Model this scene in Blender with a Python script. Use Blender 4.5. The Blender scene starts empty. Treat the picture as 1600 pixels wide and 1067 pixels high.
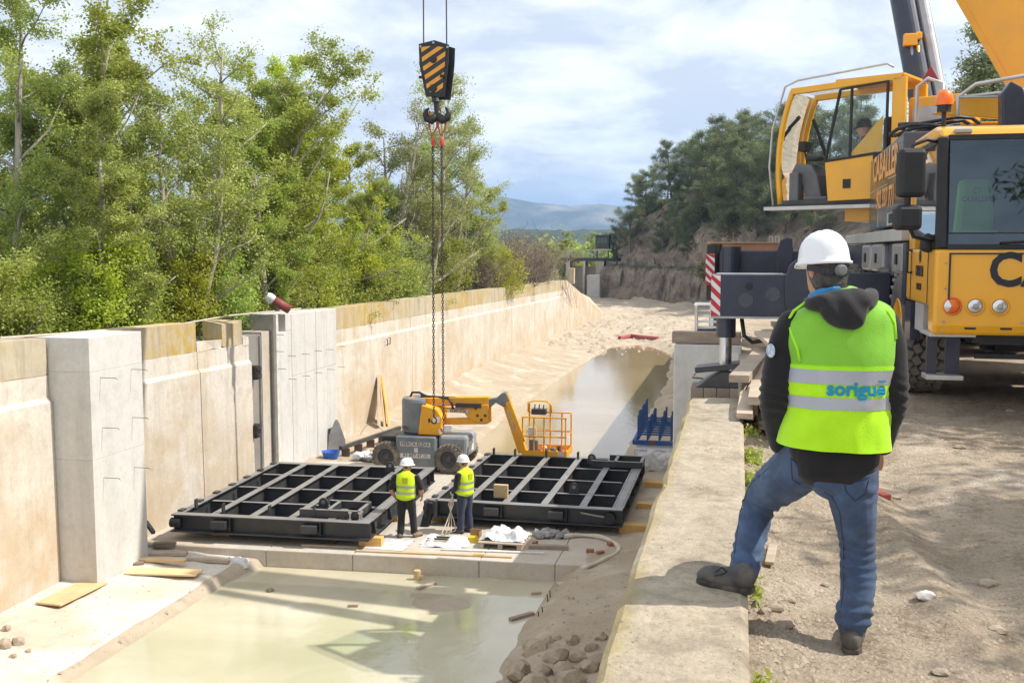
import bpy, bmesh, math, random
import numpy as np
from mathutils import Vector, Matrix, noise as mnoise
from mathutils.bvhtree import BVHTree
R = math.radians
random.seed(7)
rng = np.random.default_rng(7)
scene = bpy.context.scene
col = scene.collection

# ------------------------------------------------------------------ camera
EYE = Vector((0, 0, 1.72))
YAW = math.atan(355 / 1606.2)
PITCH = math.atan(141.5 / 1600)
cam_d = bpy.data.cameras.new('camera')
cam = bpy.data.objects.new('camera', cam_d)
col.objects.link(cam)
cam.location = EYE
cam.rotation_euler = (math.pi / 2 - PITCH, 0, YAW)
cam_d.lens = 36
cam_d.sensor_width = 36
cam_d.clip_start = 0.05
cam_d.clip_end = 20000
scene.camera = cam

# ------------------------------------------------------------------ sky and sun
SUN_EL = 50.0
SUN_AZ = 8.0          # degrees from +X towards +Y
world = bpy.data.worlds.new('World')
scene.world = world
world.use_nodes = True
wn = world.node_tree
wn.nodes.clear()
def WN(t, **k):
    n = wn.nodes.new(t)
    for a, b in k.items():
        setattr(n, a, b)
    return n
w_out = WN('ShaderNodeOutputWorld')
w_bg = WN('ShaderNodeBackground')
w_bg.inputs['Strength'].default_value = 0.135
w_sky = WN('ShaderNodeTexSky', sky_type='NISHITA')
w_sky.sun_disc = False
w_sky.sun_elevation = R(SUN_EL)
w_sky.sun_rotation = R(90 - SUN_AZ)
w_sky.dust_density = 2.5
w_sky.air_density = 1.0
w_sky.ozone_density = 1.0
w_tc = WN('ShaderNodeTexCoord')
w_sep = WN('ShaderNodeSeparateXYZ')
wn.links.new(w_tc.outputs['Generated'], w_sep.inputs[0])
w_den = WN('ShaderNodeMath', operation='ADD'); w_den.inputs[1].default_value = 0.22
w_abs = WN('ShaderNodeMath', operation='ABSOLUTE')
wn.links.new(w_sep.outputs['Z'], w_abs.inputs[0])
wn.links.new(w_abs.outputs[0], w_den.inputs[0])
w_dx = WN('ShaderNodeMath', operation='DIVIDE'); w_dy = WN('ShaderNodeMath', operation='DIVIDE')
wn.links.new(w_sep.outputs['X'], w_dx.inputs[0]); wn.links.new(w_den.outputs[0], w_dx.inputs[1])
wn.links.new(w_sep.outputs['Y'], w_dy.inputs[0]); wn.links.new(w_den.outputs[0], w_dy.inputs[1])
w_cmb = WN('ShaderNodeCombineXYZ')
wn.links.new(w_dx.outputs[0], w_cmb.inputs[0]); wn.links.new(w_dy.outputs[0], w_cmb.inputs[1])
w_n1 = WN('ShaderNodeTexNoise'); w_n1.inputs['Scale'].default_value = 1.35
w_n1.inputs['Detail'].default_value = 9; w_n1.inputs['Roughness'].default_value = 0.55
w_n1.inputs['Distortion'].default_value = 0.25
w_n2 = WN('ShaderNodeTexNoise'); w_n2.inputs['Scale'].default_value = 2.0
w_n2.inputs['Detail'].default_value = 12; w_n2.inputs['Distortion'].default_value = .25; w_n2.inputs['Roughness'].default_value = .6
w_off = WN('ShaderNodeVectorMath', operation='ADD'); w_off.inputs[1].default_value = (3.1, 7.7, 1.3)
wn.links.new(w_cmb.outputs[0], w_off.inputs[0])
wn.links.new(w_off.outputs[0], w_n1.inputs['Vector'])
wn.links.new(w_cmb.outputs[0], w_n2.inputs['Vector'])
w_r1 = WN('ShaderNodeMapRange'); w_r1.inputs[1].default_value = 0.40; w_r1.inputs[2].default_value = 0.66
w_r1.inputs[3].default_value = 0.88; w_r1.inputs[4].default_value = 1.0
wn.links.new(w_n1.outputs['Fac'], w_r1.inputs[0])
w_cc = WN('ShaderNodeMixRGB')
w_cc.inputs[1].default_value = (4.75, 5.0, 5.45, 1)     # thin grey veil / cloud undersides
w_cc.inputs[2].default_value = (7.6, 7.65, 7.8, 1)     # lit cloud
w_r2 = WN('ShaderNodeMapRange'); w_r2.inputs[1].default_value = 0.40; w_r2.inputs[2].default_value = 0.575
wn.links.new(w_n2.outputs['Fac'], w_r2.inputs[0])
wn.links.new(w_r2.outputs[0], w_cc.inputs[0])
w_mix = WN('ShaderNodeMixRGB')
wn.links.new(w_r1.outputs[0], w_mix.inputs[0])
wn.links.new(w_sky.outputs[0], w_mix.inputs[1])
wn.links.new(w_cc.outputs[0], w_mix.inputs[2])
wn.links.new(w_mix.outputs[0], w_bg.inputs['Color'])
wn.links.new(w_bg.outputs[0], w_out.inputs['Surface'])

sun_d = bpy.data.lights.new('sun', 'SUN')
sun_d.energy = 4.6
sun_d.angle = R(0.53)
sun_d.color = (1.0, 0.95, 0.87)
sun = bpy.data.objects.new('sun', sun_d)
col.objects.link(sun)
TOSUN = Vector((math.cos(R(SUN_EL)) * math.cos(R(SUN_AZ)), math.cos(R(SUN_EL)) * math.sin(R(SUN_AZ)), math.sin(R(SUN_EL))))
sun.rotation_euler = TOSUN.to_track_quat('Z', 'Y').to_euler()
sun.location = (30, 0, 60)

vs = scene.view_settings
scene.display_settings.display_device = 'sRGB'
vs.view_transform = 'Standard'
vs.look = 'None'
vs.gamma = 1
vs.use_curve_mapping = False
vs.exposure = 0.42
try:
    scene.cycles.use_denoising = True
    scene.cycles.max_bounces = 6
    scene.cycles.transparent_max_bounces = 8
    scene.cycles.volume_bounces = 0
    scene.cycles.caustics_reflective = False
    scene.cycles.caustics_refractive = False
except Exception:
    pass
# ------------------------------------------------------------------ helpers
_F = Vector((-math.sin(YAW) * math.cos(PITCH), math.cos(YAW) * math.cos(PITCH), -math.sin(PITCH)))
_R = Vector((math.cos(YAW), math.sin(YAW), 0))
_U = _R.cross(_F)
def _ray(px, py):
    return _F + _R * ((px - 800) / 1600) - _U * ((py - 533.5) / 1600)
def at(px, py, y):
    """point of the photograph at distance y along the canal"""
    d = _ray(px, py)
    return EYE + d * (y / d.y)
def atz(px, py, z):
    d = _ray(px, py)
    return EYE + d * ((z - EYE.z) / d.z)
def atx(px, py, x):
    d = _ray(px, py)
    return EYE + d * (x / d.x)

def _h(i, j, s):
    n = np.sin(i * 127.1 + j * 311.7 + s * 74.7) * 43758.5453
    return n - np.floor(n)
def vnoise(x, y, s=0):
    i = np.floor(x); j = np.floor(y); u = x - i; v = y - j
    u = u * u * (3 - 2 * u); v = v * v * (3 - 2 * v)
    a = _h(i, j, s); b = _h(i + 1, j, s); c = _h(i, j + 1, s); d = _h(i + 1, j + 1, s)
    return (a * (1 - u) + b * u) * (1 - v) + (c * (1 - u) + d * u) * v
def fbm(x, y, s=0, o=4, g=.5):
    t = 0; a = 1; n = 0
    for k in range(o):
        t = t + a * (vnoise(x, y, s + k * 3.3) - .5); n += a
        a *= g; x = x * 2.03 + 11.3; y = y * 2.03 + 5.1
    return t / n * 2

class MB:
    """collects shapes that become ONE mesh"""
    def __init__(s):
        s.v = []; s.f = []
    def add(s, vs_, fs, M=None):
        o = len(s.v)
        if M is not None:
            vs_ = [M @ Vector(p) for p in vs_]
        s.v += [tuple(p) for p in vs_]
        s.f += [tuple(i + o for i in f) for f in fs]
        return s
    def box(s, c, d, rz=0, M=None, taper=None):
        x, y, z = d[0] / 2, d[1] / 2, d[2] / 2
        tx, ty = taper or (1, 1)
        p = [(-x, -y, -z), (x, -y, -z), (x, y, -z), (-x, y, -z), (-x * tx, -y * ty, z), (x * tx, -y * ty, z), (x * tx, y * ty, z), (-x * tx, y * ty, z)]
        T = Matrix.Translation(Vector(c)) @ Matrix.Rotation(rz, 4, 'Z')
        if M is not None: T = M @ T
        return s.add(p, [(0, 3, 2, 1), (4, 5, 6, 7), (0, 1, 5, 4), (1, 2, 6, 5), (2, 3, 7, 6), (3, 0, 4, 7)], T)
    def mm(s, a, b):
        return s.box([(a[i] + b[i]) / 2 for i in range(3)], [abs(b[i] - a[i]) for i in range(3)])
    def bar(s, a, b, w, h, up=(0, 0, 1)):
        """rectangular bar from a to b, w across, h along up"""
        a = Vector(a); b = Vector(b); t = (b - a)
        L = t.length; t.normalize()
        u = Vector(up); sd = t.cross(u)
        if sd.length < 1e-4: sd = t.cross(Vector((0, 1, 0)))
        sd.normalize(); u = sd.cross(t).normalized()
        p = []
        for q in (a, b):
            for (i, j) in ((-1, -1), (1, -1), (1, 1), (-1, 1)):
                p.append(q + sd * (i * w / 2) + u * (j * h / 2))
        return s.add(p, [(0, 3, 2, 1), (4, 5, 6, 7), (0, 1, 5, 4), (1, 2, 6, 5), (2, 3, 7, 6), (3, 0, 4, 7)])
    def tube(s, pts, r, n=8, caps=True, closed=False):
        pts = [Vector(p) for p in pts]
        m = len(pts)
        rs = r if hasattr(r, '__len__') else [r] * m
        prev = None; vs_ = []
        for i, p in enumerate(pts):
            if closed: t = pts[(i + 1) % m] - pts[i - 1]
            else: t = pts[min(i + 1, m - 1)] - pts[max(i - 1, 0)]
            if t.length < 1e-9: t = Vector((0, 0, 1))
            t.normalize()
            if prev is None:
                a = Vector((0, 0, 1)) if abs(t.z) < .9 else Vector((1, 0, 0))
                sd = t.cross(a).normalized()
            else:
                sd = prev - t * prev.dot(t)
                if sd.length < 1e-6: sd = t.orthogonal()
                sd.normalize()
            prev = sd; u = t.cross(sd)
            for k in range(n):
                an = 2 * math.pi * k / n
                vs_.append(p + (sd * math.cos(an) + u * math.sin(an)) * rs[i])
        fs = []
        for i in range(m if closed else m - 1):
            for k in range(n):
                a = i * n + k; b = i * n + (k + 1) % n; i2 = (i + 1) % m
                fs.append((a, b, i2 * n + (k + 1) % n, i2 * n + k))
        if caps and not closed:
            fs.append(tuple(range(n))[::-1]); fs.append(tuple((m - 1) * n + k for k in range(n)))
        return s.add(vs_, fs)
    def cyl(s, a, b, r, n=16, r2=None):
        return s.tube([a, b], [r, r if r2 is None else r2], n)
    def prism(s, poly, t, M=None):
        """poly: list of (x,z) in the local XZ plane, extruded t along local +Y"""
        n = len(poly)
        p = [(x, 0, z) for x, z in poly] + [(x, t, z) for x, z in poly]
        fs = [tuple(range(n)), tuple(range(2 * n - 1, n - 1, -1))]
        fs += [(i, i + n, (i + 1) % n + n, (i + 1) % n) for i in range(n)]
        return s.add(p, fs, M)
    def lathe(s, prof, n=24, M=None, a0=0, a1=2 * math.pi):
        """prof: (r,z) list spun round local Z"""
        full = abs(a1 - a0 - 2 * math.pi) < 1e-6
        k = n if full else n + 1
        p = []
        for i in range(k):
            a = a0 + (a1 - a0) * i / n
            p += [(r * math.cos(a), r * math.sin(a), z) for r, z in prof]
        m = len(prof); fs = []
        for i in range(n):
            i2 = (i + 1) % k
            for j in range(m - 1):
                fs.append((i * m + j, i2 * m + j, i2 * m + j + 1, i * m + j + 1))
        return s.add(p, fs, M)
    def blob(s, c, r, n=10, jit=.18, seed=0, flat=1, cut=.72):
        """rough stone"""
        bm = bmesh.new()
        bmesh.ops.create_icosphere(bm, subdivisions=2, radius=1)
        o = Vector((seed * 3.17, seed * 1.31, seed * .77))
        rr = r if hasattr(r, '__len__') else (r, r, r)
        for v in bm.verts:
            d = v.co.normalized()
            k = 1 + jit * 2.2 * mnoise.noise(d * 1.3 + o) + jit * mnoise.noise(d * 3 + o)
            q = d * k
            for ax in (Vector((.8, .3, .5)), Vector((-.5, .7, .3)), Vector((.1, -.8, .6)), Vector((-.6, -.4, .7)), Vector((.05, .1, 1)), Vector((.5, -.75, -.1)), Vector((.3, .9, .1)), Vector((-.95, .1, .05))):
                ax = (ax + o * .13).normalized()
                e = q.dot(ax)
                if e > cut: q -= ax * (e - cut) * .97
            v.co = Vector((q.x * rr[0] + c[0], q.y * rr[1] + c[1], q.z * rr[2] * flat + c[2]))
        s.add([v.co.copy() for v in bm.verts], [[v.index for v in f.verts] for f in bm.faces])
        bm.free(); return s
    def mesh(s, name, off=None):
        me = bpy.data.meshes.new(name)
        v = s.v if off is None else [(p[0] - off[0], p[1] - off[1], p[2] - off[2]) for p in s.v]
        me.from_pydata(v, [], s.f); me.update()
        return me
    def build(s, name, m, parent=None, smooth=False, bevel=0, off=None, auto=None):
        """ONE mesh object; vertices are in the parent's space unless off (a world point) is given"""
        me = s.mesh(name, off)
        return link(name, me, m, parent, smooth, bevel, auto)
def link(name, me, m, parent=None, smooth=False, bevel=0, auto=None):
    if m is not None and not me.materials:
        me.materials.append(m)
    o = bpy.data.objects.new(name, me)
    col.objects.link(o)
    if parent is not None: o.parent = parent
    if smooth: me.shade_smooth()
    if bevel:
        b = o.modifiers.new('bevel', 'BEVEL'); b.width = bevel; b.segments = 2; b.limit_method = 'ANGLE'; b.angle_limit = R(40)
        b.harden_normals = False
    return o
def tag(o, label=None, cat=None, group=None, kind=None):
    if label: o['label'] = label
    if cat: o['category'] = cat
    if group: o['group'] = group
    if kind: o['kind'] = kind
    return o
def empty(name, loc, label=None, cat=None, group=None, rz=0):
    o = bpy.data.objects.new(name, None)
    col.objects.link(o)
    o.location = loc; o.rotation_euler = (0, 0, rz); o.empty_display_size = .2
    return tag(o, label, cat, group)
def copy_tree(o, parent=None):
    c = o.copy(); col.objects.link(c); c.parent = parent
    for ch in list(o.children): copy_tree(ch, c)
    return c
def npmesh(name, v, f):
    me = bpy.data.meshes.new(name)
    v = np.asarray(v, dtype=np.float32); f = np.asarray(f, dtype=np.int32)
    nv, nf, k = len(v), len(f), f.shape[1]
    me.vertices.add(nv); me.vertices.foreach_set('co', v.ravel())
    me.loops.add(nf * k); me.loops.foreach_set('vertex_index', f.ravel())
    me.polygons.add(nf)
    me.polygons.foreach_set('loop_start', np.arange(0, nf * k, k, dtype=np.int32))
    me.update(calc_edges=True)
    return me
def grid(name, xs, ys, zf, m, smooth=True, mask=None):
    X, Y = np.meshgrid(np.asarray(xs, float), np.asarray(ys, float))
    Z = zf(X, Y)
    v = np.stack([X.ravel(), Y.ravel(), Z.ravel()], 1)
    nx, ny = len(xs), len(ys)
    i = np.arange(ny - 1)[:, None] * nx + np.arange(nx - 1)[None]
    f = np.stack([i, i + 1, i + nx + 1, i + nx], -1).reshape(-1, 4)
    o = link(name, npmesh(name, v, f), m, None, smooth)
    return o
def frange(*segs):
    """(a,b,step) pieces joined"""
    out = []
    for a, b, st in segs:
        n = max(1, int(round((b - a) / st)))
        out += [a + (b - a) * i / n for i in range(n)]
    out.append(segs[-1][1])
    return out

# ------------------------------------------------------------------ materials
def newmat(name):
    m = bpy.data.materials.new(name); m.use_nodes = True
    nt = m.node_tree
    return m, nt, nt.nodes['Principled BSDF']
def nd(nt, t, ins=None, **k):
    n = nt.nodes.new(t)
    for a, b in k.items(): setattr(n, a, b)
    for a, b in (ins or {}).items():
        if hasattr(b, 'is_output') or hasattr(b, 'links'): nt.links.new(b, n.inputs[a])
        else: n.inputs[a].default_value = b
    return n
def c4(c): return (c[0], c[1], c[2], 1)
def noise_fac(nt, vec, scale, detail=5, rough=.55, lo=.35, hi=.65, stretch=None, dist=0):
    if stretch:
        mp = nd(nt, 'ShaderNodeMapping', {'Vector': vec}); mp.inputs['Scale'].default_value = stretch
        vec = mp.outputs[0]
    n = nd(nt, 'ShaderNodeTexNoise', {'Vector': vec, 'Scale': scale, 'Detail': detail, 'Roughness': rough, 'Distortion': dist})
    r = nd(nt, 'ShaderNodeMapRange', {0: n.outputs['Fac'], 1: lo, 2: hi})
    return r.outputs[0]
def mixc(nt, fac, a, b, mode='MIX'):
    n = nd(nt, 'ShaderNodeMixRGB', blend_type=mode)
    for i, q in ((0, fac), (1, a), (2, b)):
        if hasattr(q, 'links'): nt.links.new(q, n.inputs[i])
        else: n.inputs[i].default_value = q if i == 0 else c4(q)
    return n.outputs[0]
def mul(nt, a, b, op='MULTIPLY'):
    n = nd(nt, 'ShaderNodeMath', operation=op)
    for i, q in ((0, a), (1, b)):
        if hasattr(q, 'links'): nt.links.new(q, n.inputs[i])
        else: n.inputs[i].default_value = q
    n.use_clamp = op in ('MULTIPLY', 'ADD', 'SUBTRACT')
    return n.outputs[0]
def mat(name, c, c2=None, scale=4, rough=.6, metal=0, bump=0, bscale=30, spec=.5, coat=0, dirt=None, dscale=2, damt=.5, stretch=None, rough2=None, detail=5, rnd=0, coords='Object'):
    """plain procedural surface: two-tone mottling, optional dirt, optional fine relief"""
    m, nt, b = newmat(name)
    tc = nd(nt, 'ShaderNodeTexCoord'); v = tc.outputs[coords]
    c2 = c2 or tuple(x * .82 for x in c)
    k = mixc(nt, noise_fac(nt, v, scale, detail, stretch=stretch), c, c2)
    if dirt:
        k = mixc(nt, mul(nt, noise_fac(nt, v, dscale, 7, .62, .45, .75), damt), k, dirt)
    if rnd:
        oi = nd(nt, 'ShaderNodeObjectInfo')
        hs = nd(nt, 'ShaderNodeHueSaturation', {'Color': k})
        rr = nd(nt, 'ShaderNodeMapRange', {0: oi.outputs['Random'], 3: 1 - rnd, 4: 1 + rnd})
        nt.links.new(rr.outputs[0], hs.inputs['Value']); k = hs.outputs[0]
    nt.links.new(k, b.inputs['Base Color'])
    b.inputs['Metallic'].default_value = metal
    b.inputs['Specular IOR Level'].default_value = spec
    if coat:
        b.inputs['Coat Weight'].default_value = coat; b.inputs['Coat Roughness'].default_value = .12
    if rough2 is None: rough2 = min(1, rough + .15)
    rr = nd(nt, 'ShaderNodeMapRange', {0: noise_fac(nt, v, scale * 2.3, 4), 3: rough, 4: rough2})
    nt.links.new(rr.outputs[0], b.inputs['Roughness'])
    if bump:
        n = nd(nt, 'ShaderNodeTexNoise', {'Vector': v, 'Scale': bscale, 'Detail': 6, 'Roughness': .6})
        bp = nd(nt, 'ShaderNodeBump', {'Strength': bump, 'Distance': .02, 'Height': n.outputs['Fac']})
        nt.links.new(bp.outputs[0], b.inputs['Normal'])
    return m
def concrete(name, c, dark, stain=None, streak=.5, bump=.25, fine=40, lichen=None, stain_amt=.6, spots=.25, mott=.3, edge=None, low=None):
    m, nt, b = newmat(name)
    tc = nd(nt, 'ShaderNodeTexCoord'); v = tc.outputs['Object']
    k = mixc(nt, noise_fac(nt, v, .9, 7, .6, .35, .7), c, tuple(x * .86 for x in c))
    k = mixc(nt, mul(nt, noise_fac(nt, v, 1.0, 6, .65, .48, .72, stretch=(3.2, 3.2, .28)), streak), k, dark)
    if stain:
        k = mixc(nt, mul(nt, noise_fac(nt, v, .55, 6, .6, .47, .66, dist=.6), stain_amt), k, stain)
    k = mixc(nt, mul(nt, noise_fac(nt, v, fine, 3, .7, .55, .75), spots), k, dark)
    k = mixc(nt, mul(nt, noise_fac(nt, v, 11, 6, .7, .4, .75), mott), k, tuple(x * .55 for x in c))
    k = mixc(nt, mul(nt, noise_fac(nt, v, 3.1, 7, .7, .5, .72), mott * .8), k, tuple(x * .62 for x in dark))
    if lichen:
        sx = nd(nt, 'ShaderNodeSeparateXYZ', {0: v})
        up = nd(nt, 'ShaderNodeMapRange', {0: sx.outputs['Z'], 1: lichen[1], 2: lichen[2]})
        pt = noise_fac(nt, v, .38, 5, .6, .42, .6)
        sm = noise_fac(nt, v, 5, 6, .65, .35, .6, stretch=(1, 1, .45))
        k = mixc(nt, mul(nt, mul(nt, up.outputs[0], pt), mul(nt, sm, .85)), k, lichen[0])
    if low:
        sx = nd(nt, 'ShaderNodeSeparateXYZ', {0: v})
        up = nd(nt, 'ShaderNodeMapRange', {0: sx.outputs['Z'], 1: low[2], 2: low[1]})
        k = mixc(nt, mul(nt, up.outputs[0], mul(nt, noise_fac(nt, v, .7, 7, .65, .38, .60, dist=.7), .85)), k, low[0])
    if edge:
        sx = nd(nt, 'ShaderNodeSeparateXYZ', {0: v})
        up = nd(nt, 'ShaderNodeMapRange', {0: sx.outputs['X'], 1: edge[1], 2: edge[2]})
        k = mixc(nt, mul(nt, up.outputs[0], mul(nt, noise_fac(nt, v, 2.2, 6, .65, .32, .55), .9)), k, edge[0])
    nt.links.new(k, b.inputs['Base Color'])
    b.inputs['Roughness'].default_value = .9
    b.inputs['Specular IOR Level'].default_value = .25
    n = nd(nt, 'ShaderNodeTexNoise', {'Vector': v, 'Scale': 22, 'Detail': 8, 'Roughness': .68})
    bp = nd(nt, 'ShaderNodeBump', {'Strength': bump, 'Distance': .03, 'Height': n.outputs['Fac']})
    nt.links.new(bp.outputs[0], b.inputs['Normal'])
    return m
def soil(name, c, c2, dark, pale=None, scale=.8, bump=.6, wet=None, crisp=0):
    m, nt, b = newmat(name)
    tc = nd(nt, 'ShaderNodeTexCoord'); v = tc.outputs['Object']
    k = mixc(nt, noise_fac(nt, v, scale, 8, .62, .35, .65), c, c2)
    k = mixc(nt, mul(nt, noise_fac(nt, v, scale * 6, 7, .7, .52, .72), .55), k, dark)
    if pale:
        k = mixc(nt, mul(nt, noise_fac(nt, v, scale * 1.7, 6, .6, .52, .7, dist=.5), .75), k, pale)
    k = mixc(nt, mul(nt, noise_fac(nt, v, 60, 4, .75, .55, .72), .45), k, dark)
    k = mixc(nt, mul(nt, noise_fac(nt, v, 33, 4, .75, .60, .74), .5), k, tuple(min(.75, x * 1.5) for x in c))
    if crisp:
        k = mixc(nt, mul(nt, noise_fac(nt, v, 5.5, 9, .75, .53, .60), .55), k, tuple(x * 1.35 for x in dark))
        k = mixc(nt, mul(nt, noise_fac(nt, v, 26, 6, .75, .56, .62), .6), k, tuple(x * 1.2 for x in dark))
        k = mixc(nt, mul(nt, noise_fac(nt, v, 41, 4, .7, .60, .66), .7), k, tuple(min(.7, x * 1.45) for x in c))
    if wet:
        sx = nd(nt, 'ShaderNodeSeparateXYZ', {0: v})
        w = nd(nt, 'ShaderNodeMapRange', {0: sx.outputs['Z'], 1: wet[0], 2: wet[1], 3: 1, 4: 0})
        k = mixc(nt, mul(nt, w.outputs[0], .7), k, wet[2])
        rr = nd(nt, 'ShaderNodeMapRange', {0: w.outputs[0], 3: .95, 4: .35})
        nt.links.new(rr.outputs[0], b.inputs['Roughness'])
    else:
        b.inputs['Roughness'].default_value = .95
    nt.links.new(k, b.inputs['Base Color'])
    b.inputs['Specular IOR Level'].default_value = .2
    n = nd(nt, 'ShaderNodeTexNoise', {'Vector': v, 'Scale': 14, 'Detail': 10, 'Roughness': .72})
    n2 = nd(nt, 'ShaderNodeTexVoronoi', {'Vector': v, 'Scale': 45})
    s_ = mul(nt, n.outputs['Fac'], mul(nt, n2.outputs['Distance'], .25), 'ADD')
    bp = nd(nt, 'ShaderNodeBump', {'Strength': bump, 'Distance': .05, 'Height': s_})
    nt.links.new(bp.outputs[0], b.inputs['Normal'])
    return m
def wood(name, c, c2, grain=(1, 12, 12), rough=.75, rnd=.2):
    m, nt, b = newmat(name)
    tc = nd(nt, 'ShaderNodeTexCoord'); v = tc.outputs['Object']
    oi = nd(nt, 'ShaderNodeObjectInfo')
    k = mixc(nt, noise_fac(nt, v, 3, 6, .6, .35, .65, stretch=grain, dist=.8), c, c2)
    k = mixc(nt, mul(nt, noise_fac(nt, v, 1.4, 5, .6, .5, .75), .4), k, tuple(x * .5 for x in c2))
    hs = nd(nt, 'ShaderNodeHueSaturation', {'Color': k})
    rr = nd(nt, 'ShaderNodeMapRange', {0: oi.outputs['Random'], 3: 1 - rnd, 4: 1 + rnd})
    nt.links.new(rr.outputs[0], hs.inputs['Value'])
    nt.links.new(hs.outputs[0], b.inputs['Base Color'])
    b.inputs['Roughness'].default_value = rough
    n = nd(nt, 'ShaderNodeTexNoise', {'Vector': v, 'Scale': 30, 'Detail': 5})
    bp = nd(nt, 'ShaderNodeBump', {'Strength': .2, 'Distance': .01, 'Height': n.outputs['Fac']})
    nt.links.new(bp.outputs[0], b.inputs['Normal'])
    return m
def leafmat(name, c, c2, c3, trans=.45, rough=.5):
    m, nt, b = newmat(name)
    g = nd(nt, 'ShaderNodeNewGeometry')
    oi = nd(nt, 'ShaderNodeObjectInfo')
    tc = nd(nt, 'ShaderNodeTexCoord')
    k = mixc(nt, g.outputs['Random Per Island'], c, c2)
    k = mixc(nt, mul(nt, noise_fac(nt, tc.outputs['Object'], .55, 3, .5, .45, .65), .7), k, c3)
    hs = nd(nt, 'ShaderNodeHueSaturation', {'Color': k})
    rr = nd(nt, 'ShaderNodeMapRange', {0: oi.outputs['Random'], 3: .475, 4: .52})
    rv = nd(nt, 'ShaderNodeMapRange', {0: oi.outputs['Random'], 3: .8, 4: 1.2})
    nt.links.new(rr.outputs[0], hs.inputs['Hue']); nt.links.new(rv.outputs[0], hs.inputs['Value'])
    b.inputs['Roughness'].default_value = rough
    b.inputs['Specular IOR Level'].default_value = .4
    nt.links.new(hs.outputs[0], b.inputs['Base Color'])
    tr = nd(nt, 'ShaderNodeBsdfTranslucent', {'Color': mixc(nt, .45, hs.outputs[0], (.50, .56, .05))})
    mx = nd(nt, 'ShaderNodeMixShader', {0: trans, 1: b.outputs[0], 2: tr.outputs[0]})
    out = nt.nodes['Material Output']
    nt.links.new(mx.outputs[0], out.inputs['Surface'])
    return m
def glass(name, tint=(.85, .92, .9), rough=.02, dirt=.1, ior=1.55, refl=(1, 1, 1)):
    """thin window pane: clear with reflections and a little dust"""
    m, nt, b = newmat(name)
    tc = nd(nt, 'ShaderNodeTexCoord')
    t = nd(nt, 'ShaderNodeBsdfTransparent', {'Color': c4(tint)})
    gl = nd(nt, 'ShaderNodeBsdfGlossy', {'Color': c4(refl), 'Roughness': rough})
    fr = nd(nt, 'ShaderNodeFresnel', {'IOR': ior})
    mx = nd(nt, 'ShaderNodeMixShader', {0: fr.outputs[0], 1: t.outputs[0], 2: gl.outputs[0]})
    df = nd(nt, 'ShaderNodeBsdfDiffuse', {'Color': (.5, .48, .42, 1)})
    f2 = mul(nt, noise_fac(nt, tc.outputs['Object'], 9, 6, .7, .4, .75, stretch=(1, 1, .4)), dirt)
    m2 = nd(nt, 'ShaderNodeMixShader', {0: f2, 1: mx.outputs[0], 2: df.outputs[0]})
    nt.links.new(m2.outputs[0], nt.nodes['Material Output'].inputs['Surface'])
    return m
M = {}
M['wall'] = concrete('old_canal_concrete', (.64, .59, .515), (.38, .33, .26), (.46, .34, .20), streak=.6, stain_amt=.6, mott=.4, low=((.46, .345, .21), .4, 3.0))
M['coping'] = concrete('weathered_coping', (.50, .44, .33), (.20, .18, .13), (.44, .34, .17), streak=.75, lichen=((.42, .27, .03), -.45, .05), stain_amt=.5)
M['pier'] = concrete('fresh_cast_concrete', (.60, .585, .555), (.40, .38, .36), None, streak=.45, bump=.12, spots=.12)
M['slab'] = concrete('sill_concrete', (.54, .49, .42), (.30, .25, .19), (.48, .37, .25), streak=.25)
M['apron'] = concrete('dusty_apron', (.66, .605, .53), (.40, .33, .24), (.48, .36, .23), streak=0, bump=.4, stain_amt=.55, spots=.35, mott=.35)
M['walltop'] = concrete('worn_wall_top', (.46, .395, .30), (.19, .15, .10), (.53, .45, .33), streak=.25, bump=.7, fine=48, spots=.8, mott=.75, edge=((.34, .27, .12), -.17, -.255))
M['lichenedge'] = concrete('lichen_edge', (.36, .30, .17), (.20, .17, .10), (.42, .32, .10), streak=.3, bump=.5)
M['dirt'] = soil('dry_dirt', (.49, .405, .305), (.37, .295, .215), (.15, .115, .08), (.63, .55, .445), scale=.9, bump=1.0, crisp=1)
M['mud'] = soil('canal_mud', (.46, .385, .29), (.38, .31, .225), (.22, .17, .115), (.58, .52, .44), scale=.5, wet=(-5.13, -5.02, (.36, .29, .20)))
M['farland'] = soil('valley_soil', (.30, .27, .15), (.16, .20, .07), (.10, .12, .05), None, scale=.05, bump=.2)
M['bank'] = soil('grassy_bank', (.22, .20, .11), (.13, .16, .05), (.09, .09, .05), None, scale=.6)
M['rockmud'] = soil('eroded_bank', (.34, .25, .18), (.26, .19, .14), (.14, .10, .075), (.42, .33, .24), scale=.25, bump=1)
M['stone'] = soil('rubble_stone', (.42, .35, .27), (.33, .265, .20), (.18, .145, .11), (.52, .45, .37), scale=2.5, bump=.4)
M['ply'] = wood('formwork_board', (.62, .46, .26), (.52, .36, .18))
M['timber'] = wood('weathered_plank', (.46, .38, .29), (.34, .27, .20))
M['newwood'] = wood('fresh_timber', (.62, .38, .12), (.52, .30, .09))
M['oldblock'] = wood('old_sleeper', (.30, .23, .17), (.20, .155, .12))
M['yellow'] = mat('machine_yellow', (.84, .40, .004), (.80, .38, .006), rough=.3, rough2=.42, coat=.4, dirt=(.45, .27, .08), dscale=1.3, damt=.35, bump=.02)
M['liftyellow'] = mat('lift_yellow', (.82, .38, .01), (.76, .34, .01), rough=.4, dirt=(.5, .33, .12), damt=.3)
M['navy'] = mat('machine_navy', (.012, .017, .040), (.016, .022, .05), rough=.35, coat=.3, dirt=(.07, .065, .06), dscale=2.2, damt=.45)
M['boxpaint'] = mat('side_locker_paint', (.035, .042, .062), (.03, .036, .05), rough=.25, coat=.5, dirt=(.12, .11, .09), damt=.4)
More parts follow.
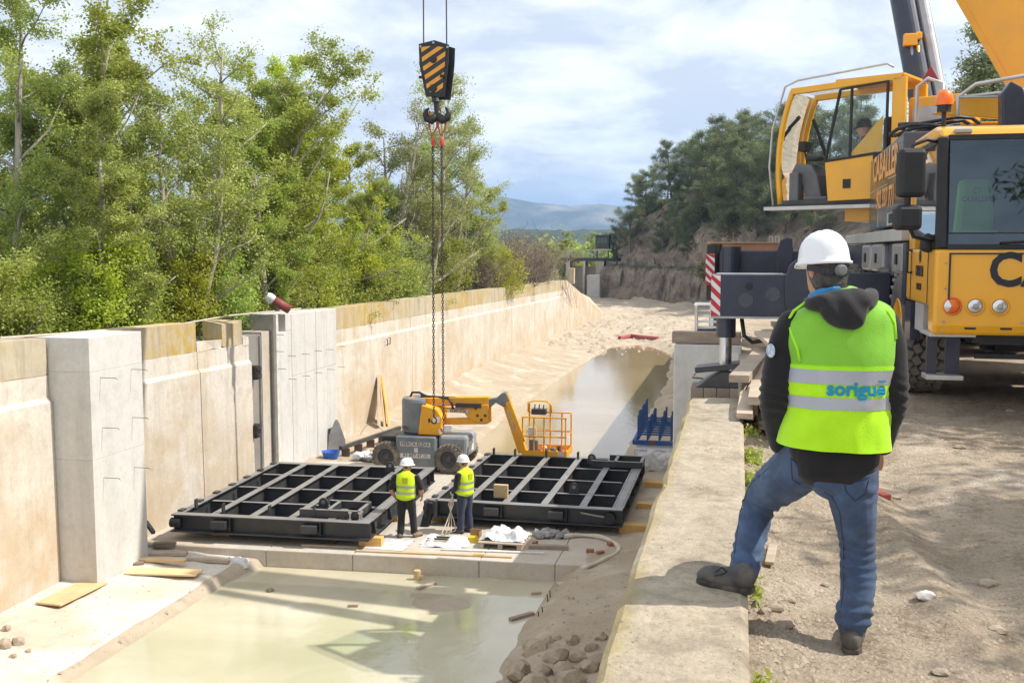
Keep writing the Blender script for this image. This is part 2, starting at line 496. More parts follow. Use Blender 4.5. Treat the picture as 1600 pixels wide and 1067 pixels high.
M['grey'] = mat('lift_grey', (.16, .18, .20), (.13, .15, .17), rough=.45, dirt=(.3, .26, .2), dscale=3, damt=.45)
M['black'] = mat('black_plastic', (.014, .014, .015), rough=.5)
M['blacksteel'] = mat('gate_paint', (.030, .031, .034), (.038, .038, .040), scale=1.2, rough=.33, rough2=.5, dirt=(.14, .12, .10), dscale=1.6, damt=.4)
M['flange'] = mat('gate_paint_sunlit', (.23, .225, .22), (.17, .165, .16), scale=2, rough=.38, rough2=.6, dirt=(.24, .2, .16), dscale=3, damt=.5)  # paler gate paint: the sun's sheen on the top strips is in the colour
M['rubber'] = mat('tyre_rubber', (.055, .052, .049), (.085, .078, .07), rough=.8, dirt=(.22, .19, .15), dscale=3, damt=.55)
M['tread'] = mat('tyre_tread', (.20, .185, .165), (.25, .23, .205), rough=.85, dirt=(.22, .19, .15), dscale=4, damt=.5)
M['liftrubber'] = mat('muddy_tyre', (.10, .088, .072), (.17, .145, .115), rough=.9, dirt=(.33, .27, .20), dscale=4, damt=.7)
M['steel'] = mat('galvanised_steel', (.42, .42, .42), (.34, .34, .35), rough=.35, metal=.6, dirt=(.25, .2, .15), damt=.3)
M['chrome'] = mat('polished_rod', (.62, .62, .63), (.55, .55, .56), rough=.18, metal=1)
M['alu'] = mat('aluminium', (.55, .54, .52), (.48, .47, .45), rough=.4, metal=.5)
M['rust'] = mat('rusty_steel', (.14, .075, .045), (.09, .06, .045), rough=.75)
M['chain'] = mat('chain_steel', (.09, .065, .05), (.05, .045, .04), rough=.55, metal=.5)
M['redpaint'] = mat('sling_red', (.50, .09, .03), (.40, .06, .03), rough=.5)
M['white'] = mat('white_paint', (.78, .78, .77), (.72, .72, .71), rough=.4)
M['dullwhite'] = mat('dull_white', (.62, .60, .56), (.52, .50, .46), rough=.6, dirt=(.35, .3, .24), damt=.4)
M['red'] = mat('reflective_red', (.55, .02, .02), rough=.35)
M['orange'] = mat('amber_lens', (.9, .17, .01), rough=.2, spec=.6)
M['blue'] = mat('formwork_blue', (.012, .075, .26), (.01, .06, .20), rough=.5, dirt=(.2, .2, .2), damt=.35)
M['bluetub'] = mat('blue_tub', (.03, .12, .50), rough=.4)
M['glass'] = glass('window_glass', ior=1.38)
M['darkglass'] = glass('windscreen_glass', (.26, .40, .47), dirt=.03, ior=1.85, refl=(.62, .82, 1.0))
M['ink'] = mat('dark_lettering', (.010, .012, .02), rough=.4)
M['orangeink'] = mat('orange_lettering', (.80, .40, .14), rough=.45)
M['lamp'] = mat('lamp_glass', (.75, .76, .78), rough=.08, metal=.7)
M['plastic'] = mat('crumpled_sheet', (.66, .67, .68), (.55, .56, .57), rough=.25, bump=.5, bscale=8)
M['hose'] = mat('layflat_hose', (.58, .52, .42), (.48, .42, .33), rough=.7)
M['redpipe'] = mat('oxide_pipe', (.24, .05, .045), (.18, .04, .04), rough=.55)
M['bark'] = mat('pale_bark', (.42, .39, .33), (.26, .23, .19), scale=6, rough=.9, bump=.4, stretch=(1, 1, .3))
M['darkbark'] = mat('dark_bark', (.15, .115, .09), (.09, .07, .055), scale=6, rough=.95, bump=.4)
M['twig'] = mat('bare_twigs', (.24, .19, .145), (.17, .13, .10), scale=2, rough=.9)
def water(name):
    m, nt, b = newmat(name)
    tc = nd(nt, 'ShaderNodeTexCoord'); v = tc.outputs['Object']
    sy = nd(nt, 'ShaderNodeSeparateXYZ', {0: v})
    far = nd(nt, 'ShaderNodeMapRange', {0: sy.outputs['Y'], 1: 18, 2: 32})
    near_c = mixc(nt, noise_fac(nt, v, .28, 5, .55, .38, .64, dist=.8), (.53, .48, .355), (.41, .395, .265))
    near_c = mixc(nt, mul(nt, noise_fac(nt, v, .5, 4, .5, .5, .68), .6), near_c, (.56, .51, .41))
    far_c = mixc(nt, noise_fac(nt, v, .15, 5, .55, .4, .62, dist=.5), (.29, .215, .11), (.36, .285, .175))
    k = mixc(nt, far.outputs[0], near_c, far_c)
    nt.links.new(k, b.inputs['Base Color'])
    b.inputs['Roughness'].default_value = .03
    b.inputs['IOR'].default_value = 1.5
    n = nd(nt, 'ShaderNodeTexNoise', {'Vector': nd(nt, 'ShaderNodeMapping', {'Vector': v, 'Scale': (1, .6, 1)}).outputs[0], 'Scale': 5, 'Detail': 5, 'Roughness': .55})
    bp = nd(nt, 'ShaderNodeBump', {'Strength': .09, 'Distance': .05, 'Height': n.outputs['Fac']})
    nt.links.new(bp.outputs[0], b.inputs['Normal'])
    return m
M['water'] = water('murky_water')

def text(s, size, w=1.0, bold=.0, ext=.002):
    """flat lettering as mesh data (verts, faces), centred, lying in local XZ facing -Y"""
    cu = bpy.data.curves.new('lettering', 'FONT')
    cu.body = s; cu.size = size; cu.offset = bold; cu.extrude = ext; cu.align_x = 'CENTER'; cu.align_y = 'CENTER'
    cu.resolution_u = 3
    o = bpy.data.objects.new('lettering', cu); col.objects.link(o)
    dg = bpy.context.evaluated_depsgraph_get(); dg.update()
    me = o.evaluated_get(dg).to_mesh()
    vs_ = [(v.co.x * w, -v.co.z, v.co.y) for v in me.vertices]
    fs = [tuple(p.vertices) for p in me.polygons]
    o.evaluated_get(dg).to_mesh_clear()
    bpy.data.objects.remove(o); bpy.data.curves.remove(cu)
    return vs_, fs
def TM(loc, rz=0, rx=0):
    return Matrix.Translation(Vector(loc)) @ Matrix.Rotation(rz, 4, 'Z') @ Matrix.Rotation(rx, 4, 'X')
def ray_place(px, py, z): return atz(px, py, z)
# ------------------------------------------------------------------ ground, water, hills
def sstep(a, b, x):
    t = np.clip((x - a) / (b - a), 0, 1); return t * t * (3 - 2 * t)
def z_right(X, Y):
    z = .04 * fbm(X * .5, Y * .5, 3, 4) + .012 * fbm(X * 2.3, Y * 2.3, 5, 4) + .013 * fbm(X * 8, Y * 8, 6, 3) * (.4 + vnoise(X * 1.3, Y * 1.3, 8))
    # wheel rut running towards the truck and the soil heaped against the wall
    rut = np.exp(-((X - 1.25 - .10 * np.sin(Y * .5)) / .16) ** 2) * sstep(3, 6, Y) * (1 - sstep(10, 13, Y))
    z -= .05 * rut
    z += .045 * np.exp(-((X - .95 - .10 * np.sin(Y * .5)) / .10) ** 2) * sstep(3, 6, Y) * (1 - sstep(9, 12, Y))
    z += .06 * np.exp(-((X - .07) / .22) ** 2) * (1 + 1.2 * fbm(X * 3, Y * 1.4, 9, 3))
    z += np.where(X > 9, (X - 9) * .42, 0) + np.where(X > 9, .8 * fbm(X * .2, Y * .2, 12, 4), 0) * np.clip((X - 9) / 6, 0, 1)
    return z
def z_bed(X, Y):
    n = .05 * fbm(X * .9, Y * .9, 21, 4) + .02 * fbm(X * 4, Y * 4, 22, 3)
    # left bank: its water edge
    xe = np.interp(Y, [4, 14, 19.5, 20.6, 29, 31, 34, 41, 60, 73, 76], [-10.25, -10.25, -10.15, -9.8, -6.8, -7.0, -8.9, -9.3, -9.15, -8.7, -5.5])
    xe = xe + .10 * fbm(Y * .7, Y * 0 + 3, 31, 4)
    foot = np.interp(Y, [0, 20, 28, 33, 40, 50, 79, 90], [-4.84, -4.8, -4.72, -4.6, -4.12, -4.2, -4.42, -4.4]) + .12 * fbm(Y * .8, Y * 0 + 1, 35, 3)
    t = np.clip((xe - X) / np.maximum(xe + 13.2, .5), 0, 1)
    lip = np.interp(Y, [0, 24, 30], [.13, .13, .10])
    left = -5.1 + lip * sstep(0, .05, t) + (foot + 5.1 - lip) * t ** np.interp(Y, [0, 28, 36], [1.0, 1.0, 1.5])
    left = np.where(X < xe, left, -5.1 - np.clip((X - xe) * .6, 0, .3))
    # right shelf
    xr = np.interp(Y, [4, 15.4, 21, 36, 52, 68, 76], [-3.9, -3.7, -3.65, -3.65, -3.55, -4.2, -7]) + .16 * fbm(Y * .8, Y * 0 + 8, 33, 4)
    u = np.clip((X - xr) / np.maximum(-.4 - xr, .5), 0, 1)
    right = np.where(X > xr, -5.1 + .30 * sstep(0, .22, u) + .28 * u, -5.1 - np.clip((xr - X) * .6, 0, .3))
    z = np.maximum(left, right)
    # silt bar just breaking the surface below the sill
    silt = np.exp(-(((X + 5.6) / 2.6) ** 2 + ((Y - 18.7) / 1.1) ** 2)) * (1 + .22 * fbm(X * .9, Y * 1.3, 44, 4))
    z = np.maximum(z, -5.22 + .135 * silt)
    # mud that closes the far pool
    far = sstep(70, 77, Y + 3 * fbm(X * .25, Y * .25, 41, 3))
    z = z * (1 - far) + np.maximum(z, -4.95 + .012 * (Y - 76) + .5 * fbm(X * .35, Y * .3, 43, 4)) * far
    wetamp = np.clip((z + 5.12) / .08, .15, 1)
    return z + n * wetamp
bed = grid('canal_bed', frange((-13.4, -8, .11), (-8, -.3, .11)), frange((9, 30, .11), (30, 50, .25), (50, 78, .5), (78, 150, 1.5)), z_bed, M['mud'])
tag(bed, kind='structure')
def z_apron(X, Y): return z_bed(X, Y) + np.where(X > -10.42, -.10, .018)
tag(grid('concrete_apron', frange((-13.3, -10.34, .12)), frange((8.5, 20.0, .12)), z_apron, M['apron']), kind='structure')
wat = MB()
wat.add([(-13, 5, -5.1), (-.6, 5, -5.1), (-.6, 80, -5.1), (-13, 80, -5.1)], [(0, 1, 2, 3)])
tag(wat.build('water', M['water']), kind='structure')
rg = grid('ground', frange((.02, 3.2, .045), (3.2, 9, .25), (9, 60, 2)), frange((1.2, 8, .045), (8, 14, .10), (14, 30, .4), (30, 78, 2)), z_right, M['dirt'])
tag(rg, kind='structure')
def bank_edge(Y): return -13.4 - np.clip(Y - 79, 0, 200) * .165
def z_bank(X, Y):
    z = -1.0 + .3 * fbm(X * .2, Y * .2, 51, 3) - np.clip((-X - 20) * .03, 0, 2)
    return np.where((Y > 79) & (X > bank_edge(Y) - .8), -7.5, z)
lb = grid('bank', frange((-90, -40, 6), (-40, -13.75, 1)), frange((0, 160, 2)), z_bank, M['bank'])
tag(lb, kind='structure')
def z_flat(X, Y):
    e = bank_edge(Y) + .5 * fbm(X * .3, Y * .2, 53, 3)
    return -4.75 + .35 * fbm(X * .3, Y * .3, 54, 4) + np.clip((e - X) * 1.3, 0, 4.0)
tag(grid('mud_flat', frange((-40, -9, .5)), frange((79.2, 165, .7)), z_flat, M['mud']), kind='structure')
vg = grid('valley', frange((-4000, -300, 400), (-300, 300, 40), (300, 4000, 400)), frange((100, 500, 40), (500, 9000, 500)), lambda X, Y: -5.6 + 0 * X, M['farland'])
tag(vg, kind='structure')

def z_hill(X, Y):
    d = np.minimum((X + 20) * .875 + (Y - 145) * .484, (X + .133 * Y) * .99) + 1.5 * fbm(X * .14, Y * .14, 61, 4)
    rough = fbm(X * .35, Y * .35, 62, 5); rid = 1 - 2 * np.abs(fbm(X * .22, Y * .22, 65, 5))
    z = np.where(d < 0, -6.5, -4.7 + 4.3 * sstep(0, 1.5, d + .5 * rough))
    z = z + np.clip((d - 3.2) / 5.0, 0, 1) ** .7 * 7.6 + np.clip(d - 8.2, 0, 30) * .25
    k = np.clip((d - 2.6) / 2.5, 0, 1)
    z = z + k * (1.5 * rough + 1.1 * rid) + .30 * fbm(X * 1.3, Y * 1.3, 63, 4) + np.where(d > 0, .22 * fbm(X * 3, Y * 3, 64, 3), 0)
    return z
def hillmat():
    m, nt, b = newmat('rocky_hillside')
    tc = nd(nt, 'ShaderNodeTexCoord'); v = tc.outputs['Object']
    g = nd(nt, 'ShaderNodeNewGeometry')
    sz = nd(nt, 'ShaderNodeSeparateXYZ', {0: g.outputs['Normal']})
    rock = mixc(nt, noise_fac(nt, v, .35, 7, .65, .35, .65, stretch=(1, 1, 1.7)), (.38, .30, .225), (.17, .135, .105))
    rock = mixc(nt, mul(nt, noise_fac(nt, v, 1.4, 6, .65, .5, .7, stretch=(1, 1, 1.8)), .6), rock, (.10, .08, .065))
    veg = mixc(nt, noise_fac(nt, v, .8, 6, .6), (.11, .11, .045), (.06, .07, .03))
    f = nd(nt, 'ShaderNodeMapRange', {0: sz.outputs['Z'], 1: .62, 2: .85})
    k = mixc(nt, mul(nt, f.outputs[0], noise_fac(nt, v, .5, 5, .6, .3, .5)), rock, veg)
    nt.links.new(k, b.inputs['Base Color']); b.inputs['Roughness'].default_value = .95
    n = nd(nt, 'ShaderNodeTexNoise', {'Vector': v, 'Scale': 2.2, 'Detail': 10, 'Roughness': .7})
    bp = nd(nt, 'ShaderNodeBump', {'Strength': 1, 'Distance': .5, 'Height': n.outputs['Fac']})
    nt.links.new(bp.outputs[0], b.inputs['Normal'])
    return m
M['hill'] = hillmat()
hl = grid('hill', frange((-26, 16, .42), (16, 110, 2.5)), frange((84, 168, .42), (168, 230, 3)), z_hill, M['hill'])
_c = np.empty(len(hl.data.vertices) * 3, np.float32); hl.data.vertices.foreach_get('co', _c); _c = _c.reshape(-1, 3)
_x, _y, _z = _c[:, 0].copy(), _c[:, 1].copy(), _c[:, 2].copy(); _k = np.clip((_z + 4.5) / 1.5, 0, 1)
_c[:, 0] += _k * 1.3 * fbm((_x + _y) * .45, _z * .9, 66, 4); _c[:, 1] += _k * 1.3 * fbm((_x - _y) * .45, _z * .9 + 7, 67, 4)
hl.data.vertices.foreach_set('co', _c.ravel()); hl.data.update()
tag(hl, kind='structure')
def hill_z(x, y): return float(z_hill(np.array([[x]], float), np.array([[y]], float))[0, 0])
def right_z(x, y): return float(z_right(np.array([[x]], float), np.array([[y]], float))[0, 0])
def bed_z(x, y): return float(z_bed(np.array([[x]], float), np.array([[y]], float))[0, 0])

# wooded low hills and the mountain ridge
M['woods'] = mat('wooded_hill', (.022, .038, .018), (.045, .058, .024), scale=.02, rough=.95, dirt=(.30, .24, .16), dscale=.006, damt=.25)
M['ridge'] = mat('mountain_rock', (.055, .065, .045), (.10, .095, .07), scale=.004, rough=.95, dirt=(.40, .34, .27), dscale=.006, damt=.75, detail=8)
def z_low(X, Y):
    base = np.interp(X, [-700, -420, -330, -250, -170, -80, 60, 400], [14, 10, 13, 19, 23, 22, 26, 30])
    return -6 + base * sstep(560, 800, Y) + 3.2 * np.abs(fbm(X * .05, Y * .05, 71, 4)) * sstep(560, 640, Y) + 2.5 * fbm(X * .22, Y * .22, 72, 3)
tag(grid('low_hills', frange((-700, 500, 5)), frange((540, 860, 8)), z_low, M['woods']), kind='structure')
RX = [-1500, -1250, -1130, -1000, -900, -810, -735, -690, -640, -590, -540, -490, -440, -400, -340, -200, 100, 600]
RZ = [150, 140, 150, 140, 150, 165, 178, 182, 168, 160, 158, 150, 156, 154, 148, 150, 160, 150]
def z_mtn(X, Y):
    xn = X / Y * 3000
    base = np.interp(xn, RX, RZ)
    prof = sstep(2350, 3000, Y)
    rid = 1 - np.abs(fbm(X * .006, Y * .003, 81, 5))
    return -8 + (base - 12) * prof * (.35 + .65 * prof) + (rid - .8) * 75 * prof * (1 - prof * .86) + 5 * fbm(X * .03, Y * .03, 82, 4) * prof
tag(grid('mountain', frange((-1900, 900, 14)), frange((2200, 3060, 18)), z_mtn, M['ridge']), kind='structure')

# ------------------------------------------------------------------ canal walls
def ztop(y): return float(np.interp(y, [0, 16, 32, 50, 79], [.18, .06, -.2, -.32, -.56]))
WX = -13.1
def wallpiece(y0, y1, prof, rough=.0, seed=0, topcut=None):
    """prof: (x offset from face, z offset from top) polygon going round; extruded from y0 to y1"""
    b = MB(); n = max(2, int((y1 - y0) / .35)); k = len(prof)
    vs_ = []
    for i in range(n + 1):
        y = y0 + (y1 - y0) * i / n; zt = ztop(y)
        for j, (px_, pz) in enumerate(prof):
            dz = rough * mnoise.noise(Vector((y * 2.1, j * 3.3, seed)))
            dx = rough * .6 * mnoise.noise(Vector((y * 1.7 + 9, j * 2.3, seed)))
            vs_.append((WX + px_ + dx, y, zt + pz + dz))
    fs = []
    for i in range(n):
        for j in range(k):
            fs.append((i * k + j, (i + 1) * k + j, (i + 1) * k + (j + 1) % k, i * k + (j + 1) % k))
    fs.append(tuple(range(k))); fs.append(tuple(n * k + j for j in range(k))[::-1])
    return b.add(vs_, fs)
COP = [(0, 0), (0, -.72), (-.7, -.72), (-.7, 0)]
LOW = [(.012, -.725), (.02, -1.16), (.085, -1.25), (.13, -5.8), (-.7, -5.8), (-.7, -.725)]
lw = empty('canal_wall', (WX, 40, -5), 'long pale concrete canal wall with lichen-stained coping below the leafy trees', 'wall')
LO = lw.location
joints = [(6, 11.2), (11.2, 17.38), (17.38, 23), (31.6, 39.9), (39.9, 50.5), (50.5, 58.8), (58.8, 69), (69, 79)]
for i, (a, b_) in enumerate(joints):
    wallpiece(a + .012, b_ - .012, LOW, .012, i).build('wall_panel', M['wall'], lw, off=LO)
    wallpiece(a + .012, b_ - .012, COP, .016, i + 20).build('coping_block', M['coping'], lw, off=LO)
# broken stretch before the gate slot
wallpiece(23.012, 25.75, LOW, .02, 40).build('wall_panel', M['wall'], lw, off=LO)
BR = [(0, -.50), (0, -.72), (-.7, -.72), (-.7, -.55)]
wallpiece(23.0, 24.3, BR, .09, 41).build('broken_coping', M['wall'], lw, off=LO)
wallpiece(24.31, 25.4, [(0, -.10), (0, -.72), (-.55, -.72), (-.55, -.02)], .09, 42).build('broken_coping', M['coping'], lw, off=LO)
wallpiece(25.41, 25.75, [(0, -.52), (0, -.72), (-.7, -.72), (-.7, -.42)], .09, 43).build('broken_coping', M['wall'], lw, off=LO)
# small iron hook on the wall
h = MB()
p = atx(602, 535, WX + .10)
h.tube([p + Vector((.02, 0, .12)), p + Vector((.09, 0, .12)), p + Vector((.09, 0, -.1)), p + Vector((.02, 0, -.1))], .02, 6)
h.tube([p + Vector((.02, .3, .16)), p + Vector((.09, .3, .16)), p + Vector((.09, .3, -.08)), p + Vector((.02, .3, -.08))], .02, 6)
h.build('iron_hook', M['rust'], lw, off=LO)

# warped wing wall at the far end
wg = MB()
A = Vector((WX, 79.02, ztop(79))); B = Vector((WX + .15, 77.6, -5.2)); C_ = atz(946, 492, -4.5); D = Vector((-15.5, 97, -1.0)); A2 = Vector((WX - .8, 79.02, ztop(79)))
N_ = 10; vs_ = []
for i in range(N_ + 1):
    t = i / N_
    top = A.lerp(C_, t); bot = B.lerp(C_ + Vector((0, 0, -.7)), t); bk = A2.lerp(D.lerp(C_, .5), t)
    for j in range(6):
        s_ = j / 5
        q = top.lerp(bot, s_); q.y -= .35 * math.sin(t * math.pi) * s_
        vs_.append(q + Vector((0, 0, 0)))
    vs_.append(bk)
fs = []
for i in range(N_):
    for j in range(5): fs.append((i * 7 + j, (i + 1) * 7 + j, (i + 1) * 7 + j + 1, i * 7 + j + 1))
    fs.append((i * 7 + 6, (i + 1) * 7 + 6, (i + 1) * 7, i * 7))
wg.add(vs_, fs)
tag(wg.build('wing_wall', M['wall'], None), 'sloping pale concrete wing at the far end of the canal wall', 'wall')
eb = MB(); q = atx(893, 438, WX - .4)
eb.box((at(893, 430, 84).x, 84, -.35), (.5, .6, 1.3))
tag(eb.build('end_block', M['coping'], None, bevel=.05), 'yellowed concrete end block beside the bare brushwood', 'concrete block')

# ------------------------------------------------------------------ left piers
def rebar_hook(b, p, out=Vector((1, 0, 0)), drop=.28, along=Vector((0, 1, 0)), L=.26):
    b.tube([p, p + out * .34, p + out * .37 + Vector((0, 0, -.03))], .0065, 5)
pr = empty('concrete_pier', (-12.6, 18.3, -5), 'square grey concrete pier jutting from the canal wall behind the planks', 'pier')
PO = pr.location
zt = .045
for (z0, z1, nm) in ((-5.6, -2.35, 'lower_lift'), (-2.349, -.62, 'middle_lift'), (-.619, zt, 'top_lift')):
    b = MB(); b.mm((-13.35, 17.42, z0), (-12.2, 19.2, z1)); b.build(nm, M['pier'], pr, off=PO, bevel=.008)
for (px_, py_) in ((157, 590), (205, 577), (160, 668), (207, 652), (162, 746), (210, 730)):
    q = atx(px_, py_, -12.2)
    b = MB(); rebar_hook(b, q); b.build('rebar_hook', M['rust'], pr, off=PO)

p2 = empty('gate_pier', (-12.9, 29.4, -5), 'tall white concrete gate pier with a steel-lined slot and black hinge boxes', 'pier')
PO = p2.location
FX = -12.9
ys = [27.2, 28.1, 29.05, 29.9, 30.75, 31.58]
for i in range(5):
    y0, y1 = ys[i] + .006, ys[i + 1] - .006
    zt_ = -.12
    if i == 0:
        b = MB(); b.mm((-13.9, y0, -5.6), (FX, y1, -.62)); b.build('cast_panel', M['pier'], p2, off=PO, bevel=.012)
        b = MB(); b.mm((-13.9, y0, -.615), (-13.45, y1, zt_)); b.mm((-13.448, y0 + .5, -.615), (FX, y1, zt_)); b.build('cast_panel', M['pier'], p2, off=PO, bevel=.012)
        b = MB(); b.mm((-13.446, y0 + .02, -.615), (-13.05, y0 + .16, -.16)); b.build('lock_plate', M['blacksteel'], p2, off=PO)
    else:
        for (z0, z1) in ((-5.6, -2.0), (-1.994, zt_ - .012 * i)):
            b = MB(); b.mm((-13.9, y0, z0), (FX + .004 * (i % 2), y1, z1)); b.build('cast_panel', M['pier'], p2, off=PO, bevel=.012)
b = MB(); b.mm((-13.75, 27.12, -5.5), (FX - .06, 27.19, -.10)); b.build('slot_lining', M['steel'], p2, off=PO)
b = MB(); b.mm((-12.97, 27.05, -5.5), (FX + .015, 27.195, -.10)); b.build('edge_angle', M['dullwhite'], p2, off=PO)
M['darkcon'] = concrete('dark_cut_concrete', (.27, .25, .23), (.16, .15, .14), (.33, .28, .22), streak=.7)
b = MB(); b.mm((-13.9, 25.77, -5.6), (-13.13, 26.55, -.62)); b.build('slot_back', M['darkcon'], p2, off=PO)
b = MB(); b.mm((-13.9, 26.553, -5.6), (-13.10, 27.11, -.56)); b.build('slot_fill', M['slab'], p2, off=PO)
b = MB(); b.mm((-13.13, 26.40, -5.5), (-13.07, 26.46, -.66)); b.build('guide_rail', M['steel'], p2, off=PO)
for py_ in (582, 673):
    q = atx(399, py_, -13.0)
    b = MB(); b.box((-13.02, q.y, q.z), (.26, .30, .38)); bx = b.build('hinge_box', M['black'], p2, off=PO, bevel=.03)
    for dz in (-.1, .1):
        b = MB(); b.box((-12.88, q.y - .02, q.z + dz), (.06, .2, .06)); b.build('hinge_cap', M['blacksteel'], p2, off=PO)
for (px_, py_) in ((431, 523), (431, 549), (450, 556), (472, 553), (492, 548), (510, 546), (451, 592), (472, 587), (492, 582), (511, 577), (434, 576), (528, 541), (528, 573)):
    q = atx(px_, py_, FX)
    b = MB(); b.tube([q, q + Vector((.22, 0, 0)), q + Vector((.24, .02, -.02))], .0075, 5); b.build('rebar_stub', M['rust'], p2, off=PO)

# pipe, hose and rail lying on top of the left wall
b = MB(); q0 = at(452, 484, 27.6); q1 = at(416, 462, 27.2)
b.cyl(q0, q0.lerp(q1, .72), .13, 14); o1 = empty('oxide_pipe', q0, 'dark red pipe end wrapped in plastic sticking up above the gate pier', 'pipe')
b.build('pipe', M['redpipe'], o1, smooth=True, off=q0)
b = MB(); b.tube([q0.lerp(q1, .70), q0.lerp(q1, .85), q0.lerp(q1, 1.0)], [.135, .15, .11], 12); b.build('plastic_wrap', M['plastic'], o1, off=q0)
b = MB(); b.tube([at(p_[0], p_[1], p_[2]) for p_ in ((0, 528, 16.4), (100, 521, 18.6), (215, 512, 21), (290, 505, 23), (330, 498, 24.2), (360, 493, 25), (410, 488, 26.6), (470, 482, 29))], .022, 6)
tag(b.build('rope', M['hose'], None), 'thin grey rope strung along the top of the canal wall', 'rope')
b = MB()
for i in range(7):
    pass
o1 = empty('sluice_rail', (-14, 24.4, -.8), 'dark steel beam frame behind the broken wall top', 'steel frame')
b = MB(); b.bar((-14.3, 23.2, -.62), (-14.3, 26.6, -.66), .1, .12); b.build('beam', M['blacksteel'], o1, off=o1.location)
for y in (23.4, 24.6, 26.2):
    b = MB(); b.bar((-14.3, y, -1.2), (-14.3, y, -.69), .08, .08); b.build('post', M['blacksteel'], o1, off=o1.location)
b = MB(); b.cyl((-14.2, 25.6, -.38), (-14.2, 26.8, -.34), .13, 12); b.build('drum', M['black'], o1, off=o1.location)

# ------------------------------------------------------------------ right wall (foreground)
def roughbox(x0, x1, y0, y1, z0, z1, amp=.012, seed=0, sx=8, sy=90, ch=.035):
    """wall block with a worn, slightly wavy top and chamfered long edges"""
    X = [x0, x0 + .004] + [x0 + ch + (x1 - x0 - 2 * ch) * i / sx for i in range(sx + 1)] + [x1 - .004, x1]
    vs_ = []; n = len(X)
    for j in range(sy + 1):
        y = y0 + (y1 - y0) * j / sy
        for i, x in enumerate(X):
            z = z1 + amp * mnoise.noise(Vector((x * 2.3, y * 1.1, seed))) + amp * .35 * mnoise.noise(Vector((x * 11, y * 11, seed)))
            e = 0
            if i in (1, n - 2): z -= ch * (.8 + .6 * mnoise.noise(Vector((y * 2.3, i, seed))))
            if i in (0, n - 1):
                z = z0
            if i <= 2: e = .02 * mnoise.noise(Vector((y * 1.9, 5, seed)))
            vs_.append((x + e, y, z))
    fs = []
    for j in range(sy):
        for i in range(n - 1):
            a = j * n + i; fs.append((a, a + 1, a + n + 1, a + n))
    fs.append(tuple(range(n))[::-1]); fs.append(tuple(sy * n + i for i in range(n)))
    fs.append((0, sy * n, sy * n + n - 1, n - 1))
    return MB().add(vs_, fs)
rw = empty('parapet_wall', (-.2, 6, 0), 'worn concrete canal wall top with lichen edge under the standing man\'s boot', 'wall')
roughbox(-.48, .07, 1.2, 6.35, -5.5, .22, .014, 1).build('wall_length', M['walltop'], rw, off=rw.location)
roughbox(-.475, .07, 6.355, 10.62, -5.5, .215, .014, 2).build('wall_length', M['walltop'], rw, off=rw.location)
roughbox(-.50, .07, 10.63, 17.0, -5.5, -.36, .02, 3, 8, 40).build('cut_down_length', M['walltop'], rw, off=rw.location)
roughbox(-.50, .07, 18.9, 62, -5.5, .1, .02, 4, 6, 80).build('wall_length', M['wall'], rw, off=rw.location)
b = MB(); b.mm((-1.02, 17.02, -5.6), (.07, 18.88, .18)); b.build('pier', M['pier'], rw, off=rw.location, bevel=.02)

# ------------------------------------------------------------------ sill slab across the canal
sl = empty('sill_slab', (-7, 24, -5), 'low concrete sill slab across the canal under the black gates', 'slab')
segs = [(-13.0, -9.9), (-9.9, -7.95), (-7.95, -5.2), (-5.2, -3.6), (-3.6, -2.1)]
for i, (a, c) in enumerate(segs):
    ya, yc = 20.05 + (a + 10) * .055, 20.05 + (c + 10) * .055
    b = MB()
    g = .004
    b.add([(a + g, ya, -5.5), (c - g, yc, -5.5), (c - g, 29.2, -5.5), (a + g, 29.2, -5.5), (a + g, ya, -4.73), (c - g, yc, -4.73), (c - g, 29.2, -4.73), (a + g, 29.2, -4.73)],
          [(0, 3, 2, 1), (4, 5, 6, 7), (0, 1, 5, 4), (1, 2, 6, 5), (2, 3, 7, 6), (3, 0, 4, 7)])
    b.build('slab_bay', M['slab'], sl, off=sl.location, bevel=.02)
b = MB(); b.mm((-2.09, 20.45, -5.5), (-.49, 29.2, -4.70)); b.build('slab_bay', M['slab'], sl, off=sl.location, bevel=.02)

# ------------------------------------------------------------------ far sluice and gantry
fs_ = empty('far_sluice', (-24, 152, -5), 'distant concrete sluice with dark gates and railing at the end of the canal', 'sluice')
FO = fs_.location
for (a, c) in ((886, 891), (912, 915), (932, 944)):
    q0 = at(a, 420, 150); q1 = at(c, 420, 150)
    b = MB(); b.mm((q0.x, 149, -6), (q1.x, 153, .2)); b.build('pier', M['wall'], fs_, off=FO)
for (a, c, yb) in ((891, 902, 436), (903, 912, 436), (915, 932, 447)):
    q0 = at(a, 407, 151); q1 = at(c, yb, 151)
    b = MB(); b.mm((q0.x, 151, -5), (q1.x, 151.3, -.6)); b.build('gate_leaf', M['slab'], fs_, off=FO)
q0 = at(880, 407, 150); q1 = at(950, 407, 150)
b = MB(); b.mm((q0.x, 149.5, .2), (q1.x + 2, 152.5, .7)); b.build('deck', M['blacksteel'], fs_, off=FO)
for i in range(15):
    x = q0.x + (q1.x - q0.x) * i / 14
    b = MB(); b.mm((x - .05, 149.6, .7), (x + .05, 149.7, 1.75)); b.build('rail_post', M['steel'], fs_, off=FO)
for z in (1.25, 1.75):
    b = MB(); b.mm((q0.x, 149.62, z - .04), (q1.x, 149.68, z + .04)); b.build('handrail', M['steel'], fs_, off=FO)
b = MB(); q0 = at(917, 429, 140); q1 = at(937, 447, 140); b.mm((q0.x, 140, -4.8), (q1.x, 142, -1.6)); b.build('apron_block', M['pier'], fs_, off=FO, bevel=.05)
gc = empty('gantry_cabin', at(942, 390, 146), 'small dark green control cabin on posts above the distant sluice', 'cabin')
q = at(942, 379, 146); GO = gc.location
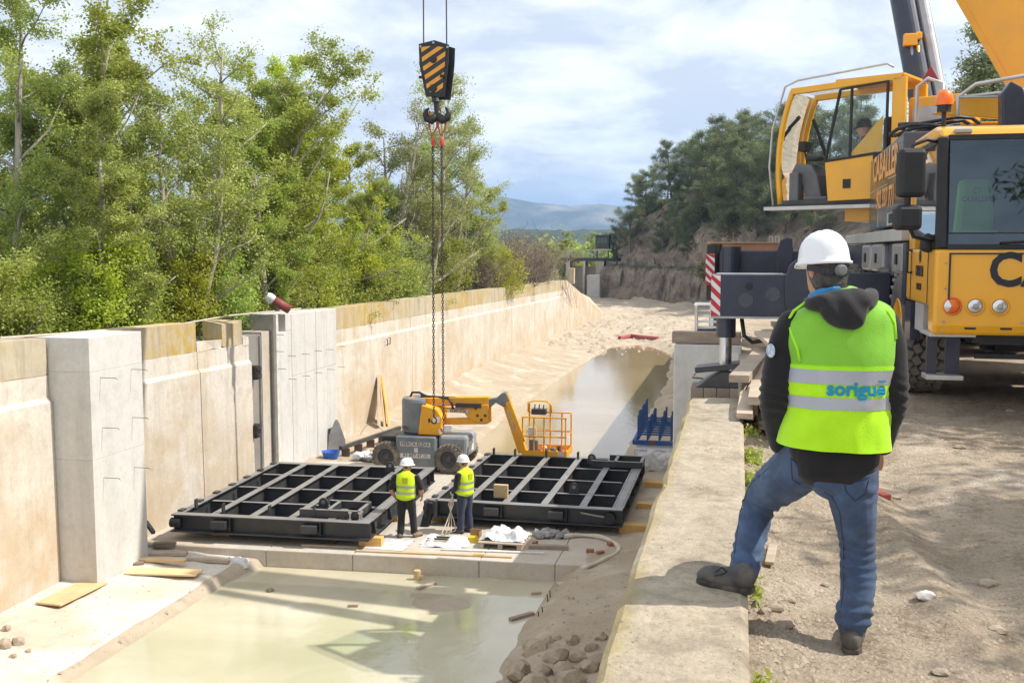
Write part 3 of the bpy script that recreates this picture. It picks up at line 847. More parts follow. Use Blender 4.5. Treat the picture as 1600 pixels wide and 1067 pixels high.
b = MB(); b.box((q.x, 146, q.z), (1.9, 1.9, 1.85)); cb = b.build('cabin_shell', M['blacksteel'], gc, off=GO)
M['cabgreen'] = mat('cabin_green', (.07, .13, .10), rough=.5)
for dx in (-.5, .0, .5):
    b = MB(); b.box((q.x + dx, 145.04, q.z + .25), (.40, .03, .75)); b.build('window', M['cabgreen'], gc, off=GO)
b = MB(); b.box((q.x, 146, q.z + 1.0), (2.2, 2.2, .12)); b.build('roof', M['blacksteel'], gc, off=GO)
b = MB(); b.box((q.x, 146, q.z - 1.05), (2.8, 2.2, .18)); b.build('platform', M['steel'], gc, off=GO)
for dx in (-.8, .8):
    b = MB(); b.box((q.x + dx, 146, (q.z - 1.1 + .3) / 2), (.15, .15, q.z - 1.1 - .3)); b.build('post', M['blacksteel'], gc, off=GO)
# ------------------------------------------------------------------ mobile crane
cr = empty('mobile_crane', (3.2, 16, 0), 'yellow and navy mobile crane parked on the dirt with one outrigger down', 'crane')
CO = Vector(cr.location)
def cp(b, name, m, parent=cr, **k):
    return b.build(name, m, parent, off=CO, **k)
YZ = Matrix(((0, 1, 0, 0), (1, 0, 0, 0), (0, 0, 1, 0), (0, 0, 0, 1)))     # local (x,z) profile -> world (Y,Z), extruded along X
def yzprism(poly, x0, x1):
    return MB().prism(poly, x1 - x0, Matrix.Translation((x0, 0, 0)) @ YZ)
SX = 1.90; FY = 10.86; RX_ = 4.58
# carrier frame
b = MB(); b.mm((2.45, 11.4, .75), (4.05, 23.2, 1.45)); b.mm((2.0, 13.9, 1.45), (4.5, 23.2, 1.82)); cp(b, 'chassis', M['navy'])
b = MB(); b.mm((2.3, 11.0, .80), (4.2, 11.6, 1.1)); b.bar((2.35, 11.1, .66), (4.3, 11.1, .66), .06, .05); cp(b, 'front_crossmember', M['black'])
# driver's cab
b = yzprism([(FY + .03, .88), (FY, .98), (FY - .01, 1.74), (12.6, 1.74), (12.6, 1.16), (11.16, 1.16), (11.16, .90)], SX, RX_)
cab = cp(b, 'cab_body', M['yellow'], bevel=.035)
b = yzprism([(FY + .10, 2.84), (FY + .16, 2.93), (FY + .45, 2.98), (12.55, 2.97), (12.6, 2.84)], SX + .03, RX_ - .03)
roof = cp(b, 'cab_roof', M['yellow'], bevel=.03)
b = MB(); b.mm((SX + .02, 12.48, 1.742), (RX_ - .02, 12.6, 2.838)); cp(b, 'cab_back', M['yellow'])
for x in (SX + .055, RX_ - .055):
    b = MB(); b.bar((x, FY + .03, 1.742), (x, FY + .13, 2.84), .10, .10, up=(0, 1, 0)); cp(b, 'windscreen_pillar', M['black'], bevel=.015)
    b = MB(); b.bar((x, 12.35, 1.742), (x, 12.35, 2.84), .06, .22, up=(0, 1, 0)); cp(b, 'door_pillar', M['yellow'])
b = MB(); b.add([(SX + .12, FY + .01, 1.775), (RX_ - .12, FY + .01, 1.775), (RX_ - .12, FY + .105, 2.825), (SX + .12, FY + .105, 2.825)], [(0, 1, 2, 3)])
cp(b, 'windscreen', M['darkglass'])
b = MB()
for (p_, q_) in (((SX + .105, FY + .005, 1.76), (RX_ - .1, FY + .005, 1.76)), ((SX + .105, FY + .103, 2.835), (RX_ - .1, FY + .103, 2.835))):
    b.bar(p_, q_, .03, .05)
b.mm((SX + .11, FY + .02, 1.745), (RX_ - .1, FY + .035, 1.90))
cp(b, 'windscreen_seal', M['black'])
b = MB(); b.add([(SX + .015, FY + .16, 1.80), (SX + .015, 12.22, 1.95), (SX + .03, 12.22, 2.80), (SX + .03, FY + .22, 2.80)], [(0, 1, 2, 3)])
cp(b, 'side_window', M['glass'])
b = MB(); b.bar((SX + .01, FY + .12, 1.77), (SX + .01, 12.3, 1.95), .03, .06); cp(b, 'window_frame', M['black'])
b = MB(); b.bar((SX + .025, FY + .2, 2.81), (SX + .025, 12.3, 2.81), .03, .05); cp(b, 'window_frame', M['black'])
# interior seen through the windscreen
b = MB(); b.mm((SX + .06, 12.40, 1.742), (RX_ - .06, 12.47, 2.838)); b.mm((SX + .08, 11.2, 2.80), (RX_ - .08, 12.4, 2.835)); cp(b, 'cab_lining', M['black'])
b = MB(); b.mm((SX + .2, 11.0, 1.60), (RX_ - .2, 11.35, 1.80)); cp(b, 'dashboard', M['black'], bevel=.04)
M['seatcover'] = mat('hi_vis_seat_cover', (.22, .50, .03), (.18, .42, .03), rough=.7, bump=.5, bscale=5)
b = MB(); b.add(*[None, None]) if False else None
b.box((2.42, 11.72, 1.95), (.46, .16, 1.05), taper=(.72, .9)); b.box((2.42, 11.5, 1.42), (.5, .5, .14))
cp(b, 'driver_seat', M['seatcover'], bevel=.06)
b = MB(); b.box((2.42, 11.635, 1.90), (.44, .02, .06)); cp(b, 'seat_strip', M['dullwhite'])
b = MB(); b.add(*text('CABALLER', .075, .85, .0015), TM((2.42, 11.618, 2.26))); cp(b, 'seat_lettering', M['ink'])
b = MB(); b.lathe([(.028, 0), (.036, .003), (.028, .006)], 14, TM((2.42, 11.62, 2.35), 0, math.pi / 2)); cp(b, 'seat_emblem', M['ink'])
b = MB(); b.mm((2.36, 11.1, 1.81), (2.46, 11.12, 1.90)); cp(b, 'pink_card', mat('pink_card', (.75, .12, .16), rough=.6))
b = MB(); b.mm((2.28, 10.985, 1.81), (2.37, 10.995, 1.87)); cp(b, 'green_sticker', mat('green_sticker', (.03, .40, .16), rough=.5))
b = MB(); b.tube([(2.5, FY - .02, 1.80), (3.2, FY - .01, 1.84)], .012, 6); cp(b, 'wiper', M['black'])
# nose details
b = MB(); b.mm((2.03, FY - .022, 1.24), (2.045, FY - .008, 1.70)); b.mm((2.03, FY - .02, 1.685), (RX_ - .2, FY - .008, 1.70)); cp(b, 'flap_seam', M['ink'])
for (x, m, nm) in ((2.075, M['orange'], 'turn_lamp'), (2.285, M['lamp'], 'headlamp'), (2.51, M['lamp'], 'headlamp')):
    b = MB(); T_ = TM((x, FY - .005, 1.175), 0, math.pi / 2)
    b.lathe([(.088, 0), (.09, .012), (.078, .016), (.072, .008)], 24, T_); rg_ = cp(b, nm, M['yellow'] if nm == 'headlamp' else M['orange'], smooth=True)
    b = MB(); b.lathe([(.070, .004), (.066, .016), (.045, .024), (0, .028)], 20, T_); q = cp(b, 'lens', m, cr, smooth=True); q.parent = rg_
    if nm == 'turn_lamp':
        b = MB(); b.lathe([(.068, .020), (.04, .028), (.0, .031)], 10, TM((x - .012, FY - .005, 1.175), 0, math.pi / 2), math.pi * .65, math.pi * 1.35); q = cp(b, 'clear_lens', M['lamp'], cr); q.parent = rg_
    else:
        b = MB(); b.lathe([(.03, .028), (.022, .036), (0, .038)], 14, T_); q = cp(b, 'bulb_cover', M['steel'], cr); q.parent = rg_
b = MB(); b.add(*text('CABALLER', .46, .95, .012), TM((3.42, FY - .012, 1.52))); cp(b, 'nose_lettering', M['ink'])
b = MB(); b.add(*text('CABALLER', .155, .62, .004), TM((SX - .006, 11.72, 1.50), -math.pi / 2)); cp(b, 'door_lettering', M['ink'])
b = MB(); b.add(*text('902.337.771', .10, .62, .0015), TM((SX - .006, 11.72, 1.335), -math.pi / 2)); cp(b, 'door_lettering', M['ink'])
b = MB(); T_ = TM((SX - .006, 11.68, 1.72), -math.pi / 2)
T_ = TM((SX - .004, 11.70, 1.665), -math.pi / 2, math.pi / 2)
b.lathe([(.058, 0), (.064, .004), (.072, 0)], 18, T_); b.prism([(-.012, -.08), (.03, -.01), (.012, .085), (-.03, .01)], .004, TM((SX - .008, 11.70, 1.665), -math.pi / 2)); cp(b, 'door_emblem', M['ink'])
b = MB(); b.bar((SX - .004, 11.22, 1.18), (SX - .004, 11.22, 1.73), .006, .012, up=(0, 1, 0)); cp(b, 'door_seam', M['ink']); b = MB(); b.bar((SX - .004, 12.28, 1.18), (SX - .004, 12.28, 1.73), .006, .012, up=(0, 1, 0)); cp(b, 'door_seam', M['ink'])
b = MB(); b.tube([(SX - .01, 12.18, 1.48), (SX - .06, 12.20, 1.48), (SX - .06, 12.20, 1.72), (SX - .01, 12.18, 1.72)], .018, 8); cp(b, 'door_handle', M['black'])
for x in (2.25, 2.58):
    b = MB(); b.box((x, FY + .008, .955), (.11, .02, .022)); cp(b, 'tow_slot', M['ink'], bevel=.008)
for (x, z) in ((2.0, 1.02), (2.0, 1.35), (2.0, 1.6), (2.72, 1.02), (1.98, .93)):
    b = MB(); b.lathe([(.011, 0), (.011, .006), (0, .008)], 8, TM((x, FY - .008, z), 0, math.pi / 2)); cp(b, 'bolt', M['steel'])
# mirrors on their bracket
b = MB(); b.tube([(SX + .02, 11.02, 2.80), (SX - .10, 10.95, 2.82), (SX - .24, 10.9, 2.76), (SX - .27, 10.88, 2.5), (SX - .27, 10.88, 2.0), (SX - .2, 10.92, 1.86), (SX - .01, 11.0, 1.82)], .02, 8); ma = cp(b, 'mirror_arm', M['black'], smooth=True)
b = MB(); b.box((SX - .25, 10.9, 2.49), (.265, .16, .48), .2); q = cp(b, 'main_mirror', M['black'], bevel=.045); q.parent = ma
b = MB(); b.box((SX - .27, 10.9, 2.05), (.265, .17, .25), .2); q = cp(b, 'wide_mirror', M['black'], bevel=.045); q.parent = ma
b = MB(); b.lathe([(0, .1), (.05, .08), (.075, .02), (.08, -.06), (.04, -.09), (0, -.1)], 14, TM((SX - .03, 11.12, 1.80))); cp(b, 'kerb_mirror', M['black'], smooth=True)
# grab rail, roof beacon, marker lamp
b = MB(); q = at(1475, 176, 11.5); b.cyl((q.x, 11.5, 2.97), (q.x, 11.5, 3.17), .022, 8); b.cyl((q.x, 11.5, 3.15), (q.x, 11.5, 3.22), .07, 14); bs = cp(b, 'beacon_post', M['black'])
b = MB(); b.lathe([(.085, 0), (.088, .05), (.075, .12), (.045, .155), (0, .165)], 18, TM((q.x, 11.5, 3.22))); q2 = cp(b, 'beacon_lens', M['orange'], smooth=True); q2.parent = bs
b = MB(); b.box((SX + .24, FY + .13, 2.90), (.16, .05, .045)); cp(b, 'marker_lamp', M['steel'], bevel=.01)
# steps under the door
b = MB(); b.mm((SX - .02, 10.92, .86), (SX + .42, 11.5, .90)); cp(b, 'upper_step', M['alu'], bevel=.008)
b = MB(); b.mm((SX + .02, 11.52, .86), (SX + .5, 12.05, 1.16)); cp(b, 'step_box', M['alu'])
b = MB(); b.bar((SX + .07, 11.28, .86), (SX + .07, 11.28, .44), .10, .06, up=(0, 1, 0)); b.bar((SX + .27, 11.28, .86), (SX + .27, 11.28, .44), .14, .05, up=(0, 1, 0)); cp(b, 'step_hanger', M['navy'])
b = MB(); b.mm((SX + .0, 11.12, .40), (SX + .36, 11.42, .45)); cp(b, 'lower_step', M['alu'], bevel=.008)
b = MB(); b.box((SX + .06, 11.07, 1.06), (.05, .06, .12)); cp(b, 'side_marker', M['orange'])
# side of the carrier
b = MB(); b.mm((SX - .01, 12.62, 1.1), (SX + .14, 12.86, 1.82)); b.mm((SX - .005, 12.2, .72), (SX + .1, 12.58, 1.15)); cp(b, 'wheel_fender', M['navy'])
b = yzprism([(13.15, 2.03), (13.15, 3.14), (16.3, 3.06), (16.3, 2.03)], SX, SX + .75)
lk = cp(b, 'side_locker', M['boxpaint'], bevel=.02)
b = MB(); b.bar((SX - .003, 13.2, 2.66), (SX - .003, 14.35, 2.66), .006, .012); b.bar((SX - .003, 14.4, 2.60), (SX - .003, 16.25, 2.57), .006, .012); b.bar((SX - .003, 15.3, 2.05), (SX - .003, 15.3, 2.6), .006, .012, up=(0, 1, 0)); q = cp(b, 'locker_seam', M['alu']); q.parent = lk
b = MB(); b.add(*text('CABALLER', .50, 1.02, .012), TM((SX - .006, 14.72, 2.86), -math.pi / 2)); q = cp(b, 'locker_lettering', M['orangeink']); q.parent = lk
b = MB(); b.add(*text('902 337 771', .36, .95, .008), TM((SX - .006, 14.62, 2.42), -math.pi / 2)); q = cp(b, 'locker_lettering', M['orangeink']); q.parent = lk
b = MB(); b.add(*text('LIEBHERR', .17, 1.15, .003), TM((SX - .012, 13.75, 2.13), -math.pi / 2)); q = cp(b, 'badge_lettering', M['ink']); q.parent = lk
b = MB(); b.mm((SX - .006, 13.17, 2.05), (SX - .001, 14.35, 2.21)); q = cp(b, 'badge_plate', M['alu']); q.parent = lk
b = MB(); b.mm((SX - .03, 12.95, 1.84), (SX + .35, 19.4, 1.99)); cp(b, 'deck_edge', M['alu'], bevel=.01)
for (y0, y1) in ((13.1, 14.0), (14.95, 16.1), (16.3, 17.3)):
    b = MB(); b.mm((SX + .02, y0, 1.42), (SX + .4, y1, 1.82)); tb = cp(b, 'tool_box', M['steel'], bevel=.04)
    b = MB(); b.mm((SX - .0, (y0 + y1) / 2 - .06, 1.55), (SX + .019, (y0 + y1) / 2 + .06, 1.68)); q = cp(b, 'latch', M['black']); q.parent = tb
for i in range(6):
    b = MB(); r_ = .10 + .03 * (i % 3)
    pts = [(SX + .35 + r_ * 3 * math.cos(a) + .05 * i, 13.9 + .25 * i * .4 + r_ * 4 * math.sin(a), 3.17 + .035 * i + .03 * math.sin(a * 3 + i)) for a in [k * .45 for k in range(14)]]
    b.tube(pts, .024, 6); cp(b, 'cable_coil', M['black'], smooth=True)
# wheels
def crane_wheel(x, y, side, detail):
    w = empty('wheel', (x - CO.x, y - CO.y, .745)); w.parent = cr
    T_ = Matrix.Rotation(math.pi / 2, 4, 'Y')
    if side > 0: T_ = Matrix.Rotation(math.pi, 4, 'Z') @ T_
    # local z of lathe -> +X (inward for the near side)
    b = MB(); b.lathe([(.36, -.20), (.42, -.225), (.60, -.235), (.68, -.22), (.715, -.17), (.715, .17), (.68, .22), (.42, .22), (.36, .2)], 48, T_)
    b.build('tyre', M['rubber'], w, smooth=True)
    b = MB()
    n = 30 if detail else 20
    for k in range(n):
        for (xo, sh) in ((-.185, 0), (-.095, .5), (.0, 0), (.095, .5), (.185, 0)):
            a = 2 * math.pi * (k + sh) / n
            Q = Matrix.Rotation(a, 4, 'X') @ Matrix.Translation((xo, 0, .725)) @ Matrix.Rotation(.5 if sh else -.35, 4, 'Z')
            b.box((0, 0, 0), (.082, .105 if detail else .16, .05), M=Q)
    b.build('tread_blocks', M['tread'], w)
    b = MB(); b.lathe([(.36, -.20), (.40, -.225), (.37, -.235), (.33, -.19), (.30, -.08), (.28, -.07), (.16, -.10), (.15, -.19), (.11, -.21), (0, -.215)], 36, T_)
    r_ = b.build('rim', M['yellow'], w, smooth=True)
    b = MB()
    for k in range(10):
        a = 2 * math.pi * k / 10
        b.cyl((-.085, .22 * math.cos(a), .22 * math.sin(a)), (-.12, .22 * math.cos(a), .22 * math.sin(a)), .02, 6)
    if side > 0: b.v = [(-x_, y_, z_) for x_, y_, z_ in b.v]
    b.build('wheel_nuts', M['steel'], r_)
    return w
for i, y in enumerate((13.3, 14.95, 18.6, 20.3)):
    crane_wheel(SX + .24, y, -1, i == 0)
    crane_wheel(RX_ - .26, y, 1, False)
for y in (13.3, 14.95, 18.6, 20.3):
    b = MB(); b.cyl((2.2, y, .745), (4.3, y, .745), .12, 10); b.box((3.24, y, .74), (.5, .45, .42)); cp(b, 'axle', M['black'])
# outriggers
def hazard(name, x0, x1, y, z0, z1, parent):
    """red and white hatched plate facing the camera"""
    b = MB(); b.mm((x0, y, z0), (x1, y + .012, z1)); pl = cp(b, name, M['white']); pl.parent = parent
    w = x1 - x0; hgt = z1 - z0; st = .17; b = MB(); z = z0 - w
    while z < z1:
        poly = [(x0, z + w * 1.0), (x1, z), (x1, z + st * .5), (x0, z + st * .5 + w)]
        poly = [(x, min(max(zz, z0), z1)) for x, zz in poly]
        if poly[3][1] - poly[0][1] > .004 or poly[2][1] - poly[1][1] > .004:
            b.add([(x, y - .003, zz) for x, zz in poly], [(0, 1, 2, 3)])
        z += st
    q = cp(b, 'red_stripes', M['red']); q.parent = pl
def ring_hole(b, x, z, y, r):
    b.lathe([(r * 1.35, 0), (r * 1.3, .02), (r, .022), (r * .95, -.0)], 20, TM((x, y, z), 0, math.pi / 2))
og = empty('front_outrigger', (0, 0, 0)); og.parent = cr
def op(b, n, m, p=og, **k):
    return b.build(n, m, p, off=CO, **k)
OY = 14.3
b = MB(); b.mm((-.36, OY, .82), (2.2, OY + .62, 1.40)); op(b, 'beam', M['navy'], bevel=.018)
b = MB(); b.prism([(.72, .80), (.62, .98), (.60, 1.32), (.66, 1.52), (.74, 1.60), (.92, 1.60), (.96, 1.47), (1.0, 1.43), (1.95, 1.43), (1.95, .80)], .10, Matrix.Translation((0, OY - .10, 0))); op(b, 'side_plate', M['navy'], bevel=.012)
b = MB(); b.bar((-.36, OY - .006, .815), (1.9, OY - .006, .815), .03, .03); b.bar((-.3, OY + .3, 1.402), (.6, OY + .3, 1.402), .55, .012); op(b, 'edge_strip', M['steel'])
for (x, z, r, m) in ((.14, 1.24, .055, M['ink']), (.10, 1.05, .105, M['boxpaint']), (.46, 1.13, .10, M['boxpaint'])):
    b = MB(); b.lathe([(r, 0), (r * .97, .004), (0, .004)], 22, TM((x, OY - .001, z), 0, math.pi / 2)); op(b, 'access_hole', m)
b = MB(); ring_hole(b, 1.12, 1.22, OY - .10, .075); op(b, 'pin_boss', M['steel'], smooth=True)
b = MB(); b.lathe([(.07, 0), (0, .002)], 16, TM((1.12, OY - .1035, 1.22), 0, math.pi / 2)); op(b, 'pin_hole', M['ink'])
hazard('hazard_plate', -.365, -.24, OY - .012, .83, 1.40, og)
b = MB(); b.cyl((-.16, OY + .3, .52), (-.16, OY + .3, .83), .135, 24); op(b, 'jack_housing', M['navy'], smooth=False)
b = MB(); b.cyl((-.16, OY + .3, .05), (-.16, OY + .3, .53), .085, 24); op(b, 'jack_rod', M['chrome'], smooth=False)
b = MB(); b.tube([(.05, OY + .2, .8), (.09, OY + .2, .55), (.2, OY + .2, .46), (.42, OY + .2, .5), (.45, OY + .2, .45)], .028, 8); op(b, 'hydraulic_hose', M['black'], smooth=True)
b = MB(); b.prism([(-.56, -.165), (-.26, .02), (-.20, .06), (-.10, .06), (-.04, .02), (.30, -.165)], .55, Matrix.Translation((0, OY + .02, 0))); op(b, 'foot_cone', M['blacksteel'], bevel=.015)
b = MB(); T_ = Matrix.Translation((-.14, OY + .29, .115)) @ Matrix.Rotation(R(-7), 4, 'Y')
b.box((0, 0, 0), (.86, .62, .055), M=T_); b.box((0, -.29, .035), (.86, .03, .03), M=T_); op(b, 'foot_plate', M['blacksteel'], bevel=.012)
b = MB(); b.tube([(-.56, OY - .04, .03), (-.60, OY - .06, -.02), (-.45, OY - .06, -.03)], .012, 6); op(b, 'foot_handle', M['rust'])
og2 = empty('rear_outrigger', (0, 0, 0)); og2.parent = cr
OY2 = 20.4; x0 = at(1106, 420, OY2).x
b = MB(); b.mm((x0 + .22, OY2, 1.06), (2.2, OY2 + .62, 1.72)); op(b, 'beam', M['navy'], og2, bevel=.018)
b = MB(); b.cyl((x0 + .44, OY2 - .22, 1.26), (x0 + .44, OY2 - .22, 1.80), .19, 24); op(b, 'jack_housing', M['navy'], og2)
b = MB(); b.cyl((x0 + .12, OY2 + .2, .75), (x0 + .12, OY2 + .2, 1.84), .15, 20); op(b, 'jack_cap', M['black'], og2)
b = MB(); b.cyl((x0 + .12, OY2 + .2, .2), (x0 + .12, OY2 + .2, .76), .09, 16); op(b, 'jack_rod', M['chrome'], og2)
b = MB(); b.box((x0 + .12, OY2 + .2, .15), (.7, .6, .10)); op(b, 'foot_plate', M['blacksteel'], og2)
b = MB(); b.prism([(x0 + 1.32, 1.0), (x0 + 1.30, 1.7), (x0 + 1.36, 1.92), (x0 + 1.48, 1.98), (x0 + 1.58, 1.95), (x0 + 1.62, 1.0)], .1, Matrix.Translation((0, OY2 - .1, 0))); op(b, 'side_plate', M['navy'], og2, bevel=.012)
b = MB(); b.lathe([(.09, 0), (0, .003)], 18, TM((x0 + 1.9, OY2 - .002, 1.45), 0, math.pi / 2)); op(b, 'access_hole', M['ink'], og2)
hazard('hazard_plate', x0 - .04, x0 + .13, OY2 - .02, 1.06, 1.66, og2)

# ---- slewing superstructure: local x forward over the canal, local y to its left
SO = Vector((3.05, 17.6, 0))
SA = math.atan2(.46, -.888)
S = Matrix.Translation(SO) @ Matrix.Rotation(SA, 4, 'Z')
Sl = Matrix.Translation(SO - CO) @ Matrix.Rotation(SA, 4, 'Z')
up = empty('superstructure', SO - CO); up.parent = cr; up.rotation_euler = (0, 0, SA)
def sp(b, n, m, p=None, **k):
    return b.build(n, m, p or up, **k)
b = MB(); b.cyl((-.2, 0, 1.83), (-.2, 0, 2.15), .95, 36); sp(b, 'slew_ring', M['blacksteel'])
b = MB(); b.mm((-3.2, -1.05, 2.2), (1.1, -.85, 3.2)); b.mm((-3.2, .15, 2.2), (1.0, .35, 3.2)); b.mm((-3.2, -.85, 2.18), (1.1, .15, 2.4)); sp(b, 'turntable_frame', M['yellow'], bevel=.02)
b = MB(); b.mm((.6, .36, 2.18), (1.0, 1.2, 2.40)); b.mm((-.2, .36, 2.18), (.3, 1.3, 2.38)); sp(b, 'cab_bracket', M['yellow'], bevel=.01)
b = MB(); b.mm((-.75, .4, 2.55), (.05, 1.25, 4.0)); b.mm((-1.9, .4, 2.55), (-.752, 1.2, 3.5)); sp(b, 'engine_cover', M['yellow'], bevel=.03)
b = MB(); b.mm((-.5, 1.252, 3.5), (-.02, 1.262, 3.85)); sp(b, 'cover_grille', M['steel'])
# operator cab
uc = empty('operator_cab', (0, 0, 0)); uc.parent = up
Y0, Y1 = .47, 1.45            # right and left sides
ZB, ZT = 2.47, 4.24
def side_profile(t):
    """front edge of the cab side: t 0 bottom, 1 top"""
    return 1.98 + .10 * math.sin(t * math.pi * .8) - .22 * t * t
fr = [(side_profile(k / 10), ZB + (ZT - ZB) * k / 10) for k in range(11)]
for y in (Y0 + .035, Y1 - .035):
    b = MB(); b.tube([(x, y, z) for x, z in fr], .05, 8); sp(b, 'front_pillar', M['yellow'], uc, smooth=True)
    b = MB(); b.bar((fr[-1][0] + .02, y, ZT), (.08, y, ZT + .06), .09, .10); sp(b, 'roof_rail', M['yellow'], uc, bevel=.015)
    b = MB(); b.bar((.12, y, ZB), (.12, y, ZT + .05), .09, .20, up=(1, 0, 0)); sp(b, 'rear_pillar', M['yellow'], uc, bevel=.012)
    b = MB(); b.bar((.05, y, ZB + .02), (2.0, y, ZB + .02), .07, .07); sp(b, 'sill_rail', M['blacksteel'], uc)
b = MB(); b.mm((.05, Y0, ZT + .075), (1.1, Y1, ZT + .11)); sp(b, 'roof_panel', M['yellow'], uc)
b = MB(); b.mm((.05, Y0, ZB - .03), (2.0, Y1, ZB - .005)); sp(b, 'floor_panel', M['blacksteel'], uc)
b = MB(); b.mm((.02, Y0 + .08, ZB), (.05, Y1 - .08, ZB + .9)); sp(b, 'rear_panel', M['yellow'], uc)
b = MB(); vs_ = []; fs = []
for x, z in fr: vs_ += [(x + .03, Y0 + .08, z), (x + .03, Y1 - .08, z)]
for k in range(10): fs.append((2 * k, 2 * k + 1, 2 * k + 3, 2 * k + 2))
sp(b.add(vs_, fs), 'front_window', M['glass'], uc)
b = MB(); b.add([(1.1, Y0 + .06, ZT + .09), (1.1, Y1 - .06, ZT + .09), (fr[-1][0], Y1 - .06, ZT + .03), (fr[-1][0], Y0 + .06, ZT + .03)], [(0, 1, 2, 3)]); sp(b, 'roof_window', M['glass'], uc)
b = MB(); b.add([(.3, Y0 + .03, ZB + .65), (1.9, Y0 + .03, ZB + .65), (1.75, Y0 + .03, ZT - .06), (.3, Y0 + .03, ZT)], [(0, 1, 2, 3)]); sp(b, 'right_window', M['glass'], uc)
b = MB(); b.mm((.25, Y0 + .02, ZB + .05), (1.2, Y0 + .05, ZB + .63)); sp(b, 'right_panel', M['yellow'], uc)
# sliding door, pushed back
b = MB(); b.prism([(.22, ZB + .04), (1.16, ZB + .02), (1.22, ZB + .62), (.22, ZB + .72)], .05, Matrix.Translation((0, Y1 + .0, 0))); dr = sp(b, 'sliding_door', M['yellow'], uc, bevel=.01)
b = MB(); b.add([(.30, Y1 + .03, ZB + .74), (1.20, Y1 + .03, ZB + .66), (1.0, Y1 + .01, ZT - .06), (.30, Y1 + .01, ZT - .02)], [(0, 1, 2, 3)]); sp(b, 'door_window', M['glass'], dr)
b = MB()
for p_, q_ in (((.30, Y1 + .035, ZB + .72), (1.22, Y1 + .035, ZB + .64)), ((1.22, Y1 + .035, ZB + .64), (1.01, Y1 + .02, ZT - .05)), ((1.01, Y1 + .02, ZT - .05), (.27, Y1 + .02, ZT)), ((.28, Y1 + .035, ZB + .06), (.28, Y1 + .02, ZT)), ((.83, Y1 + .03, ZB + .7), (.83, Y1 + .015, ZT - .05))):
    b.bar(p_, q_, .03, .045, up=(0, 1, 0))
sp(b, 'door_frame', M['black'], dr)
b = MB(); b.add([(.34, Y1 + .02, ZB + .75), (.86, Y1 + .02, ZB + .70), (.34, Y1 + .012, ZB + 1.28)], [(0, 1, 2)]); sp(b, 'door_glass_reflection', M['yellow'], dr)  # yellow triangle painted in for a reflection in the door glass
b = MB(); b.box((.42, Y1 + .055, ZB + .62), (.08, .02, .16)); sp(b, 'door_handle', M['black'], dr)
b = MB(); b.box((.86, Y1 + .055, ZB + .28), (.12, .012, .14)); sp(b, 'door_lock', M['black'], dr)
# cab interior
M['cabgrey'] = mat('cab_plastic', (.16, .16, .165), (.12, .12, .125), rough=.6)
b = MB(); b.box((.62, .96, ZB + .42), (.55, .52, .14)); b.box((.36, .96, ZB + .86), (.16, .5, .85)); sp(b, 'seat', M['black'], uc, bevel=.05)
b = MB(); b.prism([(1.35, ZB), (1.45, ZB + .45), (1.55, ZB + .62), (1.82, ZB + .66), (1.9, ZB + .5), (1.7, ZB + .3), (1.62, ZB)], .5, Matrix.Translation((0, .75, 0))); sp(b, 'console', M['cabgrey'], uc, bevel=.03)
b = MB(); b.box((1.55, 1.0, ZB + .72), (.22, .45, .05)); b.box((1.72, 1.15, ZB + .92), (.12, .2, .16)); b.cyl((1.68, 1.12, ZB + .66), (1.72, 1.15, ZB + .9), .015, 6); sp(b, 'monitor', M['black'], uc, bevel=.012)
b = MB(); b.box((1.78, 1.28, ZB + .25), (.16, .22, .5)); b.box((1.45, 1.2, ZB + .08), (.4, .25, .06)); sp(b, 'pedal_box', M['cabgrey'], uc, bevel=.02)
b = MB(); b.tube([(fr[8][0] - .1, Y0 + .1, fr[8][1]), (1.55, Y0 + .1, ZB + .7)], .03, 6); sp(b, 'inner_post', M['black'], uc)
b = MB(); b.tube([(2.08, Y1 + .03, ZB - .02), (2.16, Y1 + .03, ZB + .6), (2.12, Y1 + .03, ZB + 1.2), (1.92, Y1 + .03, ZT + .08), (1.7, Y1 + .03, ZT + .16), (.3, Y1 + .03, ZT + .26), (.2, Y1 + .03, ZT + .2)], .018, 8); sp(b, 'guard_rail', M['alu'], uc, smooth=True)
b = MB(); b.mm((-.05, Y1 - .25, ZB - .10), (2.2, Y1 + .12, ZB - .045)); sp(b, 'step_board', M['alu'], uc)
b = MB(); b.tube([(-.15, Y1 - .1, ZT - .9), (-.15, Y1 + .02, ZT - .6), (-.15, Y1 + .02, ZT - .12), (-.3, Y1 + .02, ZT - .02), (-.5, Y1, ZT - .1), (-.55, Y1, ZT - .9)], .03, 8); sp(b, 'rear_grab_rail', M['alu'], uc, smooth=True)
b = MB(); b.prism([(-.28, ZT + .02), (-.02, ZT + .02), (-.15, ZT + .26)], .02, Matrix.Translation((0, .9, 0))); sp(b, 'warning_triangle', mat('triangle_red', (.30, .02, .03), rough=.4), uc)
# luffing cylinder and boom
HK = at(681, 110, 25.5)                     # hook line
BB = at(1455, 230, 18.1); BT = at(1412, 0, 18.9); dv = (BT - BB).normalized()
b = MB(); b.cyl(BB - dv * .9, BB + dv * 4.4, .215, 28); lc = cp(b, 'luffing_cylinder', M['navy'], smooth=False)
b = MB(); b.cyl(BB + dv * 4.3, BB + dv * 7.5, .15, 20); q = cp(b, 'cylinder_rod', M['chrome']); q.parent = lc
o_ = Vector((.27, -.10, 0)); b = MB(); b.cyl(BB - dv * .5 + o_, BB + dv * 6 + o_, .105, 16); q = cp(b, 'oil_pipe', M['steel'], smooth=False); q.parent = lc
q0 = BB.lerp(BT, .70) + Vector((-.06, -.24, 0))
b = MB(); b.box(q0, (.22, .14, .2)); b.box(q0 + Vector((.13, 0, .06)), (.1, .12, .12)); q = cp(b, 'valve_block', M['yellow'], bevel=.02); q.parent = lc
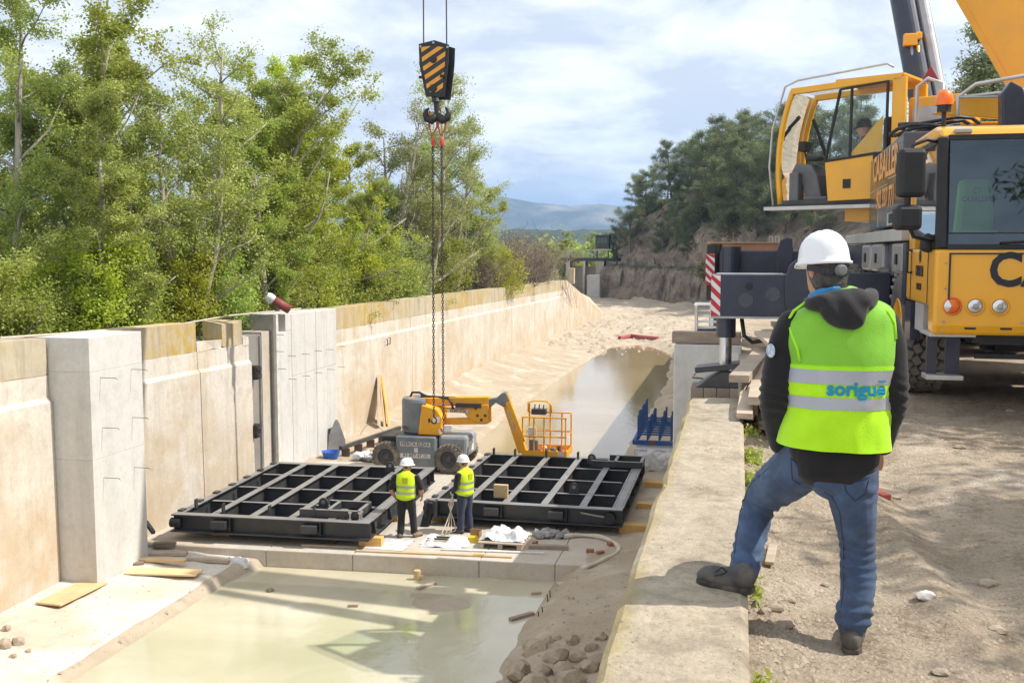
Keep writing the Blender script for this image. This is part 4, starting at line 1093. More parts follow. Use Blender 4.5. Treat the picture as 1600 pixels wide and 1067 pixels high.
for k in range(2):
    b = MB(); b.tube([q0 + Vector((.02 + .1 * k, -.02, -.1)), q0 + Vector((.06 + .08 * k, -.03, -.45)), q0 + Vector((.16 + .06 * k, -.03, -.9)), q0 + Vector((.10 + .04 * k, -.05, -1.5))], .028, 8); q = cp(b, 'oil_line', M['yellow'] if k else M['steel'], smooth=True); q.parent = lc
P0 = at(1652, 160, 19.6)
tip = Vector((HK.x, HK.y, 0)); L_ = math.hypot(tip.x - P0.x, tip.y - P0.y)
EL = R(61); tip.z = P0.z + L_ * math.tan(EL)
bd = (tip - P0).normalized(); sd = bd.cross(Vector((0, 0, 1))).normalized()
def boomsec(a, c, w, h_, name, m):
    b = MB(); b.bar(P0 + bd * a, P0 + bd * c, w, h_, up=bd.cross(sd) * -1); return cp(b, name, m, bevel=.06)
bm_ = boomsec(-3.5, 10.5, .86, 1.0, 'boom_base', M['yellow'])
boomsec(10.4, 19, .74, .86, 'boom_section', M['yellow']); TL = (tip - P0).length; boomsec(18.9, TL + .3, .62, .72, 'boom_section', M['yellow'])
b = MB(); n_ = bd.cross(sd).normalized()
if n_.z > 0: n_ = -n_
for s_ in (-1, 1):
    b.bar(P0 + bd * -1 + sd * (.43 * s_) + n_ * .46, P0 + bd * 10.4 + sd * (.43 * s_) + n_ * .46, .05, .10, up=n_)
q = cp(b, 'boom_edge_plate', M['yellow']); q.parent = bm_
b = MB(); b.cyl(tip - sd * .35, tip + sd * .35, .32, 20); cp(b, 'tip_sheave', M['blacksteel'])
# deck furniture behind the driver's cab
b = MB()
ra = [at(1497, 195, 15.6), at(1497, 152, 15.6), at(1525, 132, 15.6), at(1600, 119, 15.4), at(1680, 108, 15.2)]
b.tube(ra, .028, 8); b.tube([at(1503, 152, 15.6), at(1600, 141, 15.4), at(1680, 133, 15.2)], .024, 8); b.tube([at(1497, 152, 15.6), at(1600, 150, 15.45), at(1680, 146, 15.2)], .024, 8)
cp(b, 'deck_railing', M['alu'], smooth=True)
q = at(1460, 188, 15.9); b = MB(); b.mm((q.x, 15.9, 2.0), (4.5, 16.1, 3.55)); cp(b, 'winch_cover', M['yellow'], bevel=.02)
q0 = at(1455, 180, 15.9); q1 = at(1500, 152, 15.9)
b = MB(); b.prism([(q0.x, q0.z), (q1.x, q1.z), (at(1570, 150, 15.9).x, q1.z + .02), (at(1570, 190, 15.9).x, q0.z - .1)], .12, Matrix.Translation((0, 15.75, 0))); cp(b, 'side_cheek', M['yellow'], bevel=.01)
b = MB(); x_ = at(1565, 165, 14.6).x
b.prism([(x_, 3.25), (x_ - .02, 3.75), (x_ + .08, 3.9), (x_ + .22, 3.82), (x_ + .30, 3.6), (x_ + .55, 3.42), (x_ + .9, 3.40), (x_ + .9, 3.1)], .25, Matrix.Translation((0, 14.5, 0))); cp(b, 'jib_bracket', M['navy'], bevel=.02)
# ------------------------------------------------------------------ gate leaves on the sill
def ibeam(b, p, q, w, h_, zt, tf=.028, tw=.018, inset=0, zb=0):
    """I-section along p-q: top flange at zt, bottom flange at zb"""
    p = Vector((p[0], p[1], 0)); q = Vector((q[0], q[1], 0)); t = (q - p).normalized(); s_ = Vector((t.y, -t.x, 0))
    b.bar(p + Vector((0, 0, zt - tf / 2)), q + Vector((0, 0, zt - tf / 2)), w, tf)
def make_gate(loc, rz, label, right):
    g = empty('gate_leaf', loc, label, 'canal gate', 'black steel gate leaves', rz)
    W, L, H = 2.30, 2.92, .37
    def gp(b, n, m, p=g, **k): return b.build(n, m, p, **k)
    b = MB(); b.mm((-W + .03, -L + .03, .0), (W - .03, L - .03, .018)); gp(b, 'skin_plate', M['blacksteel'])
    fw = .22
    # long edge and end beams: flange, web, bottom flange
    for s_ in (-1, 1):
        nm = 'end_beam'
        b = MB(); y = s_ * (L - .11)
        b.mm((-W, y - fw / 2, H - .028), (W, y + fw / 2, H)); b.mm((-W, y - .01 - s_ * .02, .02), (W, y + .01 - s_ * .02, H - .028)); b.mm((-W, y - .10, -.012), (W, y + .13, .016)) if s_ > 0 else b.mm((-W, y - .16, -.012), (W, y + .10, .016))
        e = gp(b, nm, M['blacksteel'])
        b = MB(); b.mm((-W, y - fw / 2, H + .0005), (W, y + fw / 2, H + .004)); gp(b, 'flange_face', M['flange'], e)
        b = MB(); x = s_ * (W - .12); w2 = .26 if s_ > 0 else .18
        b.mm((x - w2 / 2, -L + .222, H - .028), (x + w2 / 2, L - .222, H)); b.mm((x - .01, -L + .2, .02), (x + .01, L - .2, H - .028)); b.mm((x - .12, -L + .1, -.014), (x + .12, L - .1, .014))
        e = gp(b, 'side_beam', M['blacksteel'])
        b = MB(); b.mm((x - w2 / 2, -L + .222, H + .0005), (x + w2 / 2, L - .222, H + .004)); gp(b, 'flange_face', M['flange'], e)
    for i, x in enumerate((-1.36, -.45, .46, 1.37)):
        b = MB(); b.mm((x - .085, -L + .222, H - .026), (x + .085, L - .222, H - .003)); b.mm((x - .009, -L + .2, .02), (x + .009, L - .2, H - .026))
        e = gp(b, 'long_girder', M['blacksteel'])
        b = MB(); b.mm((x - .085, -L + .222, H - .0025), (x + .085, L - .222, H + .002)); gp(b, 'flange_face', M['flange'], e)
    xs = [-W + .2, -1.36, -.45, .46, 1.37, W - .25]
    for y in (-1.46, 0, 1.46):
        for k in range(5):
            x0, x1 = xs[k] + .088, xs[k + 1] - .088
            b = MB(); b.mm((x0, y - .05, H - .046), (x1, y + .05, H - .026)); b.mm((x0 - .07, y - .008, .02), (x1 + .07, y + .008, H - .046))
            e = gp(b, 'cross_rib', M['blacksteel'])
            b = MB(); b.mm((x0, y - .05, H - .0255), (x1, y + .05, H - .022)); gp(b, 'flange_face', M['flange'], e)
    # gussets and sealing pads
    for k in range(5):
        y = -L + .5 + k * 1.2
        b = MB(); b.prism([(W - .10, .02), (W - .0, .02), (W - .0, .05), (W - .05, H - .03), (W - .10, H - .03)], .016, Matrix.Translation((0, y, 0))); gp(b, 'gusset', M['blacksteel'])
    for k in range(7):
        y = -L + .35 + k * .86
        b = MB(); b.mm((-W + .02, y - .10, H + .004), (-W + .15, y + .10, H + .045)); pd = gp(b, 'hinge_pad', M['blacksteel'], bevel=.008)
    for (x, y) in ((-W + .3, -L + .62), (-1.2, -L + .34), (-.1, -L + .34), (.95, -L + .34)) if not right else ((-W + .3, L - .3), (-1.36, L - .35), (-.45, L - .35), (.46, L - .35)):
        b = MB(); b.mm((x - .012, y - .05, H), (x + .012, y + .05, H + .22)); b.mm((x - .05, y - .012, H), (x - .012, y + .012, H + .2)); gp(b, 'guide_tab', M['blacksteel'])
    lugs = ((.9, -L + 1.0), (1.25, L - .75)) if not right else ((.98, -L + 1.35), (.9, L - .85))
    for (x, y) in lugs:
        b = MB(); poly = [(-.13, 0), (-.11, .14)] + [(.11 * math.cos(a), .16 + .11 * math.sin(a)) for a in [math.pi * (1 - k / 8) for k in range(9)]] + [(.13, 0)]
        b.prism(poly, .045, Matrix.Translation((x, y, H))); lg = gp(b, 'lifting_lug', M['blacksteel'], bevel=.006)
        b = MB(); b.lathe([(.05, 0), (0, .001)], 14, TM((x, y - .002, H + .17), 0, math.pi / 2)); gp(b, 'lug_hole', M['flange'], lg)
    # small box frame at one corner
    cx, cy = (1.35, -L + .85) if not right else (1.7, L - .75)
    for (a, c) in (((-.75, -.5), (.6, -.5)), ((.6, -.5), (.6, .35)), ((.6, .35), (-.35, .35)), ((-.1, -.5), (-.1, .35))):
        b = MB(); b.bar((cx + a[0], cy + a[1], H + .09), (cx + c[0], cy + c[1], H + .09), .07, .16); e = gp(b, 'box_frame', M['blacksteel'])
        b = MB(); b.bar((cx + a[0], cy + a[1], H + .173), (cx + c[0], cy + c[1], H + .173), .085, .006); gp(b, 'flange_face', M['flange'], e)
    if not right:
        for k in range(2):
            for j in range(2):
                x, y = cx + .45 + .22 * k, cy - .62 + .12 * j
                b = MB(); b.cyl((x, y, H), (x, y, H + .17), .018, 8); b.cyl((x, y, H + .15), (x, y, H + .18), .045, 10); b.cyl((x, y, H), (x, y, H + .03), .045, 10); gp(b, 'anchor_bolt', M['chrome'])
        bx = (-1.15, .95)
        b = MB(); b.cyl((-W - .02, -L + .04, .18), (-W + .22, -L + .04, .18), .11, 18); gp(b, 'guide_roller', M['black'], smooth=False)
    else:
        bx = (-.75, .78)
        b = MB(); b.cyl((W - .28, -L - .08, .18), (W - .28, -L + .12, .18), .13, 18); gp(b, 'bearing', M['black'])
        b = MB(); b.tube([(W - .95, -L + .04, .26), (W - .6, -L - .0, .22), (W - .36, -L - .03, .2)], .025, 8); gp(b, 'grease_line', M['flange'])
        # pivot knuckle that hangs below the near corner
        b = MB(); b.cyl((-W + .08, -L - .16, .20), (-W + .08, -L + .10, .20), .15, 16); b.bar((-W + .08, -L - .08, .2), (-W - .05, -L - .14, -.32), .20, .16, up=(0, 1, 0)); b.cyl((-W - .12, -L - .14, -.42), (-W + .04, -L - .14, -.42), .13, 14); kn = gp(b, 'pivot_knuckle', M['black'], bevel=.01)
        for dx in (.0, .22):
            b = MB(); b.mm((-W + dx - .03, -L - .20, .02), (-W + dx + .03, -L + .05, .40)); gp(b, 'pivot_cheek', M['blacksteel'], kn, bevel=.01)
    for x in bx:
        b = MB(); b.box((x, -L + .0, .19), (.36, .20, .18)); bp_ = gp(b, 'bumper_block', M['blacksteel'], bevel=.02)
        b = MB(); b.mm((x + .22, -L + .0, .04), (x + .26, -L + .12, H - .04)); gp(b, 'bumper_rib', M['black'], bp_)
    # bolts along the outer flange
    b = MB()
    for k in range(34):
        y = -L + .3 + k * (2 * L - .6) / 33
        for dx in (-.09, .09): b.cyl((W - .12 + dx, y, H + .004), (W - .12 + dx, y, H + .018), .013, 5)
    o_ = gp(b, 'flange_bolts', M['flange']); o_['kind'] = 'stuff'
    return g
ZG = -4.73 + .22
gl = make_gate((-10.12, 23.30, ZG), .045, 'black steel gate leaf lying flat beside the concrete pier, left of the two', False)
gr = make_gate((-4.78, 25.70, ZG), .0, 'black steel gate leaf lying flat beside the right canal wall, with a pivot knuckle', True)
def block(name, px_c, d, m, label, cat, group=None, rz=0, bevel=.01):
    b = MB(); b.box((0, 0, d[2] / 2), d); o = b.build(name, m, None, bevel=bevel)
    o.location = px_c; o.rotation_euler = (0, 0, rz); return tag(o, label, cat, group)
q = atz(580, 852, -4.73); block('timber_block', (q.x, q.y + .0, -4.728), (.52, .20, .205), M['newwood'], 'fresh orange timber block propping the gate corner beside the worker\'s boots', 'timber block', 'timber blocks under the gates', .05)
q = atz(293, 838, -4.73); block('timber_block', (-11.4, 20.95, -4.728), (.45, .25, .205), M['newwood'], 'fresh timber block under the left end of the left gate leaf', 'timber block', 'timber blocks under the gates')
for (x, y, lb_) in ((-2.2, 23.15, 'fresh timber block under the near right corner of the right gate leaf'), (-2.0, 25.2, 'fresh timber block under the middle of the right gate leaf\'s edge'), (-2.0, 27.6, 'fresh timber block under the far right corner of the right gate leaf')):
    block('timber_block', (x, y, -4.728), (.75, .26, .205), M['newwood'], lb_, 'timber block', 'timber blocks under the gates', .02)
block('timber_block', (-6.9, 23.3, -4.728), (.42, .25, .205), M['newwood'], 'fresh timber block under the knuckle end of the right gate leaf', 'timber block', 'timber blocks under the gates', .1)
block('timber_block', (-8.0, 23.0, -4.728), (.3, .3, .205), M['newwood'], 'fresh timber block under the side of the left gate leaf behind the black-trousered worker', 'timber block', 'timber blocks under the gates')
b = MB(); b.box((0, 0, .16), (.34, .12, .32)); o = b.build('wooden_wedge', M['ply'], None, bevel=.01); q = atz(782, 782, -4.2); o.location = (q.x, 22.99 + .4, -4.14); tag(o, 'upright wooden board standing on the right gate leaf behind the worker in navy trousers', 'board')

# ------------------------------------------------------------------ hook block, ropes and chain slings
hb = empty('hook_block', (HK.x, HK.y, HK.z), 'striped black and yellow crane hook block hanging above the canal', 'hook block')
HO = Vector(hb.location); HYc = HK.y
def hpx(px_, py_): return at(px_, py_, HYc)
def hz_mat():
    m, nt, bb = newmat('hazard_stripes')
    tc = nd(nt, 'ShaderNodeTexCoord'); sx = nd(nt, 'ShaderNodeSeparateXYZ', {0: tc.outputs['Object']})
    v = mul(nt, mul(nt, sx.outputs['X'], .62, 'MULTIPLY'), sx.outputs['Z'], 'SUBTRACT')
    n1 = nd(nt, 'ShaderNodeMath', operation='MULTIPLY_ADD'); nt.links.new(sx.outputs['X'], n1.inputs[0]); n1.inputs[1].default_value = -.60; nt.links.new(sx.outputs['Z'], n1.inputs[2])
    n2 = nd(nt, 'ShaderNodeMath', {0: n1.outputs[0], 1: 1 / .245}, operation='MULTIPLY'); n3 = nd(nt, 'ShaderNodeMath', {0: n2.outputs[0]}, operation='FRACT'); n4 = nd(nt, 'ShaderNodeMath', {0: n3.outputs[0], 1: .52}, operation='GREATER_THAN')
    k = mixc(nt, n4.outputs[0], (.013, .014, .018), (.78, .33, .02))
    k = mixc(nt, mul(nt, noise_fac(nt, tc.outputs['Object'], 6, 6, .7, .5, .8), .4), k, (.1, .08, .06))
    nt.links.new(k, bb.inputs['Base Color']); bb.inputs['Roughness'].default_value = .45
    return m
M['hazard'] = hz_mat()
poly = [(657, 71), (681, 65), (704, 72), (703, 100), (697, 153), (668, 153), (658, 103)]
pw = [hpx(*p_) for p_ in poly]
for k, dy in enumerate((-.16, .12)):
    b = MB(); b.prism([(p_.x, p_.z) for p_ in pw], .04, Matrix.Translation((.0 + (.08 if k else 0), HYc + dy, -.0 - (.04 if k else 0)))); pl = b.build('side_plate', M['black'], hb, off=HO, bevel=.01)
    if k == 0:
        inn = [(661, 76), (681, 74), (699, 77), (698, 100), (694, 146), (671, 146), (663, 103)]
        b = MB(); b.prism([(hpx(*p_).x, hpx(*p_).z) for p_ in inn], .004, Matrix.Translation((0, HYc - .166, 0))); b.build('striped_face', M['hazard'], pl, off=HO)
        for (p_, r_) in (((680, 95), .095), ((680, 140), .10)):
            q = hpx(*p_); b = MB(); b.lathe([(r_, 0), (r_ * .95, .03), (r_ * .5, .035), (0, .03)], 18, TM((q.x, HYc - .17, q.z), 0, math.pi / 2)); b.build('pin_cap', M['black'], pl, off=HO, smooth=False)
        for p_ in ((662, 123), (695, 121)):
            q = hpx(*p_); b = MB(); b.box((q.x, HYc - .185, q.z), (.14, .05, .07)); b.build('rope_guard', M['black'], pl, off=HO, bevel=.01)
        for p_ in ((680, 69), (660, 75), (702, 76)):
            q = hpx(*p_); b = MB(); b.lathe([(.03, 0), (.03, .012), (0, .014)], 10, TM((q.x, HYc - .161, q.z), 0, math.pi / 2)); b.build('bolt', M['steel'], pl, off=HO)
q = hpx(680, 100)
b = MB(); b.cyl((q.x, HYc - .11, q.z), (q.x, HYc + .11, q.z), .30, 24); b.build('sheave', M['blacksteel'], hb, off=HO)
q = hpx(681, 152); q2 = hpx(683, 180)
b = MB(); b.cyl((q.x, HYc, q.z + .1), (q2.x, HYc, q2.z), .07, 16); b.cyl((q.x, HYc, q.z - .12), (q.x, HYc, q.z), .12, 16, .06); b.build('hook_shank', M['black'], hb, off=HO)
b = MB()
for s_ in (-1, 1):
    pts = [Vector((q2.x, HYc, q2.z - .02))] + [Vector((q2.x + s_ * (.16 + .15 * math.cos(a)), HYc, q2.z + .03 + .16 * math.sin(a))) for a in [math.pi * 1.5, math.pi * 1.75, math.pi * 2, math.pi * 2.2, math.pi * 2.38]]
    b.tube(pts, [.10, .115, .10, .075, .05, .02], 12)
b.build('ramshorn_hook', M['black'], hb, off=HO, smooth=True)
for px_ in (662, 698):
    q = hpx(px_, 78); tz = tip.z
    b = MB(); b.cyl((q.x, HYc, q.z), (tip.x + (.25 if px_ > 680 else -.25), HYc, tz), .018, 6)
    tag(b.build('hoist_rope', M['blacksteel']), 'thin steel hoist rope on the %s side of the hook block' % ('left' if px_ < 680 else 'right'), 'rope')
for i, (px_, pyb) in enumerate(((677, 655), (691, 668))):
    r0 = hpx(px_ - 2, 180); cs = empty('chain_sling', r0, ['long chain sling with a hook hanging in front of the lift turret', 'chain sling hanging just right of the longer one, its red hook at the bottom'][i] if i == 0 else 'second chain sling hanging beside it, nearest the yellow lift arm', 'chain sling', 'chain slings on the hook')
    SOf = Vector(r0); a0 = hpx(px_ - 1, 222); xb = hpx(px_ + (1 if i == 0 else 2), pyb)
    b = MB(); dx = .055
    b.tube([r0 + Vector((-dx, -.02, .1)), r0 + Vector((-dx - .02, 0, -.3)), r0 + Vector((-.01, 0, -.52)), r0 + Vector((dx + .07, 0, -.32)), r0 + Vector((dx + .08, .02, .0))], .024, 8)
    b.build('master_link', M['redpaint'], cs, off=SOf, smooth=True)
    b = MB(); b.blob((a0.x + .02, HYc, a0.z + .02), (.07, .06, .15), seed=i); b.build('shortener', M['redpaint'], cs, off=SOf)
    p0 = Vector((a0.x, HYc, a0.z - .1)); p1 = Vector((xb.x, HYc, xb.z + .12))
    N_ = int((p1 - p0).length / .075); b = MB()
    for k in range(N_):
        c = p0.lerp(p1, k / N_); an = 0 if k % 2 else math.pi / 2
        ring = []
        for j in range(8):
            a = 2 * math.pi * j / 8
            ring.append(c + Vector((math.cos(an) * .026 * math.cos(a), math.sin(an) * .026 * math.cos(a), .052 * math.sin(a))))
        b.tube(ring, .0105, 4, closed=True)
    o = b.build('chain', M['chain'], cs, off=SOf); o['kind'] = 'stuff'
    b = MB(); b.tube([p1 + Vector((0, 0, .05)), p1 + Vector((.0, 0, -.06))] + [p1 + Vector((.07 * math.sin(a), 0, -.15 + .08 * math.cos(a))) for a in [k * .6 for k in range(9)]], .022, 8)
    b.build('sling_hook', M['redpaint'] if i else M['rust'], cs, off=SOf, smooth=True)
    if i == 1:
        b = MB(); b.box((xb.x + .12, HYc, xb.z - .02), (.22, .05, .2), .3); b.build('load_tag', M['dullwhite'], cs, off=SOf, bevel=.02)

# ------------------------------------------------------------------ articulating boom lift
LY = 28.3
def lx(px_, py_, dy=0): return at(px_, py_, LY + dy)
bl = empty('boom_lift', (-9.1, 29.1, -4.74), 'yellow and grey wheeled boom lift parked behind the black gates', 'boom lift')
BO = Vector(bl.location)
def bp(b, n, m, p=bl, **k): return b.build(n, m, p, off=BO, **k)
WZ = -4.74 + .44
wpos = [(-10.02, LY), (-8.12, LY), (-10.02, LY + 1.55), (-8.12, LY + 1.55)]
for i, (x, y) in enumerate(wpos):
    w = empty('wheel', (x - BO.x, y - BO.y, WZ - BO.z)); w.parent = bl
    T_ = Matrix.Rotation(math.pi / 2, 4, 'X')
    if y < LY + 1: T_ = T_
    else: T_ = Matrix.Rotation(math.pi, 4, 'Z') @ T_
    b = MB(); b.lathe([(.22, .13), (.26, .155), (.36, .15), (.41, .11), (.41, -.11), (.36, -.15), (.22, -.15)], 32, T_); b.build('tyre', M['liftrubber'], w, smooth=True)
    b = MB()
    for k in range(22):
        for s_ in (-1, 1):
            a = 2 * math.pi * (k + (.5 if s_ > 0 else 0)) / 22
            Q = Matrix.Rotation(a, 4, 'Y') @ Matrix.Translation((0, s_ * .07, .415)) @ Matrix.Rotation(s_ * .6, 4, 'Z')
            b.box((0, 0, 0), (.05, .16, .055), M=Q)
    o = b.build('tread_lugs', M['liftrubber'], w); o['kind'] = 'stuff'
    b = MB(); b.lathe([(.22, .13), (.245, .15), (.20, .10), (.12, .06), (.10, .12), (.05, .14), (0, .14)], 24, T_); b.build('rim', M['blacksteel'], w, smooth=True)
x0, x1 = lx(618, 700).x, lx(682, 700).x
zt_ = lx(650, 681).z; zb_ = lx(650, 732).z
b = MB(); b.mm((-9.72, LY - .12, zb_), (-8.52, LY + 1.65, zt_)); ch = bp(b, 'chassis', M['grey'], bevel=.04)
b = MB(); b.mm((-10.3, LY + .25, WZ - .05), (-7.85, LY + 1.3, zt_ - .08)); bp(b, 'axle_frame', M['blacksteel'], bevel=.03)
b = MB(); b.mm((-8.5, LY + .12, WZ + .02), (-7.62, LY + 1.3, zt_ + .02)); bp(b, 'end_cover', mat('pale_grey_cover', (.30, .33, .35), rough=.4, dirt=(.3, .26, .2), damt=.4), bevel=.09)
b = MB(); b.mm((-7.62, LY + .35, WZ + .15), (-7.60, LY + .8, WZ + .45)); bp(b, 'document_pocket', M['white'])
xc = (x0 + x1) / 2
for (py_, s_) in ((693, 'MERCA-ELEVA'), (711, '93.897.47.25')):
    q = lx(656, py_); b = MB(); b.mm((-9.58, LY - .128, q.z - .065), (-8.66, LY - .122, q.z + .065)); pl = bp(b, 'sign_plate', M['dullwhite'])
    b = MB(); b.add(*text(s_, .15, .92 if s_[0] == 'M' else .98, .0), TM((-9.12, LY - .132, q.z))); o = bp(b, 'sign_lettering', M['ink']); o.parent = pl; 
q = lx(652, 702); b = MB(); b.mm((q.x - .06, LY - .126, q.z - .07), (q.x + .06, LY - .122, q.z + .07)); bp(b, 'small_sticker', M['dullwhite'])
# turret
tc_ = Vector((lx(662, 650, .7).x, LY + .75, 0)); z0 = zt_ + .03; z1 = lx(640, 621, .2).z
b = MB(); b.cyl((tc_.x, tc_.y, zt_ - .02), (tc_.x, tc_.y, z0 + .03), .5, 24); bp(b, 'slew_ring', M['black'])
prof = [(.05, z0), (.62, z0), (.66, z0 + .05), (.66, z1 - .14), (.62, z1 - .06), (.05, z1 - .02)]
b = MB(); b.lathe(prof, 22, TM((tc_.x, tc_.y, 0)), R(100), R(292)); bp(b, 'counterweight', M['grey'], smooth=False)
b = MB(); b.prism([(tc_.x + .02, z0), (tc_.x + .70, z0), (tc_.x + .76, z1 - .55), (tc_.x + .60, z1 - .30), (tc_.x + .14, z1 - .18)], .5, Matrix.Translation((0, tc_.y - .70, 0))); tv = bp(b, 'side_cover', M['liftyellow'], bevel=.03)
b = MB(); b.mm((tc_.x - .2, tc_.y - .2, z0), (tc_.x + .55, tc_.y + .6, z1 - .1)); bp(b, 'turret_frame', M['liftyellow'], bevel=.03)
for (px_, py_, w_, h_) in ((681, 656, .2, .16), (688, 674, .12, .12)):
    q = lx(px_, py_); b = MB(); b.mm((q.x - w_ / 2, tc_.y - .706, q.z - h_ / 2), (q.x + w_ / 2, tc_.y - .701, q.z + h_ / 2)); o = bp(b, 'sticker', M['white']); o.parent = tv
q = lx(670, 657); b = MB(); b.box((q.x, tc_.y - .71, q.z), (.05, .02, .11)); o = bp(b, 'latch', M['black']); o.parent = tv
q = lx(634, 667); b = MB(); b.add(*text('HA16', .16, .9, .004), TM((tc_.x - .42, tc_.y - .54, z0 + .16), R(-38))); bp(b, 'model_lettering', M['ink'])
# arms
AY = .62
def arm(p, q, w, h_, n, m, dy=0, **k):
    b = MB(); b.bar(lx(*p, AY + dy), lx(*q, AY + dy), w, h_); return bp(b, n, m, **k)
arm((640, 624), (700, 625), .34, .16, 'upper_arm_root', M['liftyellow'], bevel=.02)
a1 = arm((655, 627), (766, 626), .30, .26, 'upper_arm', M['liftyellow'], bevel=.02)
b = MB(); q = lx(678, 627, AY); b.mm((q.x - .38, q.y - .158, q.z - .07), (q.x + .42, q.y - .152, q.z + .07)); o = bp(b, 'arm_plate', M['dullwhite']); o.parent = a1
b = MB(); b.add(*text('MERCA-ELEVA', .13, .92, .0), TM((q.x + .02, q.y - .162, q.z))); o = bp(b, 'arm_lettering', M['ink']); o.parent = a1
arm((712, 633), (752, 634), .10, .12, 'arm_cylinder', M['blacksteel'], -.2)
arm((658, 619), (712, 622), .08, .07, 'hose_track', M['black'], -.08)
b = MB(); b.tube([lx(640, 623, AY), lx(644, 613, AY), lx(655, 613, AY), lx(668, 620, AY), lx(700, 622, AY - .2), lx(706, 630, AY - .2), lx(708, 641, AY - .2)], .035, 8); bp(b, 'hose', M['black'], smooth=True)
la = arm((690, 658), (763, 657), .30, .17, 'lower_arm', M['liftyellow'], bevel=.02)
arm((686, 640), (742, 641), .26, .12, 'middle_arm', M['liftyellow'], bevel=.02)
b = MB(); pp = [(737, 634), (763, 632), (764, 661), (748, 661), (730, 652), (722, 640)]
b.prism([(lx(*p_, AY - .2).x, lx(*p_, AY - .2).z) for p_ in pp], .4, Matrix.Translation((0, LY + AY - .2, 0))); kp = bp(b, 'knuckle_plate', M['liftyellow'], bevel=.015)
for p_ in ((746, 649), (758, 649), (752, 656), (743, 638)):
    q = lx(*p_, AY - .2); b = MB(); b.lathe([(.045, 0), (.04, .02), (0, .022)], 10, TM((q.x, LY + AY - .201, q.z), 0, math.pi / 2)); o = bp(b, 'pin', M['rust']); o.parent = kp
q = lx(716, 642, AY - .2); b = MB(); b.mm((q.x - .32, LY + AY - .235, q.z - .05), (q.x + .32, LY + AY - .23, q.z + .05)); o = bp(b, 'phone_plate', M['dullwhite']); o.parent = kp
b = MB(); b.add(*text('93.897.47.25', .10, .95, .002), TM((q.x, LY + AY - .238, q.z))); o = bp(b, 'phone_lettering', M['ink']); o.parent = kp
b = MB(); pp = [(757, 624), (775, 622), (784, 614), (790, 613), (796, 625), (792, 633), (786, 636), (774, 629), (766, 636), (757, 637)]
b.prism([(lx(*p_, AY - .14).x, lx(*p_, AY - .14).z) for p_ in pp], .28, Matrix.Translation((0, LY + AY - .14, 0))); bp(b, 'arm_nose', M['grey'], bevel=.02)
jb = arm((788, 616), (817, 706), .16, .26, 'jib', M['liftyellow'], 0, bevel=.02)
arm((794, 628), (818, 690), .12, .14, 'jib_strut', M['liftyellow'], -.22)
q0, q1 = lx(798, 640, AY - .1), lx(810, 672, AY - .1); dj = (q1 - q0)
b = MB(); ang = math.atan2(dj.z, dj.x)
Tj = Matrix.Translation(q0.lerp(q1, .5) + Vector((-.02, -.10, 0))) @ Matrix.Rotation(-ang, 4, 'Y')
b.box((0, 0, 0), (.72, .006, .15), M=Tj); pl = bp(b, 'jib_plate', M['dullwhite']); pl.parent = jb
b = MB(); b.add(*text('MERCA-ELEVA', .115, .92, .002), Tj @ Matrix.Translation((0, -.006, 0))); o = bp(b, 'jib_lettering', M['ink']); o.parent = jb
# basket
bk = empty('basket', (0, 0, 0)); bk.parent = bl
fz = lx(850, 707, .6).z; xa, xb_ = lx(817, 700, .3).x, lx(886, 700, .3).x; ya, yb = LY + .15, LY + 1.15
b = MB(); b.mm((xa, ya, fz - .06), (xb_, yb, fz)); b.mm((xa, ya - .02, fz), (xb_, ya + .0, fz + .14)); b.mm((xa, yb, fz), (xb_, yb + .02, fz + .14)); b.mm((xb_, ya, fz), (xb_ + .02, yb, fz + .14)); bp(b, 'floor_tray', M['liftyellow'], bk)
zt2 = fz + 1.10
for (x, y, z) in [(xa + .02, ya, zt2), (xa + .02, yb, zt2 + .25), (xb_ - .02, ya, zt2 - .02), (xb_ - .02, yb, zt2), ((xa + xb_) / 2, ya, zt2 - .02), ((xa + xb_) / 2, yb, zt2 + .25), (xa + .35, ya, zt2 - .02), (xb_ - .3, yb, zt2)]:
    b = MB(); b.cyl((x, y, fz), (x, y, z), .024, 8); bp(b, 'post', M['liftyellow'], bk)
for z in (fz + .55, zt2):
    b = MB(); b.tube([(xa, ya, z), (xb_, ya, z), (xb_, yb, z), (xa, yb, z)], .022, 8, closed=True); bp(b, 'guard_rail', M['liftyellow'], bk)
b = MB(); b.tube([(xa, yb - .1, zt2), (xa, yb - .1, zt2 + .28), (xa + .15, yb, zt2 + .33), (xa + .55, yb, zt2 + .33), (xa + .68, yb, zt2 + .2), (xa + .68, yb, zt2)], .022, 8); bp(b, 'control_guard', M['liftyellow'], bk, smooth=True)
b = MB(); b.box((xa + .35, yb - .2, zt2 + .05), (.42, .25, .16)); 
for k in range(3): b.cyl((xa + .22 + .13 * k, yb - .22, zt2 + .12), (xa + .24 + .13 * k, yb - .25, zt2 + .26), .018, 6)
bp(b, 'control_box', M['blacksteel'], bk)
b = MB(); b.box((xa + .30, ya + .04, fz + .66), (.24, .04, .32)); bp(b, 'document_box', M['dullwhite'], bk, bevel=.02)
b = MB(); b.box((xa + .34, ya + .05, fz + .28), (.26, .08, .34)); bp(b, 'tool_bag', M['cabgrey'], bk, bevel=.04)
for k in range(7):
    b = MB(); b.blob((xa + .25 + .15 * k, ya + .25 + .2 * (k % 3), fz + .10), (.10, .09, .08), seed=k + 5)
    bp(b, 'loose_gear', [M['black'], M['redpaint'], M['dullwhite'], M['rust'], M['cabgrey']][k % 5], bk)
b = MB(); b.mm((xb_ - .25, ya - .03, fz + .0), (xb_ - .05, ya - .022, fz + .13)); bp(b, 'basket_sticker', M['dullwhite'], bk)
